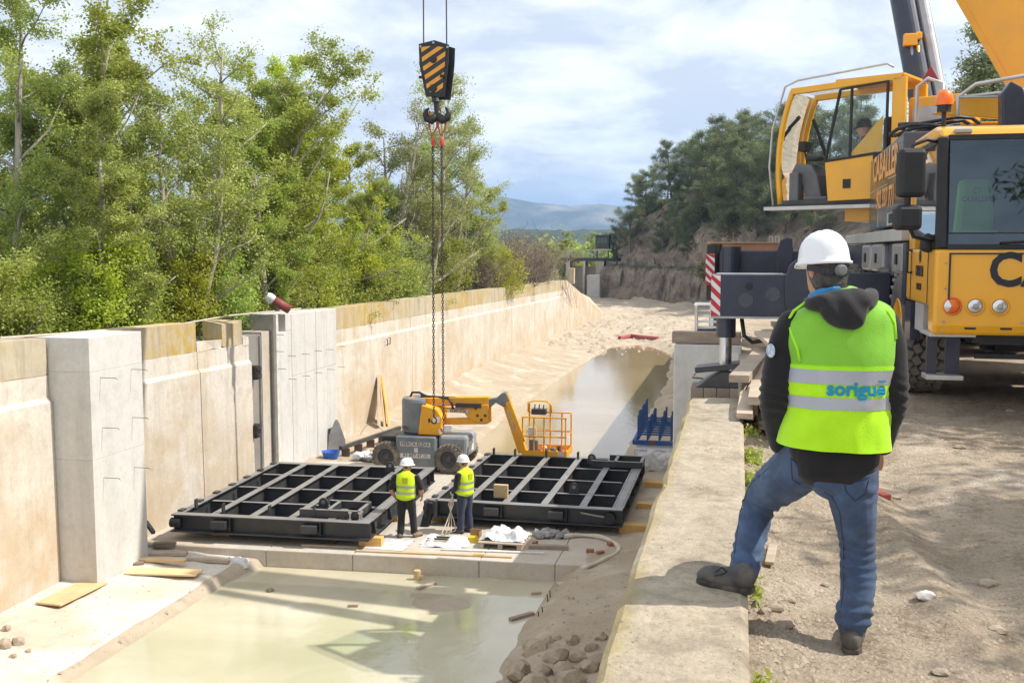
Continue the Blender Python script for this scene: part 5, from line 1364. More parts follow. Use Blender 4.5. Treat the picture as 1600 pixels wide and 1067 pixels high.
# ------------------------------------------------------------------ people
def loft(rings, n=16):
    """rings: (centre, half width, half depth, side vector); closed, with rounded ends"""
    pts = [Vector(r[0]) for r in rings]; out = MB(); vs_ = []; m = len(rings)
    full = []
    for i, r in enumerate(rings):
        t = pts[min(i + 1, m - 1)] - pts[max(i - 1, 0)]; t.normalize()
        sd = Vector(r[3]); sd = sd - t * sd.dot(t)
        if sd.length < 1e-4: sd = t.orthogonal()
        sd.normalize(); u = t.cross(sd)
        full.append((pts[i], r[1], r[2], sd, u, t))
    a = full[0]; z = full[-1]
    k0 = min(a[1], a[2]); k1 = min(z[1], z[2])
    seq = [(a[0] - a[5] * k0 * .55, a[1] * .45, a[2] * .45, a[3], a[4]), (a[0] - a[5] * k0 * .32, a[1] * .8, a[2] * .8, a[3], a[4])] + [f[:5] for f in full] + \
          [(z[0] + z[5] * k1 * .32, z[1] * .8, z[2] * .8, z[3], z[4]), (z[0] + z[5] * k1 * .55, z[1] * .45, z[2] * .45, z[3], z[4])]
    for (p, w, d, sd, u) in seq:
        for k in range(n):
            an = 2 * math.pi * k / n
            c, s_ = math.cos(an), math.sin(an)
            vs_.append(p + sd * (w * math.copysign(abs(c) ** .85, c)) + u * (d * math.copysign(abs(s_) ** .85, s_)))
    fs = []
    for i in range(len(seq) - 1):
        for k in range(n): fs.append((i * n + k, i * n + (k + 1) % n, (i + 1) * n + (k + 1) % n, (i + 1) * n + k))
    fs.append(tuple(range(n))[::-1]); fs.append(tuple((len(seq) - 1) * n + k for k in range(n)))
    return out.add(vs_, fs)
def smooth_path(rings, k=3):
    """Catmull-Rom through the ring list"""
    out = []; m = len(rings)
    for i in range(m - 1):
        r0, r1, r2, r3 = rings[max(i - 1, 0)], rings[i], rings[i + 1], rings[min(i + 2, m - 1)]
        for j in range(k):
            t = j / k
            def cr_(a, b, c, d): return .5 * ((2 * b) + (c - a) * t + (2 * a - 5 * b + 4 * c - d) * t * t + (3 * b - a - 3 * c + d) * t ** 3)
            p = Vector([cr_(Vector(r0[0])[q], Vector(r1[0])[q], Vector(r2[0])[q], Vector(r3[0])[q]) for q in range(3)])
            out.append((p, cr_(r0[1], r1[1], r2[1], r3[1]), cr_(r0[2], r1[2], r2[2], r3[2]), Vector(r1[3]).lerp(Vector(r2[3]), t)))
    out.append(rings[-1]); return out
def fuse(name, lofts, voxel, smooth=4, wrinkle=None):
    """several closed lofts fused into one continuous skin"""
    b = MB()
    for l in lofts: b.add(l.v, l.f)
    me = b.mesh('tmp'); o = bpy.data.objects.new('tmp', me); col.objects.link(o)
    md = o.modifiers.new('r', 'REMESH'); md.mode = 'VOXEL'; md.voxel_size = voxel; md.use_smooth_shade = True
    dg = bpy.context.evaluated_depsgraph_get(); dg.update()
    ev = o.evaluated_get(dg).to_mesh()
    bm = bmesh.new(); bm.from_mesh(ev)
    o.evaluated_get(dg).to_mesh_clear(); bpy.data.objects.remove(o); bpy.data.meshes.remove(me)
    for _ in range(smooth): bmesh.ops.smooth_vert(bm, verts=bm.verts, factor=.5, use_axis_x=True, use_axis_y=True, use_axis_z=True)
    if wrinkle:
        bm.normal_update()
        mv = [(v, v.normal * wrinkle(v.co, v.normal)) for v in bm.verts]
        for v, d in mv: v.co += d
        bmesh.ops.smooth_vert(bm, verts=bm.verts, factor=.3, use_axis_x=True, use_axis_y=True, use_axis_z=True)
    out = bpy.data.meshes.new(name); bm.to_mesh(out); bm.free(); out.shade_smooth()
    return out
def band(src, z0, z1, off, name):
    """strip of a garment between two heights, lifted off it"""
    bm = bmesh.new(); bm.from_mesh(src)
    for (z, s_) in ((z0, -1), (z1, 1)):
        g = bm.verts[:] + bm.edges[:] + bm.faces[:]
        bmesh.ops.bisect_plane(bm, geom=g, plane_co=(0, 0, z), plane_no=(0, 0, s_), clear_outer=True)
    bm.normal_update()
    mv = [(v, v.normal * off) for v in bm.verts]
    for v, d in mv: v.co += d
    out = bpy.data.meshes.new(name); bm.to_mesh(out); bm.free(); out.shade_smooth(); return out
def shift(me, off):
    me.transform(Matrix.Translation(-Vector(off))); return me
def cloth(name, c, c2=None, rough=.85, weave=220, bump=.15, top=None):
    m, nt, b = newmat(name)
    tc = nd(nt, 'ShaderNodeTexCoord'); v = tc.outputs['Object']
    k = mixc(nt, noise_fac(nt, v, 6, 5, .6, .35, .7), c, c2 or tuple(x * .8 for x in c))
    if top:
        sx = nd(nt, 'ShaderNodeSeparateXYZ', {0: v})
        f = nd(nt, 'ShaderNodeMapRange', {0: sx.outputs['Z'], 1: top[1], 2: top[1] + .006})
        k = mixc(nt, f.outputs[0], k, top[0])
    nt.links.new(k, b.inputs['Base Color']); b.inputs['Roughness'].default_value = rough
    b.inputs['Sheen Weight'].default_value = .15; b.inputs['Specular IOR Level'].default_value = .25
    n = nd(nt, 'ShaderNodeTexNoise', {'Vector': v, 'Scale': weave, 'Detail': 2}); n2 = nd(nt, 'ShaderNodeTexNoise', {'Vector': v, 'Scale': 14, 'Detail': 5, 'Roughness': .6})
    s_ = mul(nt, n.outputs['Fac'], mul(nt, n2.outputs['Fac'], .9), 'ADD')
    bp_ = nd(nt, 'ShaderNodeBump', {'Strength': bump * 2, 'Distance': .012, 'Height': s_}); nt.links.new(bp_.outputs[0], b.inputs['Normal'])
    return m
M['skin'] = mat('skin', (.48, .26, .18), (.42, .21, .14), scale=12, rough=.5)
M['hair'] = mat('dark_hair', (.035, .028, .022), (.09, .08, .07), scale=40, rough=.6, bump=.6, bscale=90)
M['hat'] = mat('white_helmet', (.72, .72, .72), (.70, .70, .70), rough=.22, rough2=.32)
M['jacket'] = cloth('black_softshell', (.011, .0105, .011), (.017, .016, .016))
M['hood'] = cloth('dark_hood', (.022, .0205, .021), (.015, .014, .0145))
M['jeans'] = cloth('blue_denim', (.075, .125, .225), (.030, .056, .122), weave=420, bump=.45)
M['vest'] = cloth('hi_vis_vest', (.36, .76, .012), (.32, .70, .012), rough=.7, bump=.12)
M['vest2'] = cloth('hi_vis_vest_yellow', (.56, .76, .012), (.50, .70, .012), rough=.7)
M['reflect'] = mat('reflective_tape', (.40, .41, .44), (.34, .35, .38), rough=.45, metal=.35, bump=.1, bscale=120)
M['dktrouser'] = cloth('black_work_trousers', (.020, .019, .019)); M['navytrouser'] = cloth('navy_work_trousers', (.035, .04, .075))
M['shoe'] = mat('grey_safety_shoe', (.075, .073, .072), (.05, .05, .05), scale=8, rough=.75, dirt=(.28, .23, .17), dscale=9, damt=.5)
M['sole'] = mat('shoe_sole', (.03, .029, .028), rough=.85, dirt=(.28, .23, .17), dscale=7, damt=.7)
M['tanboot'] = mat('tan_boot', (.28, .20, .13), rough=.8)
M['shirtblue'] = cloth('blue_collar', (.03, .22, .48)); M['glove'] = cloth('white_glove', (.62, .60, .57))
M['logo'] = mat('blue_print', (.0, .24, .42), rough=.6)
def wr(amp, zs=(), seed=0):
    """soft folds plus bands of horizontal bunching at given (z, spread, strength)"""
    def f(co, n):
        d = amp * (.9 * mnoise.noise(Vector((co.x * 7, co.y * 7, co.z * 4 + seed))) + .5 * mnoise.noise(Vector((co.x * 16 + 3, co.y * 16, co.z * 9 + seed))))
        for (z, sp_, st) in zs:
            g = math.exp(-((co.z - z) / sp_) ** 2)
            if g > .02: d += st * g * math.sin(co.z * 150 + 4 * mnoise.noise(Vector((co.x * 9, co.y * 9, co.z * 6))) + 22 * co.x)
        return d
    return f
def shoe(name, heel, toe, z, m, parent, off, up=.10, w=.047):
    heel = Vector(heel); toe = Vector(toe); d = (toe - heel); L = d.length; d.normalize(); sd = Vector((d.y, -d.x, 0))
    def at_(t, h): return Vector((heel.x + d.x * L * t, heel.y + d.y * L * t, z + h))
    rings = [(at_(.03, .055), w * .72, .050, sd), (at_(.14, .062), w * .88, .058, sd), (at_(.30, .060), w * .86, .056, sd), (at_(.50, .050), w * .95, .044, sd), (at_(.70, .046), w * 1.08, .046, sd), (at_(.88, .043), w * 1.0, .038, sd), (at_(.97, .036), w * .72, .028, sd)]
    lf = [loft(smooth_path(rings, 2), 12), loft([(at_(.2, .05), w * .75, .055, d), (at_(.17, .05 + up * .6), w * .72, .05, d)], 10)]
    me = fuse(name, lf, .009, 3, wr(.003)); shift(me, off); o = link(name, me, m, parent)
    b = MB(); prof = [(.0, .62), (.1, .9), (.3, .86), (.5, .92), (.72, 1.12), (.9, 1.0), (1.0, .55)]
    vs_ = []
    for zz in (.0, .026):
        for t, k in prof: vs_.append(at_(t * 1.01 - .005, zz) + sd * (w * k * 1.06))
        for t, k in prof[::-1]: vs_.append(at_(t * 1.01 - .005, zz) - sd * (w * k * 1.06))
    n = len(prof) * 2
    b.add(vs_, [tuple(range(n))[::-1], tuple(range(n, 2 * n))] + [(i, (i + 1) % n, (i + 1) % n + n, i + n) for i in range(n)])
    b.build('sole', M['sole'], o, off=off)
    return o
def helmet(name, c, fwd, s_, m, parent, off, tilt=0, n=36):
    """hard hat: ridged dome, rolled edge and front peak; c is the centre of the rim"""
    fwd = Vector((fwd[0], fwd[1], 0)).normalized(); sd = Vector((fwd.y, -fwd.x, 0))
    Tm = Matrix(((sd.x, fwd.x, 0, c[0]), (sd.y, fwd.y, 0, c[1]), (0, 0, 1, c[2]), (0, 0, 0, 1))) @ Matrix.Rotation(tilt, 4, 'X')
    rows = [(1.10, -.012), (1.11, 0.0), (1.02, .006), (.995, .03), (.96, .062), (.87, .098), (.70, .128), (.48, .146), (.24, .154)]
    vs_ = []
    for (r_, z) in rows:
        for k in range(n):
            a = 2 * math.pi * k / n; x, y = math.cos(a), math.sin(a)
            rx, ry = .112 * r_, .135 * r_
            if r_ > 1.05 and y > .1: ry += .035 * y * y; 
            zz = z - (.012 if (r_ > 1.05 and y > .5) else 0)
            rid = .011 * math.exp(-((x * r_ / .20) ** 4)) * (1 if r_ < .99 else 0) + .006 * (math.exp(-(((x * r_ - .33) / .07) ** 2)) + math.exp(-(((x * r_ + .33) / .07) ** 2))) * (1 if r_ < .99 and y > -.9 else 0)
            vs_.append((x * rx * s_, y * ry * s_, (zz + rid) * s_ * .93))
    vs_.append((0, 0, .163 * s_ * .93)); R_ = len(rows); fs = []
    for i in range(R_ - 1):
        for k in range(n): fs.append((i * n + k, i * n + (k + 1) % n, (i + 1) * n + (k + 1) % n, (i + 1) * n + k))
    for k in range(n): fs.append(((R_ - 1) * n + k, (R_ - 1) * n + (k + 1) % n, R_ * n))
    fs.append(tuple(range(n))[::-1])
    b = MB().add(vs_, fs, Tm); o = b.build(name, m, parent, smooth=True, off=off)
    return o, Tm
def head(c, fwd, voxel):
    """skull, jaw, nose, ears and neck; c is the middle of the head"""
    c = Vector(c); f = Vector((fwd[0], fwd[1], 0)).normalized(); s_ = Vector((f.y, -f.x, 0)); U = Vector((0, 0, 1))
    l = [loft(smooth_path([(c + U * -.115 + f * .045, .035, .03, s_), (c + U * -.085 + f * .03, .055, .065, s_), (c + U * -.03 + f * .01, .068, .088, s_), (c + U * .03, .074, .096, s_), (c + U * .08 - f * .005, .062, .082, s_), (c + U * .108 - f * .005, .03, .04, s_)], 2), 16),
         loft([(c + f * .088 + U * .03, .010, .010, s_), (c + f * .112 + U * -.012, .016, .014, s_), (c + f * .095 + U * -.03, .017, .010, s_)], 8)]
    for k in (-1, 1):
        l.append(loft([(c + s_ * (.074 * k) - f * .008 + U * -.025, .006, .014, s_), (c + s_ * (.082 * k) - f * .014 + U * .0, .008, .020, s_), (c + s_ * (.080 * k) - f * .016 + U * .022, .006, .016, s_)], 8))
        l.append(loft([(c + f * .086 + s_ * (.032 * k) + U * .018, .014, .008, s_), (c + f * .088 + s_ * (.032 * k) + U * .026, .018, .008, s_)], 8))
    return l
def hand(w, d, side, palm_n):
    """palm and five curled fingers; w wrist, d hand direction, side towards the thumb"""
    w = Vector(w); d = Vector(d).normalized(); side = Vector(side); side = (side - d * side.dot(d)).normalized(); pn = d.cross(side) * palm_n
    l = [loft([(w - d * .02, .026, .02, side), (w + d * .03, .036, .017, side), (w + d * .085, .042, .015, side)], 10)]
    for i, L in enumerate((.072, .082, .076, .060)):
        b0 = w + d * .085 + side * (.031 - .0205 * i)
        p1 = b0 + d * L * .45 + pn * .012; p2 = p1 + (d * .6 + pn * .8).normalized() * L * .32; p3 = p2 + (d * .1 + pn).normalized() * L * .25
        l.append(loft([(b0 - d * .02, .0095, .0095, side), (p1, .0092, .0092, side), (p2, .0085, .0085, side), (p3, .0075, .0075, side)], 8))
    t0 = w + d * .02 + side * .03; t1 = t0 + (d * .6 + side * .6 + pn * .3).normalized() * .045; t2 = t1 + (d * .9 + pn * .5).normalized() * .035
    l.append(loft([(t0, .014, .013, side), (t1, .0115, .011, side), (t2, .009, .009, side)], 8))
    return l

# ---- the man in the foreground
def mp(px_, py_, y): return at(px_, py_, y)
man = empty('person', (.42, 4.6, 0), 'man in white helmet, hi-vis vest and jeans with one foot on the parapet wall', 'person')
MO = Vector(man.location); XR = Vector((1, 0, 0))
def mlink(name, me, m, parent=man):
    shift(me, MO); return link(name, me, m, parent)
# jeans
A_ = Vector((0, .0, 0))
lf = [loft(smooth_path([(mp(1306, 692, 4.55), .155, .12, XR), (mp(1303, 722, 4.55), .166, .135, XR), (mp(1300, 745, 4.55), .142, .12, XR), (mp(1296, 760, 4.56), .08, .085, XR)], 3), 18),
      loft(smooth_path([(mp(1268, 712, 4.56), .100, .12, XR), (mp(1240, 737, 4.66), .102, .118, XR), (mp(1207, 762, 4.80), .090, .10, XR), (mp(1188, 783, 4.90), .079, .086, XR), (mp(1180, 812, 4.87), .075, .080, XR), (mp(1171, 850, 4.77), .072, .076, XR), (mp(1164, 884, 4.68), .068, .072, XR), (mp(1160, 902, 4.64), .063, .072, XR)], 3), 16),
      loft(smooth_path([(mp(1333, 725, 4.55), .105, .12, XR), (mp(1331, 765, 4.56), .107, .118, XR), (mp(1336, 810, 4.59), .090, .10, XR), (mp(1340, 855, 4.62), .076, .083, XR), (mp(1341, 895, 4.61), .077, .084, XR), (mp(1338, 935, 4.59), .071, .077, XR), (mp(1333, 962, 4.58), .078, .08, XR), (mp(1331, 982, 4.585), .060, .07, XR)], 3), 16)]
kz = mp(1186, 785, 4.9).z; kr = mp(1340, 870, 4.62).z
def jw(co, n):
    d = .0045 * mnoise.noise(Vector((co.x * 8, co.y * 8, co.z * 6)))
    rightleg = co.x > .33
    for (ok, z, sp_, st, fr_) in ((rightleg, kr, .10, .0045, 150), (rightleg, .14, .07, .008, 110), (not rightleg, kz - .02, .07, .006, 135), (not rightleg, .36, .06, .005, 125), (True, mp(1300, 762, 4.56).z, .05, .004, 90)):
        if ok:
            g = math.exp(-((co.z - z) / sp_) ** 2)
            if g > .03: d += st * g * math.sin(co.z * fr_ + 30 * co.x + 5 * mnoise.noise(Vector((co.x * 7, co.y * 7, co.z * 5))))
    return d
jme = fuse('jeans', lf, .0075, 3, jw)
jbv = BVHTree.FromPolygons([v.co.copy() for v in jme.vertices], [tuple(p_.vertices) for p_ in jme.polygons])
jn = mlink('jeans', jme, M['jeans'])
M['stitch'] = mat('seam_thread', (.020, .035, .085), rough=.8)
def on_jeans(pts, r_, name):
    pp = []
    for i in range(len(pts) - 1):
        for j in range(6):
            t = j / 6; d_ = _ray(pts[i][0] + (pts[i + 1][0] - pts[i][0]) * t, pts[i][1] + (pts[i + 1][1] - pts[i][1]) * t).normalized(); h_ = jbv.ray_cast(EYE, d_)
            if h_[0]: pp.append(h_[0])
    if len(pp) > 3: MB().tube(pp, r_, 5).build(name, M['stitch'], jn, off=MO)
on_jeans(((1318, 742), (1322, 768), (1336, 782), (1352, 772), (1358, 746)), .0028, 'back_pocket')
on_jeans(((1312, 744), (1338, 752), (1362, 744)), .0035, 'back_pocket')
on_jeans(((1236, 716), (1250, 728), (1270, 742), (1284, 740)), .0035, 'back_pocket')
on_jeans(((1236, 718), (1238, 748), (1252, 758)), .0028, 'back_pocket')
on_jeans(((1288, 768), (1300, 775), (1312, 800), (1318, 850), (1318, 920), (1312, 962)), .0022, 'inseam')
on_jeans(((1202, 730), (1176, 752), (1160, 780), (1152, 830), (1146, 880)), .0022, 'outseam')
# back pockets and seat stitching
# jacket
def tor(l, y=4.55): return [(mp(p_[0], p_[1], y + (p_[4] if len(p_) > 4 else 0)), p_[2], p_[3], XR) for p_ in l]
lf = [loft(smooth_path(tor([(1306, 735, .176, .140), (1304, 700, .190, .15), (1308, 650, .195, .145), (1312, 570, .215, .145), (1313, 512, .222, .128), (1312, 485, .170, .105), (1304, 462, .085, .08)]), 3), 20),
      loft(smooth_path([(mp(1245, 502, 4.55), .072, .080, XR), (mp(1228, 535, 4.54), .074, .080, XR), (mp(1216, 580, 4.52), .068, .074, XR), (mp(1212, 622, 4.52), .068, .070, XR), (mp(1213, 660, 4.60), .060, .062, XR), (mp(1220, 695, 4.70), .052, .055, XR)], 3), 14),
      loft(smooth_path([(mp(1378, 500, 4.55), .070, .080, XR), (mp(1389, 535, 4.54), .068, .078, XR), (mp(1394, 580, 4.52), .062, .070, XR), (mp(1394, 625, 4.53), .060, .066, XR), (mp(1385, 665, 4.62), .056, .060, XR), (mp(1377, 697, 4.70), .048, .052, XR)], 3), 14)]
jk = mlink('jacket', fuse('jacket', lf, .009, 3, wr(.006, ((mp(1212, 615, 4.52).z, .08, .006),), 3)), M['jacket'])
# body: head, neck and hands in one skin
hc = mp(1291, 424, 4.58); hf = Vector((-.45, .89, 0))
lf = head(hc, hf, .008) + [loft([(mp(1302, 470, 4.56), .062, .062, XR), (mp(1296, 448, 4.57), .058, .062, XR), (mp(1292, 430, 4.58), .055, .06, XR)], 14),
      loft([(mp(1308, 700, 4.56), .10, .08, XR), (mp(1308, 560, 4.56), .12, .08, XR), (mp(1303, 470, 4.56), .07, .06, XR)], 12)]
for (a, b2, side) in ((mp(1220, 690, 4.70), mp(1228, 712, 4.76), XR), (mp(1377, 692, 4.70), mp(1371, 712, 4.76), -XR)):
    lf += hand(b2, (b2 - a), side, 1 if side.x < 0 else -1)
    lf.append(loft([(a.lerp(Vector((mp(1308, 600, 4.56).x, 4.56, a.z + .25)), .45), .03, .03, XR), (a, .026, .026, XR), (b2, .026, .02, XR)], 8))
bd_ = mlink('body', fuse('body', lf, .0065, 2), M['skin'])
lf = [loft(smooth_path([(hc + Vector((0, -.012, -.062)) - hf * .035, .066, .058, Vector((hf.y, -hf.x, 0))), (hc + Vector((0, 0, -.02)) - hf * .022, .077, .080, Vector((hf.y, -hf.x, 0))), (hc + Vector((0, 0, .04)) - hf * .01, .080, .095, Vector((hf.y, -hf.x, 0))), (hc + Vector((0, 0, .09)), .06, .08, Vector((hf.y, -hf.x, 0)))], 3), 16)]
mlink('hair', fuse('hair', lf, .007, 2, wr(.002)), M['hair'], bd_)
hatc = mp(1287, 410, 4.585)
ht, Tm = helmet('helmet', hatc, hf, .90, M['hat'], man, MO, R(-4))
b = MB(); arc = [Tm @ Vector((.098 * math.cos(a), .115 * math.sin(a), -.034 - .012 * math.cos(2 * a + math.pi))) for a in [math.pi * (1.08 + .84 * k / 14) for k in range(15)]]
for k in range(14): b.bar(arc[k], arc[k + 1], .006, .026)
b.build('head_band', M['black'], ht, off=MO)
kq = Tm @ Vector((0, -.122, -.04)); b = MB(); b.lathe([(.024, 0), (.024, .02), (.018, .026), (0, .027)], 16, Matrix.Translation(kq) @ Matrix.Rotation(math.atan2(hf.y, hf.x) - math.pi / 2, 4, 'Z') @ Matrix.Rotation(math.pi / 2, 4, 'X')); b.build('adjuster_knob', M['cabgrey'], ht, off=MO)
# shirt collar
lf = [loft(smooth_path([(mp(1266, 466, 4.50), .016, .02, XR), (mp(1276, 460, 4.485), .016, .022, XR), (mp(1292, 455, 4.475), .014, .022, XR), (mp(1312, 454, 4.48), .012, .02, XR)], 3), 8)]
mlink('shirt_collar', fuse('shirt_collar', lf, .006, 1), M['shirtblue'])
# hood
lf = [loft(smooth_path([(mp(1263, 474, 4.56), .028, .03, XR), (mp(1272, 474, 4.46), .042, .035, XR), (mp(1295, 474, 4.42), .052, .045, XR), (mp(1325, 476, 4.41), .055, .048, XR), (mp(1352, 470, 4.44), .045, .042, XR), (mp(1362, 460, 4.54), .03, .03, XR)], 4), 12),
      loft(smooth_path([(mp(1318, 462, 4.44), .095, .04, XR), (mp(1322, 476, 4.41), .112, .05, XR), (mp(1327, 490, 4.395), .098, .048, XR), (mp(1335, 502, 4.385), .062, .038, XR), (mp(1339, 509, 4.385), .036, .022, XR)], 3), 16)]
mlink('hood', fuse('hood', lf, .0075, 2, lambda co, n: .007 * mnoise.noise(Vector((co.x * 11, co.y * 9, co.z * 9))) + .004 * math.sin(co.x * 75 + co.z * 50) * max(0, -n.y)), M['hood'], jk)
# vest
lf = [loft(smooth_path(tor([(1301, 703, .243, .185), (1304, 668, .231, .178), (1308, 610, .226, .170), (1311, 560, .232, .166), (1312, 518, .238, .156), (1312, 496, .232, .146), (1311, 480, .190, .128), (1310, 468, .125, .10)]), 3), 24)]
def vw(co, n):
    z = co.z; d = .010 * mnoise.noise(Vector((co.x * 6, co.y * 4, co.z * 3.5))) + .005 * mnoise.noise(Vector((co.x * 15, 0, co.z * 9)))
    d += .0065 * math.sin(co.x * 22 - co.z * 30 + 3 * mnoise.noise(Vector((co.x * 4, 1, co.z * 4)))) * (.4 + .6 * mnoise.noise(Vector((co.x * 3, 5, co.z * 3))))
    d += .006 * math.sin(co.x * 38 + 2 * mnoise.noise(co * 5)) * max(0, min(1, (.98 - z) / .2))
    return d
vme = fuse('vest', lf, .010, 3, vw)
# cut the hem flat
zh = mp(1300, 706, 4.38).z
bmv = bmesh.new(); bmv.from_mesh(vme)
bmesh.ops.bisect_plane(bmv, geom=bmv.verts[:] + bmv.edges[:] + bmv.faces[:], plane_co=(.42, 4.4, zh), plane_no=(-.03, 0, -1), clear_outer=True); bmv.to_mesh(vme); bmv.free(); vme.shade_smooth()
def zz(py_): return mp(1310, py_, 4.385).z
bands = [('reflective_band', zz(601), zz(579), M['reflect']), ('reflective_band', zz(641), zz(622), M['reflect'])]
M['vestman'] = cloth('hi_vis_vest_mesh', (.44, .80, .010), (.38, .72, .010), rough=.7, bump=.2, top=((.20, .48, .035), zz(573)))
bvh = BVHTree.FromPolygons([v.co.copy() for v in vme.vertices], [tuple(p_.vertices) for p_ in vme.polygons])
bm_me = [(n_, band(vme, a, c, .0025, n_), m_) for n_, a, c, m_ in bands] + [('seam_band', band(vme, zz(579), zz(573), .003, 'seam_band'), M['vest'])]
vv, vf = text('sorigue', .118, 1.0, .0045, .0)
_w = max(v[0] for v in vv) - min(v[0] for v in vv); vv = [(x * .238 / _w, y, z * .238 / _w) for x, y, z in vv]
cx_, cz_ = mp(1338, 603, 4.4).x, zz(608)
pv = []
for (x, y, z) in vv:
    hit = bvh.ray_cast(Vector((cx_ + x, 3.5, cz_ + z)), Vector((0, 1, 0)))
    yy = hit[0].y if hit[0] else 4.38
    pv.append((cx_ + x, yy - .007, cz_ + z))
b = MB().add(pv, vf)
xe = max(v[0] for v in vv); ze = max(v[2] for v in vv)
mk = []
for (x, z) in ((xe - .034, .030), (xe - .002, .030), (xe - .002, .037), (xe - .034, .037)):
    hit = bvh.ray_cast(Vector((cx_ + x, 3.5, cz_ + z)), Vector((0, 1, 0))); mk.append((cx_ + x, (hit[0].y if hit[0] else 4.38) - .007, cz_ + z))
b.add(mk, [(0, 1, 2, 3)])
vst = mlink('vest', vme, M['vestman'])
vst.data.transform(Matrix.Identity(4))
for n_, me_, m_ in bm_me: mlink(n_, me_, m_, vst)
b.build('vest_lettering', M['logo'], vst, off=MO)
# the two-tone threshold is in the vest's own space (root at z 0)
# armhole binding
for pts in (((1262, 470, 4.47), (1240, 486, 4.43), (1232, 500, 4.42), (1236, 520, 4.415), (1246, 545, 4.415), (1250, 565, 4.42)), ((1366, 470, 4.47), (1388, 488, 4.44), (1398, 505, 4.45), (1400, 530, 4.46))):
    pp = []
    for (a, c, y) in pts:
        o_, d_ = EYE, _ray(a, c).normalized(); hit = bvh.ray_cast(o_, d_)
        pp.append(hit[0] - d_ * .004 if hit[0] else mp(a, c, y))
    b = MB(); b.tube(pp, .006, 6); b.build('edge_binding', M['vest'], vst, off=MO, smooth=True)
# sleeve badge
b = MB(); q = mp(1208, 548, 4.45); b.lathe([(.03, 0), (.026, .004), (0, .005)], 16, Matrix.Translation(q + Vector((-.01, .0, 0))) @ Matrix.Rotation(R(-55), 4, 'Z') @ Matrix.Rotation(math.pi / 2, 4, 'X')); b.build('sleeve_badge', mat('badge', (.25, .33, .45), (.5, .55, .6), scale=60, rough=.6), jk, off=MO)
# shoes
s1 = shoe('shoe', atz(1176, 926, .22), atz(1092, 909, .22), .218, M['shoe'], man, MO, w=.043)
s2 = shoe('shoe', (mp(1331, 1000, 4.5).x, 4.505, 0), (mp(1331, 1000, 4.5).x + .04, 4.80, 0), right_z(.52, 4.55) - .004, M['shoe'], man, MO, w=.045)
b = MB(); b.tube([atz(1118, 893, .30), atz(1128, 886, .33), atz(1136, 893, .31), atz(1128, 897, .31), atz(1116, 899, .30)], .004, 5); b.build('laces', M['black'], s1, off=MO)

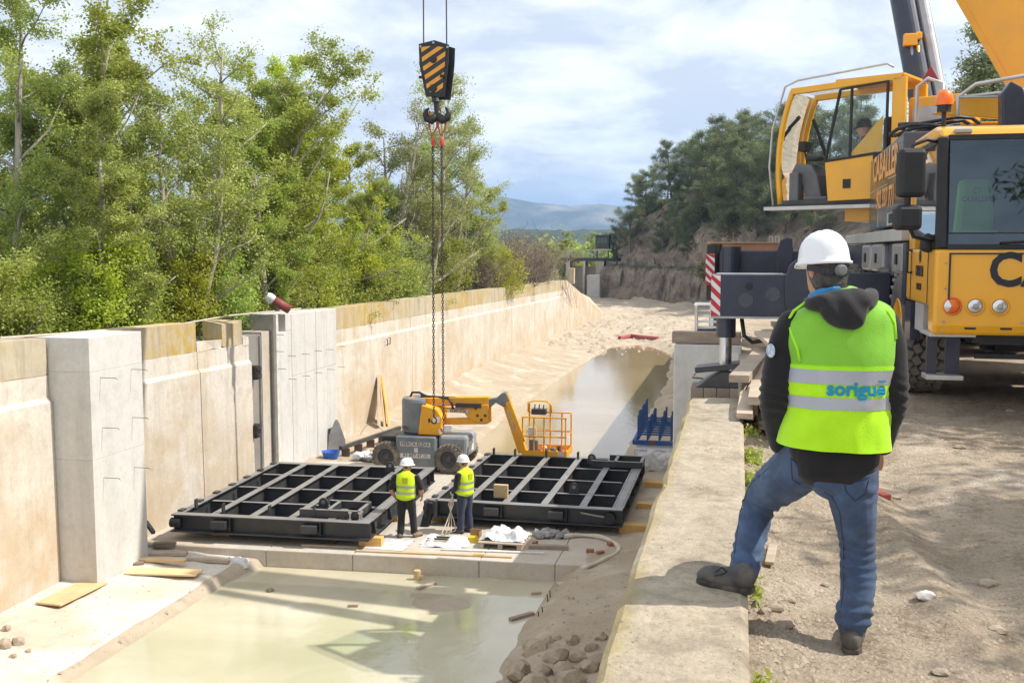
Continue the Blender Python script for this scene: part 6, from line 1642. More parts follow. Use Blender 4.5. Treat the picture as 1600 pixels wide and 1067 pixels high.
# ---- workers on the sill, built to the same plan
def worker(loc, rz, label, pose, trouser, boots, headturn):
    w = empty('person', loc, label, 'person', None, rz)
    J = pose; X = Vector((1, 0, 0)); Z0 = Vector((0, 0, 0))
    def wl(n, me, m, p=w): return link(n, me, m, p)
    lf = [loft(smooth_path([((0, 0, 1.04), .165, .115, X), ((0, 0, .95), .175, .125, X), ((0, 0, .87), .14, .11, X)], 2), 14)]
    for s_ in (-1, 1):
        k, a = J['knee'][s_], J['ankle'][s_]; hp = Vector((s_ * .085, 0, .93))
        lf.append(loft(smooth_path([(hp, .098, .108, X), (hp.lerp(Vector(k), .5), .092, .10, X), (k, .075, .08, X), (Vector(k).lerp(Vector(a), .5), .072, .078, X), (a, .07, .075, X)], 3), 12))
    wl('trousers', fuse('trousers', lf, .016, 2, wr(.008, ((.12, .08, .006), (.5, .08, .006)))), trouser)
    lf = [loft(smooth_path([((0, 0, .98), .165, .12, X), ((0, 0, 1.12), .165, .12, X), ((0, .0, 1.30), .185, .125, X), ((0, 0, 1.40), .185, .11, X), ((0, 0, 1.46), .12, .085, X), ((0, .01, 1.50), .065, .065, X)], 2), 16)]
    skin = [loft([((0, 0, 1.2), .08, .06, X), ((0, .0, 1.47), .055, .055, X), ((0, .02, 1.56), .052, .055, X)], 10)]
    hdir = Vector((math.sin(headturn), math.cos(headturn), 0)); hc_ = Vector((0, .03, 1.625)) + hdir * .02
    skin += head(hc_, hdir, .012)
    for s_ in (-1, 1):
        sh = Vector((s_ * .20, 0, 1.40)); el = Vector(J['elbow'][s_]); wv = Vector(J['wrist'][s_]); hd = (wv - el).normalized()
        if J['sleeve'] == 'short':
            lf.append(loft(smooth_path([(sh, .068, .072, X), (sh.lerp(el, .6), .064, .066, X), (el, .060, .06, X)], 2), 12))
            skin.append(loft([(sh.lerp(el, .3), .04, .04, X), (el, .042, .042, X), (el.lerp(wv, .4), .045, .045, X), (wv, .03, .028, X)], 10))
        else:
            lf.append(loft(smooth_path([(sh, .068, .072, X), (sh.lerp(el, .6), .062, .064, X), (el, .056, .058, X), (el.lerp(wv, .5), .05, .05, X), (wv, .042, .042, X)], 2), 12))
            skin.append(loft([(sh, .04, .04, X), (el, .035, .035, X), (wv, .03, .028, X)], 8))
        skin.append(loft([((0, 0, 1.38), .05, .05, X), (sh, .045, .045, X)], 8))
        hl_ = hand(wv, hd, Vector((0, 1, 0)), -s_)
        if J.get('glove'):
            wl('glove', fuse('glove', hl_ + [loft([(wv - hd * .06, .036, .034, X), (wv, .034, .03, X)], 10)], .010, 1), M['glove'])
        else: skin += hl_
    wl('shirt', fuse('shirt', lf, .016, 2, wr(.007)), M['jacket'])
    bd = wl('body', fuse('body', skin, .010, 2), M['skin'])
    wl('hair', fuse('hair', [loft([(hc_ - hdir * .03 + Vector((0, 0, -.05)), .062, .05, Vector((hdir.y, -hdir.x, 0))), (hc_ - hdir * .02, .077, .08, Vector((hdir.y, -hdir.x, 0))), (hc_ + Vector((0, 0, .07)), .07, .085, Vector((hdir.y, -hdir.x, 0)))], 12)], .014, 1), M['hair'], bd)
    helmet('helmet', hc_ + Vector((0, 0, .035)), hdir, 1.02, M['hat'], w, (0, 0, 0), R(-3), 24)
    lf = [loft(smooth_path([((0, 0, .93), .195, .155, X), ((0, 0, 1.08), .188, .15, X), ((0, 0, 1.26), .20, .148, X), ((0, 0, 1.40), .198, .128, X), ((0, 0, 1.455), .15, .105, X), ((0, .005, 1.485), .10, .085, X)], 3), 18)]
    vm = fuse('vest', lf, .014, 2, wr(.008))
    bds = [band(vm, a, c, .004, 'reflective_band') for a, c in ((1.02, 1.07), (1.16, 1.21))]
    v = wl('vest', vm, M['vest2'])
    for b_ in bds: wl('reflective_band', b_, M['reflect'], v)
    b = MB(); b.mm((-.05, -.152, 1.27), (.06, -.142, 1.40)); b.build('back_print', mat('vest_print', (.55, .50, .02), (.30, .40, .02), scale=40, rough=.7), v)
    for s_ in (-1, 1):
        a = Vector(J['ankle'][s_]); tw = J['toe'][s_]
        shoe('boot', (a.x, a.y - .07, 0), (a.x + tw[0] * .2, a.y - .07 + tw[1] * .28, 0), 0, boots, w, (0, 0, 0))
    return w
ps1 = dict(knee={-1: (-.10, .03, .50), 1: (.12, .03, .50)}, ankle={-1: (-.11, -.02, .09), 1: (.15, .04, .09)}, elbow={-1: (-.30, -.06, 1.13), 1: (.30, -.02, 1.12)}, wrist={-1: (-.24, .10, .90), 1: (.29, .12, .91)}, toe={-1: (-.3, 1), 1: (.6, .8)}, sleeve='short')
q = atz(634, 840, -4.73)
W1 = worker((q.x, q.y + .05, -4.73), R(8), 'worker in yellow vest and black trousers with bare forearms between the gate leaves', ps1, M['dktrouser'], M['tanboot'], .75)
W1.scale = (1.16, 1.12, 1.0)
ps2 = dict(knee={-1: (-.09, .04, .50), 1: (.09, .0, .50)}, ankle={-1: (-.10, .04, .09), 1: (.10, -.04, .09)}, elbow={-1: (-.25, .02, 1.12), 1: (.25, .02, 1.13)}, wrist={-1: (-.16, .20, .93), 1: (.12, .22, .94)}, toe={-1: (-.1, 1), 1: (.1, 1)}, sleeve='long', glove=1)
q = atz(727, 832, -4.73)
W2 = worker((q.x, q.y + .0, -4.73), R(62), 'worker in yellow vest and navy trousers holding pale ropes beside the right gate leaf', ps2, M['navytrouser'], M['shoe'], .15)
W2.scale = (1.12, 1.12, 1.0)
W2M = Matrix.Translation(W2.location) @ Matrix.Rotation(R(62), 4, 'Z')
hnd = W2M @ Vector((-.15, .26, .88))
trp = empty('tag_rope', hnd, 'bunch of pale ropes hanging from the gloved hands of the worker in navy trousers', 'rope')
for k in range(4):
    e = atz(690 + k * 4, 838 - k * 2, -4.72)
    b = MB(); pts = [hnd + Vector((.01 * k, 0, .0)), hnd + Vector((-.04 * k + .03, -.02, -.22)), hnd.lerp(e, .6) + Vector((.03 * k, 0, -.10)), e + Vector((.05 * k, 0, .06)), e]
    pts = [Vector(p_) for p_ in pts]; out = []
    for i in range(len(pts) - 1):
        for j in range(4): out.append(pts[i].lerp(pts[i + 1], j / 4))
    out.append(pts[-1]); b.tube(out, .014, 6)
    b.build('rope_strand', M['hose'], trp, off=hnd, smooth=True)
# ---- crane operator, seated in the slewing cab
opr = empty('person', S @ Vector((.80, .98, ZB + .42)), 'crane operator in dark clothes and cap seated inside the yellow operator cab', 'person', None, SA - math.pi / 2)
X = Vector((1, 0, 0))
lf = [loft(smooth_path([((0, -.05, .05), .16, .13, X), ((0, -.06, .25), .165, .125, X), ((0, -.05, .45), .19, .12, X), ((0, -.03, .55), .13, .09, X), ((0, -.02, .60), .07, .07, X)], 2), 14)]
for s_ in (-1, 1):
    lf.append(loft([((s_ * .2, -.04, .48), .065, .07, X), ((s_ * .25, .0, .24), .055, .06, X), ((s_ * .2, .25, .20), .042, .042, X)], 10))
    lf.append(loft([((s_ * .09, .0, .06), .09, .09, X), ((s_ * .12, .42, .10), .075, .075, X), ((s_ * .12, .50, -.28), .06, .06, X)], 10))
link('clothes', fuse('clothes', lf, .018, 2, wr(.007)), cloth('navy_jacket', (.03, .04, .065)), opr)
sk = head((0, .02, .73), (0, 1, 0), .014) + [loft([((0, -.02, .5), .05, .05, X), ((0, .0, .68), .05, .055, X)], 10)]
for s_ in (-1, 1): sk += hand((s_ * .2, .26, .2), (0, 1, -.2), (-s_, 0, 0), 1) + [loft([((s_ * .2, -.03, .46), .03, .03, X), ((s_ * .25, .0, .24), .03, .03, X), ((s_ * .2, .26, .2), .028, .026, X)], 8), loft([((0, -.03, .48), .04, .04, X), ((s_ * .2, -.03, .46), .035, .035, X)], 8)]
link('body', fuse('body', sk, .011, 2), M['skin'], opr)
helmet('cap', Vector((0, .02, .765)), (0, 1, 0), .9, M['jacket'], opr, (0, 0, 0), 0, 24)
# ------------------------------------------------------------------ timber, debris and site clutter
def plank(p, q, w, t, m, name, label, cat='plank', group=None, up=(0, 0, 1)):
    """board from p to q (world); its own object with origin at the middle"""
    p = Vector(p); q = Vector(q); c = (p + q) / 2
    b = MB(); b.bar(p - c, q - c, w, t, up=up); o = b.build(name, m, None, bevel=.004); o.location = c
    return tag(o, label, cat, group)
# sleepers under the outrigger
for i, nm in enumerate(('first', 'second', 'third', 'fourth')):
    x = -.535 + i * .178
    b = MB(); b.box((0, 0, .095), (.172, .62, .19)); o = b.build('sleeper', M['oldblock'], None, bevel=.008); o.location = (x, 14.62, -.357)
    tag(o, 'old timber sleeper under the outrigger foot, %s from the canal side' % nm, 'sleeper', 'sleepers under the outrigger')
o = plank((-1.06, 17.3, .285), (.05, 17.25, .285), .28, .19, M['oldblock'], 'sleeper', 'rust-stained sleeper lying across the pier top behind the outrigger jack', 'sleeper')
# white slatted rack on the wall
rk = empty('slatted_rack', (-.55, 18.9, .18), 'white slatted steel rack standing on the wall behind the outrigger', 'rack')
for k in range(5):
    b = MB(); b.box((.02, 0, .06 + .10 * k), (.42, .04, .035)); b.build('slat', M['white'], rk)
for dx in (-.19, .22):
    b = MB(); b.box((dx, .02, .28), (.04, .5, .56)); b.build('side_frame', M['dullwhite'], rk)
b = MB(); b.box((.02, .2, .57), (.5, .6, .03)); b.build('top_sheet', M['white'], rk)
tr = empty('steel_tray', (.1, 20.7, 1.73), 'tan steel tray lying on the rear outrigger beam', 'tray')
b = MB(); b.box((0, .1, .07), (1.25, .5, .14), taper=(1.03, 1)); b.build('pan', mat('tan_primer', (.50, .27, .15), (.45, .24, .14), rough=.6), tr)
b = MB(); b.box((0, .1, .15), (1.42, .6, .02)); b.build('rim', mat('tan_rim', (.55, .36, .22), rough=.6), tr)
for dx in (.5, .62):
    b = MB(); b.tube([(dx - .03, .0, .15), (dx - .03, .0, .27), (dx + .03, .0, .27), (dx + .03, .0, .15)], .01, 6); b.build('ring', M['steel'], tr)
# messy timber stack between wall and truck
rs = random.Random(5)
words = ['bottom course', 'lower course', 'third course', 'middle course', 'upper course', 'top course']
n_ = 0
for lay in range(6):
    for j in range(3 if lay < 4 else 2):
        x = .22 + j * .20 + rs.uniform(-.05, .05); L = rs.uniform(2.6, 4.2); yc = 11.0 + rs.uniform(-.5, .7) + lay * .12; a = rs.uniform(-.06, .06) + (.05 if lay > 3 else 0)
        z = .05 + lay * .083; dz = rs.uniform(-.01, .01)
        plank((x - math.sin(a) * L / 2, yc - L / 2, z), (x + math.sin(a) * L / 2, yc + L / 2, z + dz), rs.uniform(.15, .20), .075, M['timber'], 'stacked_plank',
              'weathered plank, %s of the timber stack, %s' % (words[lay], ['next to the wall', 'in its middle', 'nearest the truck'][j]), 'plank', 'planks in the timber stack'); n_ += 1
for i, (a, c, w_, t_, lb_) in enumerate((((1170, 640, 9.6), (1186, 562, 12.4), .16, .10, 'pale beam end poking out at the near foot of the timber stack'), ((1163, 650, 9.2), (1176, 560, 12.6), .14, .05, 'tilted weathered board leaning between wall and timber stack'), ((1192, 520, 13.5), (1240, 560, 11.6), .22, .05, 'pale loose board lying askew on top of the timber stack'), ((1215, 505, 15.2), (1262, 545, 12.6), .2, .06, 'long bleached board crossing the top of the timber stack'))):
    plank(at(*a), at(*c), w_, t_, M['timber'], 'loose_plank', lb_)
# forms left of the lift
fn = empty('steel_fin', atz(525, 704, -4.72), 'pointed dark steel plate standing against the white gate pier', 'steel plate')
q = Vector(fn.location); b = MB(); b.prism([(-.26, .0), (-.22, .5), (-.02, 1.0), (.05, 1.02), (.12, .9), (.30, .35), (.32, 0)], .03, Matrix.Rotation(.3, 4, 'Z')); b.build('plate', M['steel'], fn)
b = MB(); b.mm((-.30, .03, 0), (-.2, .32, .7)); b.build('stiffener', M['blacksteel'], fn)
tb = empty('blue_tub', atz(517, 715, -4.72), 'small blue plastic tub beside the pointed steel plate', 'tub')
b = MB(); b.lathe([(.0, .0), (.22, 0), (.28, .20), (.30, .21), (.27, .21), (.2, .02)], 18); b.build('bowl', M['bluetub'], tb, smooth=False)
rl = empty('steel_rail', atz(570, 690, -4.6), 'dark steel rail with hanging plates lying by the wall behind the lift', 'steel rail')
RO = Vector(rl.location); p0 = atz(532, 700, -4.45); p1 = atz(625, 668, -4.35)
b = MB(); b.bar(p0, p1, .12, .12); b.build('rail_bar', M['blacksteel'], rl, off=RO)
for k in range(5):
    q = p0.lerp(p1, .08 + .2 * k); b = MB(); b.box(q + Vector((.02, -.05, -.18)), (.26, .05, .26), .2); b.build('hanging_plate', M['rust'], rl, off=RO)
q = p0.lerp(p1, .55); b = MB(); b.tube([q + Vector((-.5, 0, .05)), q + Vector((-.3, 0, .35)), q + Vector((0, 0, .42)), q + Vector((.3, 0, .2))], .008, 5); b.build('wire', M['rust'], rl, off=RO)
for i, (a, c, m_, lb_) in enumerate((((592, 590), (592, 668), M['timber'], 'grey-brown plank leaning upright against the canal wall, left of three'), ((595, 592), (602, 672), M['ply'], 'pale plank leaning on the canal wall between two others'), ((597, 589), (609, 672), M['newwood'], 'bright yellow-orange plank leaning on the canal wall'))):
    p = atx(a[0], a[1], WX + .16 + .02 * i); q = atx(c[0], c[1], WX + .7 + .12 * i)
    plank(p, q, .30, .05, m_, 'leaning_plank', lb_, 'plank', 'planks leaning on the wall', up=(1, 0, 0))
b = MB(); q = atz(570, 718, -4.72)
for k in range(3): b.blob((.2 * k, .12 * (k % 2), .12), (.22, .2, .15), seed=k + 30, jit=.3)
o = b.build('plastic_heap', M['plastic'], None); o.location = (q.x - .2, q.y, -4.73); tag(o, 'crumpled grey plastic heap beside the lift\'s front wheel', 'plastic sheet')
plank(atz(432, 716, -4.6), atz(455, 712, -4.5), .3, .12, M['blacksteel'], 'steel_box', 'black steel box at the foot of the gate slot', 'steel box')
plank(at(228, 815, 20.2), at(240, 832, 20.0), .08, .08, M['blacksteel'], 'steel_prop', 'short dark prop leaning in the corner behind the square pier', 'prop')
# planks on the left bank
def bankz(x, y): return max(bed_z(x, y), -5.1)
def flat_plank(a, c, w, t, m, lb_, lift=0.0, group=None):
    p = atz(*a, -4.85); q = atz(*c, -4.85)
    zp = max(bankz(p.x, p.y), bankz(q.x, q.y), bankz((p.x + q.x) / 2, (p.y + q.y) / 2)) + t / 2 + .01 + lift
    return plank((p.x, p.y, zp), (q.x, q.y, zp), w, t, m, 'bank_plank', lb_, 'plank', group)
flat_plank((75, 948), (150, 912), .55, .035, M['ply'], 'wide pale formwork board lying alone on the left bank')
flat_plank((200, 893), (312, 896), .42, .035, M['ply'], 'wide formwork board on the bank beside the pier foot')
flat_plank((210, 880), (290, 883), .16, .06, M['ply'], 'narrow pale plank lying behind the wide board at the pier foot', .0)
flat_plank((290, 872), (358, 876), .10, .06, M['timber'], 'thin plank reaching towards the water beside the pier')
flat_plank((232, 868), (292, 866), .20, .07, M['timber'], 'weathered plank nearest the pier\'s back corner')
flat_plank((240, 860), (275, 859), .16, .10, M['oldblock'], 'dark timber offcut against the pier\'s back corner', .05)
flat_plank((195, 887), (225, 884), .12, .05, M['oldblock'], 'dark short offcut sticking out under the boards')
# rubble at the left edge
for i, (px_, py_, r_) in enumerate(((8, 1012, .16), (30, 1005, .15), (12, 985, .10), (45, 1018, .07), (22, 1028, .08), (40, 930, .09), (62, 925, .08), (20, 940, .07))):
    q = atz(px_, py_, -4.9); b = MB(); b.blob((0, 0, 0), (r_, r_ * .8, r_ * .7), seed=i + 60, cut=.58); o = b.build('rubble_stone', M['stone'], None); o.location = (q.x, q.y, bed_z(q.x, q.y) + r_ * .3)
    tag(o, '%s grey stone on the left bank, %s' % (['large', 'broad', 'small', 'flat', 'round', 'brownish', 'pale', 'dusty'][i], ['at the very corner', 'next to the largest', 'behind the large pair', 'in front of the pair', 'nearest the camera', 'at the wall foot', 'beside the board end', 'below the wall stain'][i]), 'stone', 'stones on the left bank')
# clutter along the sill front
SZ = -4.728
b = MB(); b.bar((0, 0, .03), (0.01, 0, .03), .01, .01)
def sill_plank(a, c, w, t, m, lb_, name='sill_plank'):
    p = atz(*a, SZ); q = atz(*c, SZ); return plank((p.x, p.y, SZ + t / 2), (q.x, q.y, SZ + t / 2), w, t, m, name, lb_)
sill_plank((556, 861), (800, 871), .10, .03, M['ply'], 'long pale lath along the sill edge in front of the workers')
sill_plank((690, 859), (850, 865), .09, .03, M['dullwhite'], 'long whitish batten lying parallel to the sill edge')
sill_plank((472, 852), (560, 855), .12, .04, M['timber'], 'weathered plank under the shadow of the left gate leaf')
sill_plank((826, 856), (888, 858), .14, .08, M['oldblock'], 'brown timber lying in the shade in front of the right gate leaf')
sill_plank((512, 852), (524, 843), .12, .03, M['ply'], 'short pale offcut on the sill in front of the left gate')
sill_plank((740, 868), (757, 869), .10, .05, M['newwood'], 'little orange timber piece on the sill edge')
def sheet(name, c, sx, sy, h_, seed, m, parent=None, n=16, amp=.06):
    v = []; f = []
    for j in range(n + 1):
        for i in range(n + 1):
            x = (i / n - .5) * sx; y = (j / n - .5) * sy
            e = min(i, n - i, j, n - j) / (n / 2)
            z = h_ * min(1, e * 2.2) + amp * mnoise.noise(Vector((x * 5, y * 5, seed))) + amp * .6 * abs(mnoise.noise(Vector((x * 12, y * 12, seed))))
            w = 1 + .12 * mnoise.noise(Vector((i * .4, j * .4, seed + 7)))
            v.append((x * w, y * w, max(.006, z)))
    for j in range(n):
        for i in range(n): a = j * (n + 1) + i; f.append((a, a + 1, a + n + 2, a + n + 1))
    b = MB().add(v, f); o = b.build(name, m, parent); 
    o.location = c; return o
q = atz(698, 848, SZ)
bd_b = empty('wrapped_bars', (q.x, q.y, SZ), 'bundle of steel bars wrapped in clear plastic at the workers\' feet', 'wrapped bundle')
for k in range(5): b = MB(); b.bar((-.42, -.16 + .08 * k, .07 + .02 * (k % 2)), (.30, -.14 + .08 * k, .07 + .02 * (k % 2)), .05, .05); b.build('bar', M['blacksteel'] if k % 2 else M['timber'], bd_b)
for (x, y, sx, sy, h_, sd_) in ((.25, .0, .55, .55, .14, 1), (-.05, -.25, .95, .28, .07, 2), (-.38, .05, .35, .6, .12, 3)):
    sheet('plastic_film', (x, y, 0), sx, sy, h_, sd_, M['plastic'], bd_b, 12, .05)
q = atz(742, 846, SZ); cb_ = empty('carton', (q.x, q.y, SZ), 'small yellow and brown open carton beside the plastic-covered pallet', 'carton')
b = MB(); b.box((0, 0, .06), (.26, .22, .12)); b.build('carton_base', mat('yellow_carton', (.60, .42, .03), rough=.7), cb_)
b = MB(); b.box((0, .1, .19), (.26, .015, .14)); b.box((.12, 0, .18), (.015, .2, .12)); b.build('carton_flap', mat('brown_card', (.30, .17, .08), rough=.8), cb_)
q = atz(788, 850, SZ); pa = empty('pallet', (q.x, q.y, SZ), 'low timber pallet under white plastic sheeting on the sill', 'pallet')
for k in range(5): b = MB(); b.box((0, -.36 + .18 * k, .125), (1.0, .13, .025)); b.build('deck_board', M['timber'], pa)
for k in range(3): b = MB(); b.box((-.42 + .42 * k, 0, .056), (.1, .84, .11)); b.build('stringer', M['timber'], pa)
o = sheet('plastic_sheet', (q.x + .0, q.y + .08, SZ + .142), .98, .75, .16, 9, M['plastic'], None, 22, .10); tag(o, 'crumpled white plastic sheet heaped on the low pallet', 'plastic sheet')
q = atz(600, 850, SZ); o = sheet('plastic_sheet', (-7.75, 21.0, SZ), 1.6, .8, .012, 14, M['plastic'], None, 18, .03); tag(o, 'flat white plastic sheet spread round the black-trousered worker\'s boots', 'plastic sheet')
q = atz(858, 838, SZ); b = MB()
for k in range(9): b.blob((.42 * math.cos(k * 2.4) * (.3 + .08 * k), .2 * math.sin(k * 2.4) * (.4 + .08 * k), .07), (.13, .11, .09), seed=k + 70, jit=.35)
o = b.build('spoil_heap', mat('wet_mortar', (.33, .32, .30), (.22, .21, .20), rough=.5), None); o.location = (q.x, q.y, SZ); tag(o, 'grey lumpy heap of wet mortar in the shade of the right gate leaf', 'mortar heap'); o['kind'] = 'stuff'
for i, (px_, py_) in enumerate(((922, 863), (938, 866), (836, 851), (953, 852))):
    q = atz(px_, py_, SZ); b = MB(); b.box((0, 0, .04), (.16, .09, .08)); o = b.build('brick', mat('brick_red', (.33, .13, .07), rough=.85) if i == 0 else bpy.data.materials['brick_red'], None, bevel=.006); o.location = (q.x, q.y, SZ); o.rotation_euler = (0, 0, i * .7)
    tag(o, ['red brick piece beside the hose bend', 'red brick nearest the hose bend\'s outer side', 'red brick piece near the mortar heap', 'red brick piece under the right gate\'s corner'][i], 'brick', 'brick pieces on the sill')
# lay-flat hose
pts = [(880, 838, SZ + .05), (905, 836, SZ + .05), (935, 838, SZ + .05), (955, 845, SZ + .05), (967, 856, SZ + .05), (960, 866, SZ + .05), (940, 876, SZ + .05), (915, 886, SZ + .03), (905, 893, -4.95), (895, 902, -4.98), (885, 910, -5.0), (868, 914, -5.02)]
pw = [atz(*p_) for p_ in pts]; sm = []
for i in range(len(pw) - 1):
    for j in range(4):
        a, b_, c, d = pw[max(i - 1, 0)], pw[i], pw[i + 1], pw[min(i + 2, len(pw) - 1)]; t = j / 4
        sm.append(.5 * ((2 * b_) + (c - a) * t + (2 * a - 5 * b_ + 4 * c - d) * t * t + (3 * b_ - a - 3 * c + d) * t ** 3))
b = MB(); b.tube(sm, [.05 + .012 * math.sin(k * .9) for k in range(len(sm))], 8); hs_ = b.build('discharge_hose', M['hose'], None, smooth=True); tag(hs_, 'pale lay-flat hose curling over the sill edge into the pool', 'hose')
# things lying in the pool
q = atz(652, 905, -5.1); b = MB(); b.cyl((0, 0, 0), (0, 0, .24), .075, 14); o = b.build('log_stub', M['ply'], None, bevel=.008); o.location = (q.x, q.y, -5.14); tag(o, 'short round post stub standing in the shallow pool', 'post')
for (a, c, w, lb_) in (((652, 920), (680, 911), .09, 'small squared timber floating near the round post stub'), ((546, 945), (560, 945), .16, 'little square wood block floating mid-pool'), ((418, 923), (426, 921), .12, 'brown scrap poking out of the pool on its own'), ((797, 968), (833, 958), .10, 'dark floating batten near the right shore of the pool'), ((830, 927), (845, 926), .07, 'short floating offcut beside the hose end')):
    p = atz(*a, -5.08); q = atz(*c, -5.08); plank(p, q, w, .07, M['oldblock'] if 'dark' in lb_ or 'brown' in lb_ else M['timber'], 'floating_timber', lb_, 'timber')
for i, (px_, py_, t) in enumerate(((861, 938, 922), (857, 944, 928), (849, 962, 948), (843, 968, 955))):
    p = atz(px_, py_, -5.1); q = at(px_ - 2, t, p.y); b = MB(); b.cyl((0, 0, -.1), tuple(q - p), .012, 6); o = b.build('rebar_stake', M['rust'], None); o.location = p
    tag(o, ['rusty rebar stake at the water edge, closest to the hose end', 'rusty rebar stake just below the first', 'rusty rebar stake of the lower pair, upper one', 'rusty rebar stake lowest on the shore'][i], 'stake', 'rebar stakes on the shore')
o = sheet('plastic_scrap', (-10.35, 19.75, -5.02), .45, .35, .16, 22, M['plastic'], None, 10, .1); tag(o, 'white crumpled plastic scrap at the pool\'s far left corner', 'plastic scrap')
# rock pile at the bottom of the frame
rs = random.Random(11)
spots = [(470, 880, .0)]
RKS = [(833, 1020, .28), (868, 1040, .30), (815, 1055, .34), (905, 1045, .20), (925, 1030, .18), (880, 1062, .24), (845, 1062, .20), (780, 1058, .18), (800, 1035, .17), (920, 1060, .22), (940, 1015, .15), (765, 1064, .15), (855, 1012, .16), (895, 1018, .17), (825, 1000, .13), (750, 1066, .12), (870, 1008, .11), (935, 1050, .2), (790, 1070, .22), (840, 1085, .3), (890, 1085, .3)]
pos_w = ['highest broad', 'big angular', 'large pale', 'squarish', 'rounded', 'wedge-shaped', 'chunky', 'waterside', 'knobbly', 'wall-side', 'dusty', 'outermost', 'cracked', 'flat-topped', 'small upper', 'tiny outer', 'little', 'tilted', 'lower', 'bottom', 'lowest']
for i, (px_, py_, r_) in enumerate(RKS):
    r_ *= .82
    q = atz(px_, py_, -4.85); b = MB(); b.blob((0, 0, 0), (r_ * rs.uniform(.9, 1.2), r_ * rs.uniform(.8, 1), r_ * rs.uniform(.6, .85)), seed=i + 3, jit=.16, cut=.55)
    o = b.build('rubble_rock', M['stone'], None); o.location = (q.x, q.y, bed_z(q.x, q.y) + r_ * .22); o.rotation_euler = (rs.uniform(-.4, .4), rs.uniform(-.4, .4), rs.uniform(0, 6))
    tag(o, '%s brown rock in the rubble pile by the near wall foot' % pos_w[i], 'rock', 'rocks of the rubble pile')
# blue formwork rack on a wrapped pallet
q = at(1020, 690, 30.6); bx0 = at(990, 690, 30.2).x; bz = at(1000, 693, 30.2).z
wp = empty('wrapped_pallet', (bx0 + .5, 30.3, -4.7), 'plastic-wrapped pallet load below the blue formwork rack', 'pallet'); WO = Vector(wp.location)
b = MB(); b.mm((bx0 + .05, 29.75, -4.72), (bx0 + 1.25, 31.0, bz - .06)); b.build('load', mat('wrapped_grey', (.35, .34, .33), (.48, .48, .48), scale=7, rough=.25, bump=.5, bscale=9), wp, off=WO, bevel=.05)
for k in range(4): 
    o = sheet('stretch_film', (.15 + .28 * k - .35, -.56, .28 + .06 * (k % 2)), .42, .6, .05, 40 + k, M['plastic'], wp, 10, .05); o.rotation_euler = (math.pi / 2, .3 * (k % 2), 0)
rc = empty('formwork_rack', (bx0 + .55, 31.5, bz), 'blue steel rack bristling with upright formwork posts beside the right canal wall', 'rack'); FO2 = Vector(rc.location)
yA, yB = 30.2, 33.6; xA, xB = bx0, bx0 + 1.2
for (a, c) in (((xA, yA), (xB, yA)), ((xB, yA), (xB, yB)), ((xA, yB), (xB, yB)), ((xA, yA), (xA, yB))):
    b = MB(); b.bar((a[0], a[1], bz + .04), (c[0], c[1], bz + .04), .07, .14); b.build('base_rail', M['blue'], rc, off=FO2)
for k in range(9):
    y = yA + .15 + (yB - yA - .3) * k / 8
    for x in (xA + .12, xA + .4, xA + .75, xB - .1):
        h_ = .88 if x in (xA + .12, xB - .1) else .62
        b = MB(); b.bar((x, y, bz + .05), (x, y, bz + h_ + .04 * math.sin(k * 2 + x * 7)), .05, .05, up=(0, 1, 0)); b.build('post', M['blue'], rc, off=FO2)
    b = MB(); b.bar((xA + .1, y, bz + .26), (xB - .08, y, bz + .26), .04, .05); b.build('cross_rail', M['blue'], rc, off=FO2)
b = MB(); b.box((xA + .55, yA - .04, bz + .04), (.22, .02, .12)); b.build('lifting_eye', M['rust'], rc, off=FO2)
for k in range(5):
    y = 31.6 + .5 * k
    plank((xA + 1.3, y, -4.5 + .1 * (k % 2)), (-.62, y + .3, -4.45), .2, .1, M['timber'], 'shore_timber', ['short', 'split', 'grey', 'squared', 'dusty'][k] + ' timber offcut wedged between blue rack and right wall', 'timber', 'timbers behind the rack')
# odds and ends on the dirt
plank(atz(1368, 768, .03), atz(1385, 777, .03), .07, .04, mat('red_wood', (.32, .07, .05), rough=.7), 'red_batten', 'small red batten on the dirt behind the man', 'batten')
plank(atz(1202, 880, .03), atz(1208, 852, .03), .05, .02, M['timber'], 'dirt_lath', 'short grey lath on the dirt between the man\'s legs', 'lath')
rs = random.Random(3)
for i, (px_, py_, r_) in enumerate(((1446, 934, .045), (1210, 960, .035), (1195, 965, .03), (1226, 980, .04), (1545, 895, .04), (1290, 905, .02), (1470, 1045, .03), (1400, 770, .03), (1500, 700, .04), (1235, 940, .025), (1580, 640, .04), (1210, 830, .03), (1560, 975, .035))):
    q = atz(px_, py_, .02); b = MB(); b.blob((0, 0, 0), (r_ * 1.3, r_, r_ * .6), seed=i + 90); o = b.build('pebble', M['stone'] if i else M['dullwhite'], None); o.location = (q.x, q.y, right_z(q.x, q.y) + r_ * .2)
    tag(o, ['white flat stone lying alone right of the man\'s standing leg', 'grey stone nearest the raised boot on the dirt', 'smaller stone touching the wall below the raised boot', 'pale half-buried stone below the raised boot', 'stone on the shaded dirt toward the right edge', 'tiny stone beside the standing shin', 'stone at the bottom of the dirt right of the standing boot', 'stone close to the red batten', 'stone on the dirt in front of the truck', 'small stone between raised boot and standing boot', 'stone under the truck nose', 'stone beside the short grey lath', 'stone low on the right edge of the dirt'][i], 'stone', 'stones on the dirt')
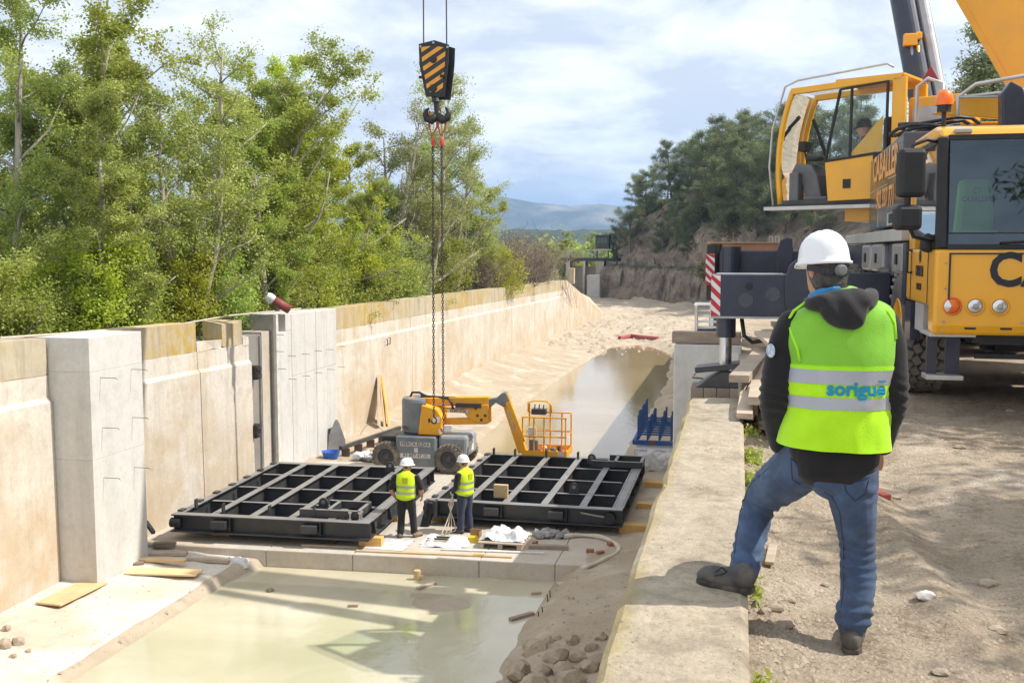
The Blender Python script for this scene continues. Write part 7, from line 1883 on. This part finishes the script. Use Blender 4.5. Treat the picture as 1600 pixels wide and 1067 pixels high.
# crumbs on the wall top and dirt: uncountable
v = []; f = []
rr_ = np.random.default_rng(4)
def crumbs(n, xf, zf, smin, smax):
    for _ in range(n):
        x, y = xf(); s_ = smin + (smax - smin) * rr_.random() ** 3; z = zf(x, y); o = len(v); a = rr_.random() * 6.28
        ring = [(x + s_ * math.cos(a + k * 2.1) * (.7 + .5 * rr_.random()), y + s_ * math.sin(a + k * 2.1) * (.7 + .5 * rr_.random()), z - .002) for k in range(3)]
        v.extend(ring); v.append((x, y, z + s_ * (.5 + .4 * rr_.random()))); f.extend([(o, o + 1, o + 3), (o + 1, o + 2, o + 3), (o + 2, o, o + 3)])
_gx = np.linspace(.02, 3.2, 220); _gy = np.linspace(2.5, 12.5, 500); _gz = z_right(*np.meshgrid(_gx, _gy))
def zr_fast(x, y): return float(_gz[min(499, int((y - 2.5) / 10 * 499)), min(219, int((x - .02) / 3.18 * 219))])
def ydist(): return 2.8 + 9 * rr_.random() ** 1.7
crumbs(9000, lambda: (.1 + 2.9 * rr_.random() ** 1.3, ydist()), zr_fast, .003, .020)
crumbs(2600, lambda: (.1 + .25 * rr_.random(), ydist()), zr_fast, .004, .024)
tag(link('gravel', npmesh('gravel', v, f), M['stone']), 'loose gravel scattered on the trodden dirt', 'gravel', None, 'stuff')
v = []; f = []
def wtop(): 
    while True:
        x, y = -.44 + .48 * rr_.random(), 2.8 + 7.6 * rr_.random() ** 1.5
        if mnoise.noise(Vector((x * 2.5, y * 1.1, 4))) > -.05 or rr_.random() < .2: return x, y
crumbs(1900, wtop, lambda x, y: .222, .002, .012)
tag(link('wall_grit', npmesh('wall_grit', v, f), M['stone']), 'grit and soil crumbs scattered on the parapet top', 'grit', None, 'stuff')
v = []; f = []
def bdist():
    while True:
        x, y = -13 + 12.5 * rr_.random(), 13 + 18 * rr_.random()
        z = bed_z(x, y)
        if z > -5.06 and not (20 < y < 29.2): return x, y
crumbs(1300, bdist, bed_z, .012, .06)
def fdist(): return -12.5 + 11 * rr_.random(), 66 + 34 * rr_.random()
crumbs(900, fdist, bed_z, .05, .35)
tag(link('mud_clods', npmesh('mud_clods', v, f), M['stone']), 'loose clods and chippings on the canal banks', 'clods', None, 'stuff')
b = MB(); b.tube([atz(p_[0], p_[1], -4.75) for p_ in ((968, 528), (985, 525), (1005, 527), (1028, 529))], .16, 8); tag(b.build('red_hose', mat('red_hose', (.36, .10, .09), rough=.6), None), 'faded red hose lying on the mud beyond the far pool', 'hose')
# ------------------------------------------------------------------ trees and scrub
def leaf_quads(P, size, rg_, up=.35, aspect=.62, droop=0):
    """one rhombic leaf per point"""
    n = len(P)
    nrm = rg_.normal(size=(n, 3)); nrm[:, 2] = np.abs(nrm[:, 2]) + up; nrm /= np.linalg.norm(nrm, axis=1)[:, None]
    t = rg_.normal(size=(n, 3)); t[:, 2] -= droop; t -= nrm * (t * nrm).sum(1)[:, None]; t /= np.linalg.norm(t, axis=1)[:, None]
    s_ = np.cross(nrm, t); L = size * (.6 + .8 * rg_.random(n))[:, None]
    v = np.stack([P - t * L * .5, P + s_ * L * aspect * .5, P + t * L * .5, P - s_ * L * aspect * .5], 1).reshape(-1, 3)
    f = np.arange(n * 4).reshape(n, 4)
    return v, f
def limb(p0, d, L, n, rg_, bend, gravity=.0):
    """wandering polyline"""
    pts = [np.array(p0, float)]; d = np.array(d, float); d /= np.linalg.norm(d)
    for i in range(n):
        d = d + rg_.normal(size=3) * bend; d[2] += gravity; d /= np.linalg.norm(d)
        pts.append(pts[-1] + d * L / n)
    return np.array(pts), d
def poplar(seed, H, spread, nleaf, lsize, stems=1, low=.12, crown_r=.25, bare=False, twigs=True, up_tilt=.75):
    """trunk mesh and leaf mesh of a broadleaf tree, base at the origin"""
    rg_ = np.random.default_rng(seed); wood_ = MB(); tips = []; wts = []
    for s_ in range(stems):
        a = rg_.random() * 6.28
        d0 = (.10 * math.cos(a) + (.22 * math.cos(a) if stems > 1 else 0), .10 * math.sin(a) + (.22 * math.sin(a) if stems > 1 else 0), 1)
        Hs = H * (1 if s_ == 0 else rg_.uniform(.6, .9))
        tr_, _ = limb((.15 * math.cos(a) * (stems > 1), .15 * math.sin(a) * (stems > 1), -.3), d0, Hs, 10, rg_, .06, .03)
        r0 = .016 * Hs + .03
        wood_.tube([Vector(p) for p in tr_], [r0 * (1 - .9 * i / 10) + .008 for i in range(11)], 6)
        nb = int(15 * (Hs / H)) + 3
        for b_ in range(nb):
            t = low + (1 - low) * ((b_ + rg_.random()) / nb)
            i = min(9, int(t * 10)); p = tr_[i] + (tr_[i + 1] - tr_[i]) * (t * 10 - i)
            az = b_ * 2.4 + rg_.random() * .9
            L = spread * (1.05 - .65 * t) * rg_.uniform(.65, 1.2)
            br, _ = limb(p, (math.cos(az), math.sin(az), up_tilt * rg_.uniform(.5, 1.5)), L, 6, rg_, .13, .05)
            rb = r0 * (1 - .85 * t) * .42 + .007
            wood_.tube([Vector(q) for q in br], [rb * (1 - .8 * k / 6) + .004 for k in range(7)], 5)
            for c in range(6):
                u = .25 + .75 * (c + rg_.random()) / 6; k = min(5, int(u * 6)); q = br[k] + (br[k + 1] - br[k]) * (u * 6 - k)
                az2 = rg_.random() * 6.28
                tw, _ = limb(q, (math.cos(az2), math.sin(az2), rg_.uniform(-.1, 1.1)), L * .38 * rg_.uniform(.6, 1.2), 4, rg_, .18, .03)
                if twigs: wood_.tube([Vector(x) for x in tw], [.010, .008, .006, .005, .003], 4, caps=False)
                for x in tw[1:]: tips.append(x); wts.append(1.0 if not bare else .2)
                if bare:
                    for c2 in range(4):
                        x = tw[1 + rg_.integers(0, 4)]; az3 = rg_.random() * 6.28
                        t3, _ = limb(x, (math.cos(az3), math.sin(az3), .7), L * .2, 3, rg_, .2, .03)
                        wood_.tube([Vector(y) for y in t3], [.006, .005, .004, .002], 3, caps=False)
    tips = np.array(tips)
    if nleaf <= 0: return wood_, None
    keep = rg_.random(len(tips)) > .24                     # leafless twigs leave gaps
    tips = tips[keep]
    idx = rg_.integers(0, len(tips), nleaf)
    dens = rg_.random(len(tips)) ** 1.3; idx = rg_.choice(len(tips), nleaf, p=dens / dens.sum())
    P = tips[idx] + rg_.normal(size=(nleaf, 3)) * np.array([1, 1, .8]) * (crown_r * .5)
    return wood_, leaf_quads(P, lsize, rg_)
M['leaf_mid'] = leafmat('poplar_leaf', (.27, .36, .07), (.42, .49, .10), (.19, .285, .06))
M['leaf_fresh'] = leafmat('fresh_leaf', (.37, .44, .035), (.50, .53, .05), (.27, .37, .035), .5)
M['leaf_olive'] = leafmat('olive_leaf', (.33, .39, .10), (.45, .49, .14), (.24, .32, .08), .4)
M['leaf_grey'] = leafmat('greygreen_leaf', (.29, .34, .14), (.39, .43, .19), (.21, .27, .10), .4)
M['leaf_pine'] = leafmat('pine_needles', (.135, .165, .085), (.21, .24, .13), (.09, .12, .06), .2, .6)
M['leaf_scrub'] = leafmat('scrub_leaf', (.10, .12, .045), (.17, .18, .07), (.07, .085, .03), .3)
VAR = {}
def variant(key, **k):
    if key not in VAR:
        w, lf = poplar(**k)
        VAR[key] = (w.mesh(key + '_trunk'), npmesh(key + '_crown', *lf) if lf else None)
        VAR[key][0].shade_smooth()
    return VAR[key]
variant('mid', seed=1, H=8.6, spread=3.5, nleaf=58000, lsize=.078, low=.06)
variant('wide', seed=2, H=7.6, spread=3.9, nleaf=62000, lsize=.078, low=.06, stems=2)
variant('tall', seed=3, H=9.4, spread=3.2, nleaf=52000, lsize=.075, low=.06, stems=2)
variant('thin', seed=4, H=9.4, spread=3.1, nleaf=32000, lsize=.078, stems=3, crown_r=.30)
variant('bush', seed=5, H=3.2, spread=1.9, nleaf=30000, lsize=.07, stems=3, low=.02, crown_r=.30, up_tilt=.5)
variant('bare', seed=6, H=9.5, spread=2.6, nleaf=1800, lsize=.09, stems=2, bare=True, up_tilt=1.2)
def tree(key, loc, s_, rz, leaf, bark, label, group, cat='tree', name='leafy_tree', sz=1.0):
    t = empty(name, loc, label, cat, group, rz); t.scale = (s_, s_, s_ * sz)
    tm, cm = VAR[key]
    o = bpy.data.objects.new('trunk', tm); col.objects.link(o); o.parent = t
    if not tm.materials: tm.materials.append(None)
    o.material_slots[0].link = 'OBJECT'; o.material_slots[0].material = M[bark]
    if cm:
        o = bpy.data.objects.new('crown', cm); col.objects.link(o); o.parent = t
        if not cm.materials: cm.materials.append(None)
        o.material_slots[0].link = 'OBJECT'; o.material_slots[0].material = M[leaf]
    return t
# the grove behind the left wall: (photo x at crown, distance, variant, scale, leaf)
GROVE = [(20, 21.5, 'tall', .98, 'leaf_olive', 'leftmost tall olive-green tree at the photo\'s edge behind the wall'),
         (95, 26, 'wide', 1.2, 'leaf_mid', 'broad green tree behind the square concrete pier'),
         (165, 22.5, 'mid', .80, 'leaf_olive', 'yellowish-green tree just behind the wall right of the square pier'),
         (235, 31, 'tall', 1.0, 'leaf_mid', 'tall green tree left of the notch in the tree line'),
         (300, 26.5, 'thin', .95, 'leaf_olive', 'thin-crowned olive tree with amber young leaves behind the broken wall top'),
         (345, 33, 'wide', 1.28, 'leaf_mid', 'large dense green tree behind the red pipe end'),
         (410, 36, 'tall', 1.02, 'leaf_fresh', 'tall tree with fresh yellow-green top above the gate pier'),
         (460, 30.5, 'mid', .80, 'leaf_mid', 'mid-height green tree directly behind the gate pier'),
         (510, 38, 'wide', 1.1, 'leaf_fresh', 'fresh lime-green tree left of the hook chains'),
         (560, 42, 'mid', .84, 'leaf_mid', 'dark green tree left of the bare-branched tree'),
         (700, 47, 'thin', 1.16, 'leaf_grey', 'tall airy tree right behind the hook chains'),
         (735, 52, 'thin', 1.22, 'leaf_grey', 'airy grey-green tree at the right end of the grove'),
         (655, 50, 'mid', .95, 'leaf_grey', 'grey-green tree behind the hook chains'),
         (600, 45, 'mid', .66, 'leaf_mid', 'low green tree below the bare-branched tree'),
         (745, 58, 'mid', .80, 'leaf_olive', 'small rounded tree beside the bare brushwood')]
rs = random.Random(21)
for (px_, Y, key, s_, lf, lb_) in GROVE:
    q = at(px_, 480, Y); x = min(q.x, -14.9)
    tree(key, (x, Y, -1.15), s_, rs.uniform(0, 6.28), lf, 'bark', lb_, 'trees of the grove behind the wall')
BACK = [(-26, 30), (-29, 36), (-24, 40), (-31, 45), (-26, 50), (-33, 56), (-22, 61), (-28, 66), (-21, 72)]
for i, (x, y) in enumerate(BACK):
    tree(['mid', 'wide', 'tall'][i % 3], (x, y, -1.6), .85 + .12 * (i % 3), i * 1.3, ['leaf_mid', 'leaf_olive', 'leaf_grey'][i % 3], 'bark', 'tree in the hazy back row of the grove, %s counting from the left' % ['first', 'second', 'third', 'fourth', 'fifth', 'sixth', 'seventh', 'eighth', 'ninth'][i], 'back row of the grove')
tree('bare', (at(625, 300, 46).x, 46, -1.1), .98, 1.0, 'leaf_grey', 'bark', 'nearly bare pale tree rising above the grove left of the hook', 'trees of the grove behind the wall', name='bare_tree')
UNDER = [(15, 19.5, 1.0, 'leaf_mid'), (75, 21.5, 1.1, 'leaf_fresh'), (130, 23, 1.0, 'leaf_mid'), (185, 24, 1.15, 'leaf_mid'), (240, 25.5, 1.0, 'leaf_fresh'), (290, 27, 1.2, 'leaf_mid'), (340, 29, 1.0, 'leaf_mid'), (395, 31, 1.1, 'leaf_mid'), (440, 33, 1.1, 'leaf_fresh'), (490, 35, 1.2, 'leaf_mid'), (540, 38, 1.2, 'leaf_mid'), (585, 42, 1.2, 'leaf_mid'), (630, 45, 1.2, 'leaf_grey'), (665, 49, 1.2, 'leaf_mid'), (770, 58, 1.35, 'leaf_fresh')]
ord_ = ['first', 'second', 'third', 'fourth', 'fifth', 'sixth', 'seventh', 'eighth', 'ninth', 'tenth', 'eleventh', 'twelfth', 'thirteenth', 'fourteenth']
for i, (px_, Y, s_, lf) in enumerate(UNDER):
    q = at(px_, 490, Y); x = min(q.x, -14.5)
    tree('bush', (x, Y, -1.25), s_, i * 2.1, lf, 'darkbark', 'bright lime shrub in front of the bare brushwood' if i == 14 else 'leafy bush along the top of the canal wall, %s from the left' % ord_[i], 'bushes along the wall', 'bush', 'leafy_bush')
# bare brushwood at the end of the grove
def brush(seed, n, L, spread, r=.012):
    rg_ = np.random.default_rng(seed); b = MB()
    for i in range(n):
        a = rg_.random() * 6.28; tilt = rg_.uniform(.15, 1.0) * spread
        pts, d = limb((rg_.normal() * .3, rg_.normal() * .3, -.2), (math.cos(a) * tilt, math.sin(a) * tilt, 1), L * rg_.uniform(.6, 1.1), 7, rg_, .10, -.015)
        b.tube([Vector(p) for p in pts], [r * 1.8 * (1 - .12 * k) for k in range(8)], 4, caps=False)
        for c in range(9):
            k = rg_.integers(2, 8); a2 = rg_.random() * 6.28
            t2, _ = limb(pts[k], (d[0] + math.cos(a2) * .8, d[1] + math.sin(a2) * .8, d[2] + .3), L * .30 * rg_.uniform(.5, 1.1), 4, rg_, .16, -.02)
            b.tube([Vector(p) for p in t2], [r, r * .8, r * .7, r * .5, r * .3], 3, caps=False)
            for c3 in range(3):
                kk = rg_.integers(1, 5); a3 = rg_.random() * 6.28
                t3, _ = limb(t2[kk], (math.cos(a3), math.sin(a3), .5), L * .13, 2, rg_, .2, 0)
                b.tube([Vector(p) for p in t3], [r * .6, r * .5, r * .3], 3, caps=False)
    return b.mesh('brushwood_twigs')
BR_ = brush(3, 34, 4.2, .75, .014)
for i, (px_, Y, s_, lb_) in enumerate(((800, 62, .95, 'grey-brown bare brushwood clump nearest the lime shrub'), (835, 66, 1.0, 'tallest grey-brown bare brushwood clump above the wall end'), (865, 70, .92, 'bare brushwood clump hanging over the end of the canal wall'), (815, 72, 1.05, 'bare brushwood clump behind the others at the wall end'), (785, 56, .7, 'low bare brushwood clump between leafy trees and wall'), (850, 78, .9, 'far bare brushwood clump beside the yellowed end block'))):
    x = min(at(px_, 440, Y).x, -13.9); e = empty('brushwood', (x, Y, -1.2), lb_, 'brushwood', 'bare brushwood clumps', i * 1.1); e.scale = (s_,) * 3
    o = bpy.data.objects.new('twigs', BR_); col.objects.link(o); o.parent = e
    if not BR_.materials: BR_.materials.append(M['twig'])
# hanging brush tail over the wing wall
b = MB(); rg_ = np.random.default_rng(8); q = at(872, 445, 77)
for i in range(40):
    pts, _ = limb((q.x + rg_.normal() * .35, 77 + rg_.normal() * .5, q.z + .6), (rg_.normal() * .25 + .1, rg_.normal() * .2, -1), rg_.uniform(.8, 2.6), 5, rg_, .12, 0); b.tube([Vector(p) for p in pts], .012, 3, caps=False)
tag(b.build('hanging_twigs', M['twig']), 'tuft of dry twigs hanging down over the wing wall', 'brushwood')

# pines
def pine(seed, H, spread, nt, broad=1.0):
    rg_ = np.random.default_rng(seed); w = MB(); tips = []
    tr_, _ = limb((0, 0, -.4), (rg_.normal() * .08, rg_.normal() * .08, 1), H, 9, rg_, .05, .03)
    w.tube([Vector(p) for p in tr_], [.022 * H * (1 - .9 * i / 9) + .015 for i in range(10)], 6)
    nb = 22
    for b_ in range(nb):
        t = .25 + .75 * (b_ + rg_.random()) / nb; i = min(8, int(t * 9)); p = tr_[i] + (tr_[i + 1] - tr_[i]) * (t * 9 - i); az = b_ * 2.4 + rg_.random()
        prof = math.sin(min(1, (t - .15) / .85) * math.pi) ** .6 * broad + .15
        br, _ = limb(p, (math.cos(az), math.sin(az), rg_.uniform(.1, .7)), spread * prof * rg_.uniform(.6, 1.15), 5, rg_, .12, .04)
        w.tube([Vector(q) for q in br], [.05 * (1 - t * .6) * (1 - .16 * k) for k in range(6)], 4, caps=False)
        for k in range(2, 6):
            for c in range(3): tips.append(br[k] + rg_.normal(size=3) * np.array([.35, .35, .22]) * spread * .22)
    tips = np.array(tips); idx = rg_.integers(0, len(tips), nt)
    P = tips[idx] + rg_.normal(size=(nt, 3)) * np.array([1, 1, .7]) * .26
    v, f = leaf_quads(P, .22, rg_, .5, .25)
    return w.mesh('pine_trunk'), npmesh('pine_crown', v, f)
VAR['pine_a'] = pine(11, 8.0, 2.6, 17000); VAR['pine_b'] = pine(12, 7.0, 3.0, 17000, 1.15); VAR['pine_c'] = pine(13, 9.5, 2.4, 19000)
PINES = [(985, 100, 'pine_b', .75), (965, 104, 'pine_a', .65), (1010, 104, 'pine_a', .8), (1040, 99, 'pine_b', .8), (1065, 104, 'pine_c', .82), (1085, 98, 'pine_a', .8), (1110, 94, 'pine_c', .85), (1130, 100, 'pine_b', .95), (1150, 92, 'pine_a', .9), (1170, 97, 'pine_c', .95), (1190, 88, 'pine_b', .9), (1205, 94, 'pine_c', 1.0), (1235, 86, 'pine_a', .9), (1262, 90, 'pine_c', 1.0), (1135, 84, 'pine_b', .75), (1180, 80, 'pine_a', .75), (1100, 90, 'pine_b', .65), (1225, 78, 'pine_b', .8), (1290, 82, 'pine_b', .95), (1320, 84, 'pine_c', .9), (1000, 112, 'pine_c', .8), (1150, 110, 'pine_c', .95), (1080, 114, 'pine_a', .9), (1270, 74, 'pine_a', .75), (1345, 80, 'pine_a', .8)]
PX = [(1055, 93, 'pine_c', .7), (1075, 90, 'pine_a', .7), (1120, 88, 'pine_a', .8), (1160, 85, 'pine_c', .85), (1195, 82, 'pine_b', .85), (1210, 84, 'pine_a', .9), (1125, 96, 'pine_c', .95), (1180, 103, 'pine_c', 1.0), (1100, 104, 'pine_b', .95), (1050, 108, 'pine_c', .9), (1030, 95, 'pine_a', .6), (1215, 100, 'pine_b', 1.0), (1245, 82, 'pine_c', .9), (1145, 78, 'pine_a', .6), (1165, 74, 'pine_b', .6), (1205, 72, 'pine_c', .6)]
for i, (px_, Y, key, s_) in enumerate(PINES):
    Y *= 1.42; s_ *= 1.12
    x = at(px_, 400, Y).x
    tree(key, (x, Y, hill_z(x, Y) - .2), s_, i * 1.7, 'leaf_pine', 'darkbark', 'dark pine on the rocky hill, %s' % ['at the cliff\'s outer tip', 'leaning over the canal bend', 'just right of the cliff tip', 'above the bare rock face', 'behind the rock face', 'right of the rock face', 'crowning the middle of the hill', 'behind the hill\'s middle', 'left of the operator cab by a crown', 'tall, behind its neighbours', 'next left of the operator cab', 'directly left of the cab\'s front rail', 'seen through the cab window', 'behind the operator\'s seat', 'low on the slope above the mud bank', 'low, left of the cab step', 'small, on the rock face', 'below the operator cab', 'behind the boom cylinder foot', 'right of the boom cylinder', 'far behind the cliff tip', 'highest on the ridge', 'far back on the ridge', 'under the cab step', 'behind the side locker'][i], 'pines on the rocky hill', 'pine', 'pine_tree')
for i, (px_, py_, Y, key, s_, lb_) in enumerate(((1490, 150, 46, 'pine_b', .9, 'dark pine behind the crane deck railing'), (1520, 140, 52, 'pine_a', .9, 'pine behind the orange beacon'), (1565, 120, 48, 'pine_c', 1.0, 'tall dark pine beside the yellow boom'), (1470, 160, 60, 'pine_c', .8, 'small pine between boom cylinder and beacon'))):
    x = at(px_, 390, Y).x; tree(key, (x, Y, right_z(x, Y) - .3 + (1.2 if Y < 50 else 2)), s_, i * 2.3, 'leaf_pine', 'darkbark', lb_, 'pines behind the crane', 'pine', 'pine_tree')
def nth(n): return '%d%s' % (n, 'th' if 10 < n % 100 < 14 else {1: 'st', 2: 'nd', 3: 'rd'}.get(n % 10, 'th'))
for i, (px_, Y, key, s_) in enumerate(sorted(PX)):
    Y *= 1.42; s_ *= 1.12
    x = at(px_, 400, Y).x
    tree(key, (x, Y, hill_z(x, Y) - .2), s_, i * 2.9, 'leaf_pine', 'darkbark', 'grey-green pine packed on the slope left of the crane, %s from the left' % nth(i + 1), 'pines packed on the slope', 'pine', 'pine_tree')
# pines right of the frame, whose shade falls on the dirt and the wall top
for i, (x, y, key, s_) in enumerate(((8.1, 2.0, 'pine_b', .95), (8.5, 6.8, 'pine_a', 1.0), (8.6, 9.6, 'pine_b', 1.0))):
    tree(key, (x, y, right_z(x, max(y, 1.3)) - .2), s_, i * 1.9 + .4, 'leaf_pine', 'darkbark', 'roadside pine outside the right edge that shades the dirt, %s' % ['abreast of the man', 'abreast of the truck nose', 'beside the truck'][i], 'roadside pines', 'pine', 'pine_tree')
# scrub on the hill and along the bank
variant('scrub', seed=15, H=1.4, spread=1.1, nleaf=3000, lsize=.13, stems=4, low=.02, crown_r=.35, up_tilt=.4)
rs = random.Random(9); SCR = []
while len(SCR) < 46:
    px_ = rs.uniform(955, 1330); Y = rs.uniform(112, 155); x = at(px_, 400, Y).x; z = hill_z(x, Y)
    if z > .2: SCR.append((px_, x, Y, z, rs.uniform(1.0, 2.3), rs.uniform(0, 6)))
for k_, (px_, x, Y, z, s_, rz_) in enumerate(sorted(SCR)):
    tree('scrub', (x, Y, z - .1), s_, rz_, 'leaf_scrub', 'darkbark', 'low dark scrub bush between the hill pines, %s from the left' % nth(k_ + 1), 'scrub bushes on the hill', 'bush', 'scrub_bush')
SC = brush(5, 16, 2.6, 1.0, .016); SC.materials.append(M['twig'])
for i, (px_, Y, s_, lb_) in enumerate(((1105, 108, 1.5, 'pale bare bush left of the rear outrigger on the bank'), (1130, 104, 1.5, 'pale bare bush behind the tan tray'), (1152, 106, 1.7, 'pale bare bush below the low pine'))):
    x = at(px_, 420, Y).x; e = empty('bare_bush', (x, Y, max(hill_z(x, Y), -1.0) - .1), lb_, 'bush', 'bare bushes on the bank', i); e.scale = (s_,) * 3
    o = bpy.data.objects.new('twigs', SC); col.objects.link(o); o.parent = e
    o = bpy.data.objects.new('leaves', VAR['scrub'][1]); col.objects.link(o); o.parent = e; o.scale = (.9,) * 3
    o.material_slots[0].link = 'OBJECT'; o.material_slots[0].material = M['leaf_scrub']
# distant trees round the sluice
for i, (px_, Y, key, s_, lf) in enumerate(((868, 150, 'wide', .95, 'leaf_olive'), (885, 165, 'mid', 1.0, 'leaf_fresh'), (905, 172, 'wide', 1.05, 'leaf_fresh'), (922, 185, 'tall', 1.05, 'leaf_mid'), (858, 175, 'mid', .9, 'leaf_mid'), (940, 190, 'wide', 1.1, 'leaf_mid'), (895, 195, 'tall', 1.1, 'leaf_mid'), (915, 168, 'mid', .75, 'leaf_fresh'), (842, 180, 'wide', 1.0, 'leaf_olive'))):
    x = at(px_, 400, Y).x
    tree(key, (x, Y, -5.2), s_, i * 1.4, lf, 'bark', 'distant tree by the far sluice, %s' % ['behind the brushwood tips', 'bright, left of the cabin', 'brightest, just left of the cabin', 'tall and dark behind the cabin', 'peeping over the brushwood', 'dark, right of the cabin', 'dark, behind the bright pair', 'small and bright below the cabin', 'farthest left over the brushwood'][i], 'distant trees by the sluice')
# far-off wood across the valley
rg_ = np.random.default_rng(31); n = 2600
Yw = 260 + 330 * rg_.random(n); Xw = (-.42 + .62 * rg_.random(n)) * Yw
cl = []
P = []
for k in range(n):
    h_ = 5 + 5 * rg_.random(); m_ = 26
    q = rg_.normal(size=(m_, 3)) * np.array([1.7, 1.7, h_ * .26]) + np.array([Xw[k], Yw[k], -5.5 + h_ * .5]); P.append(q)
P = np.concatenate(P); v, f = leaf_quads(P, 1.7, rg_, .6, .8)
tag(link('distant_wood', npmesh('distant_wood', v, f), M['leaf_mid']), 'far-off wood across the valley below the mountains', 'woodland', None, 'stuff')
# weeds in the joint between wall and dirt
rg_ = np.random.default_rng(17); P = []
for (y, n, r) in ((8.2, 420, .13), (7.4, 260, .10), (6.6, 90, .06), (3.75, 160, .08), (3.55, 120, .07), (9.3, 260, .12), (4.9, 50, .04), (5.6, 60, .05)):
    P.append(rg_.normal(size=(n, 3)) * np.array([r * .35, r, .03]) + np.array([.12, y, .09]))
P = np.concatenate(P); v, f = leaf_quads(P, .045, rg_, .2, .4)
tag(link('weeds', npmesh('weeds', v, f), M['leaf_mid']), 'low green weeds in the joint between wall and dirt', 'weeds', None, 'stuff')
# haze in the valley air
hz = MB(); hz.mm((-4200, -60, -14), (4200, 9000, 260))
hm = bpy.data.materials.new('valley_haze'); hm.use_nodes = True; nt = hm.node_tree; nt.nodes.remove(nt.nodes['Principled BSDF'])
pv_ = nt.nodes.new('ShaderNodeVolumePrincipled'); pv_.inputs['Color'].default_value = (.34, .60, 1.0, 1); pv_.inputs['Density'].default_value = .00026; pv_.inputs['Anisotropy'].default_value = .2
nt.links.new(pv_.outputs[0], nt.nodes['Material Output'].inputs['Volume'])
tag(hz.build('haze', hm), 'thin blue haze filling the valley air', 'haze', None, 'stuff')
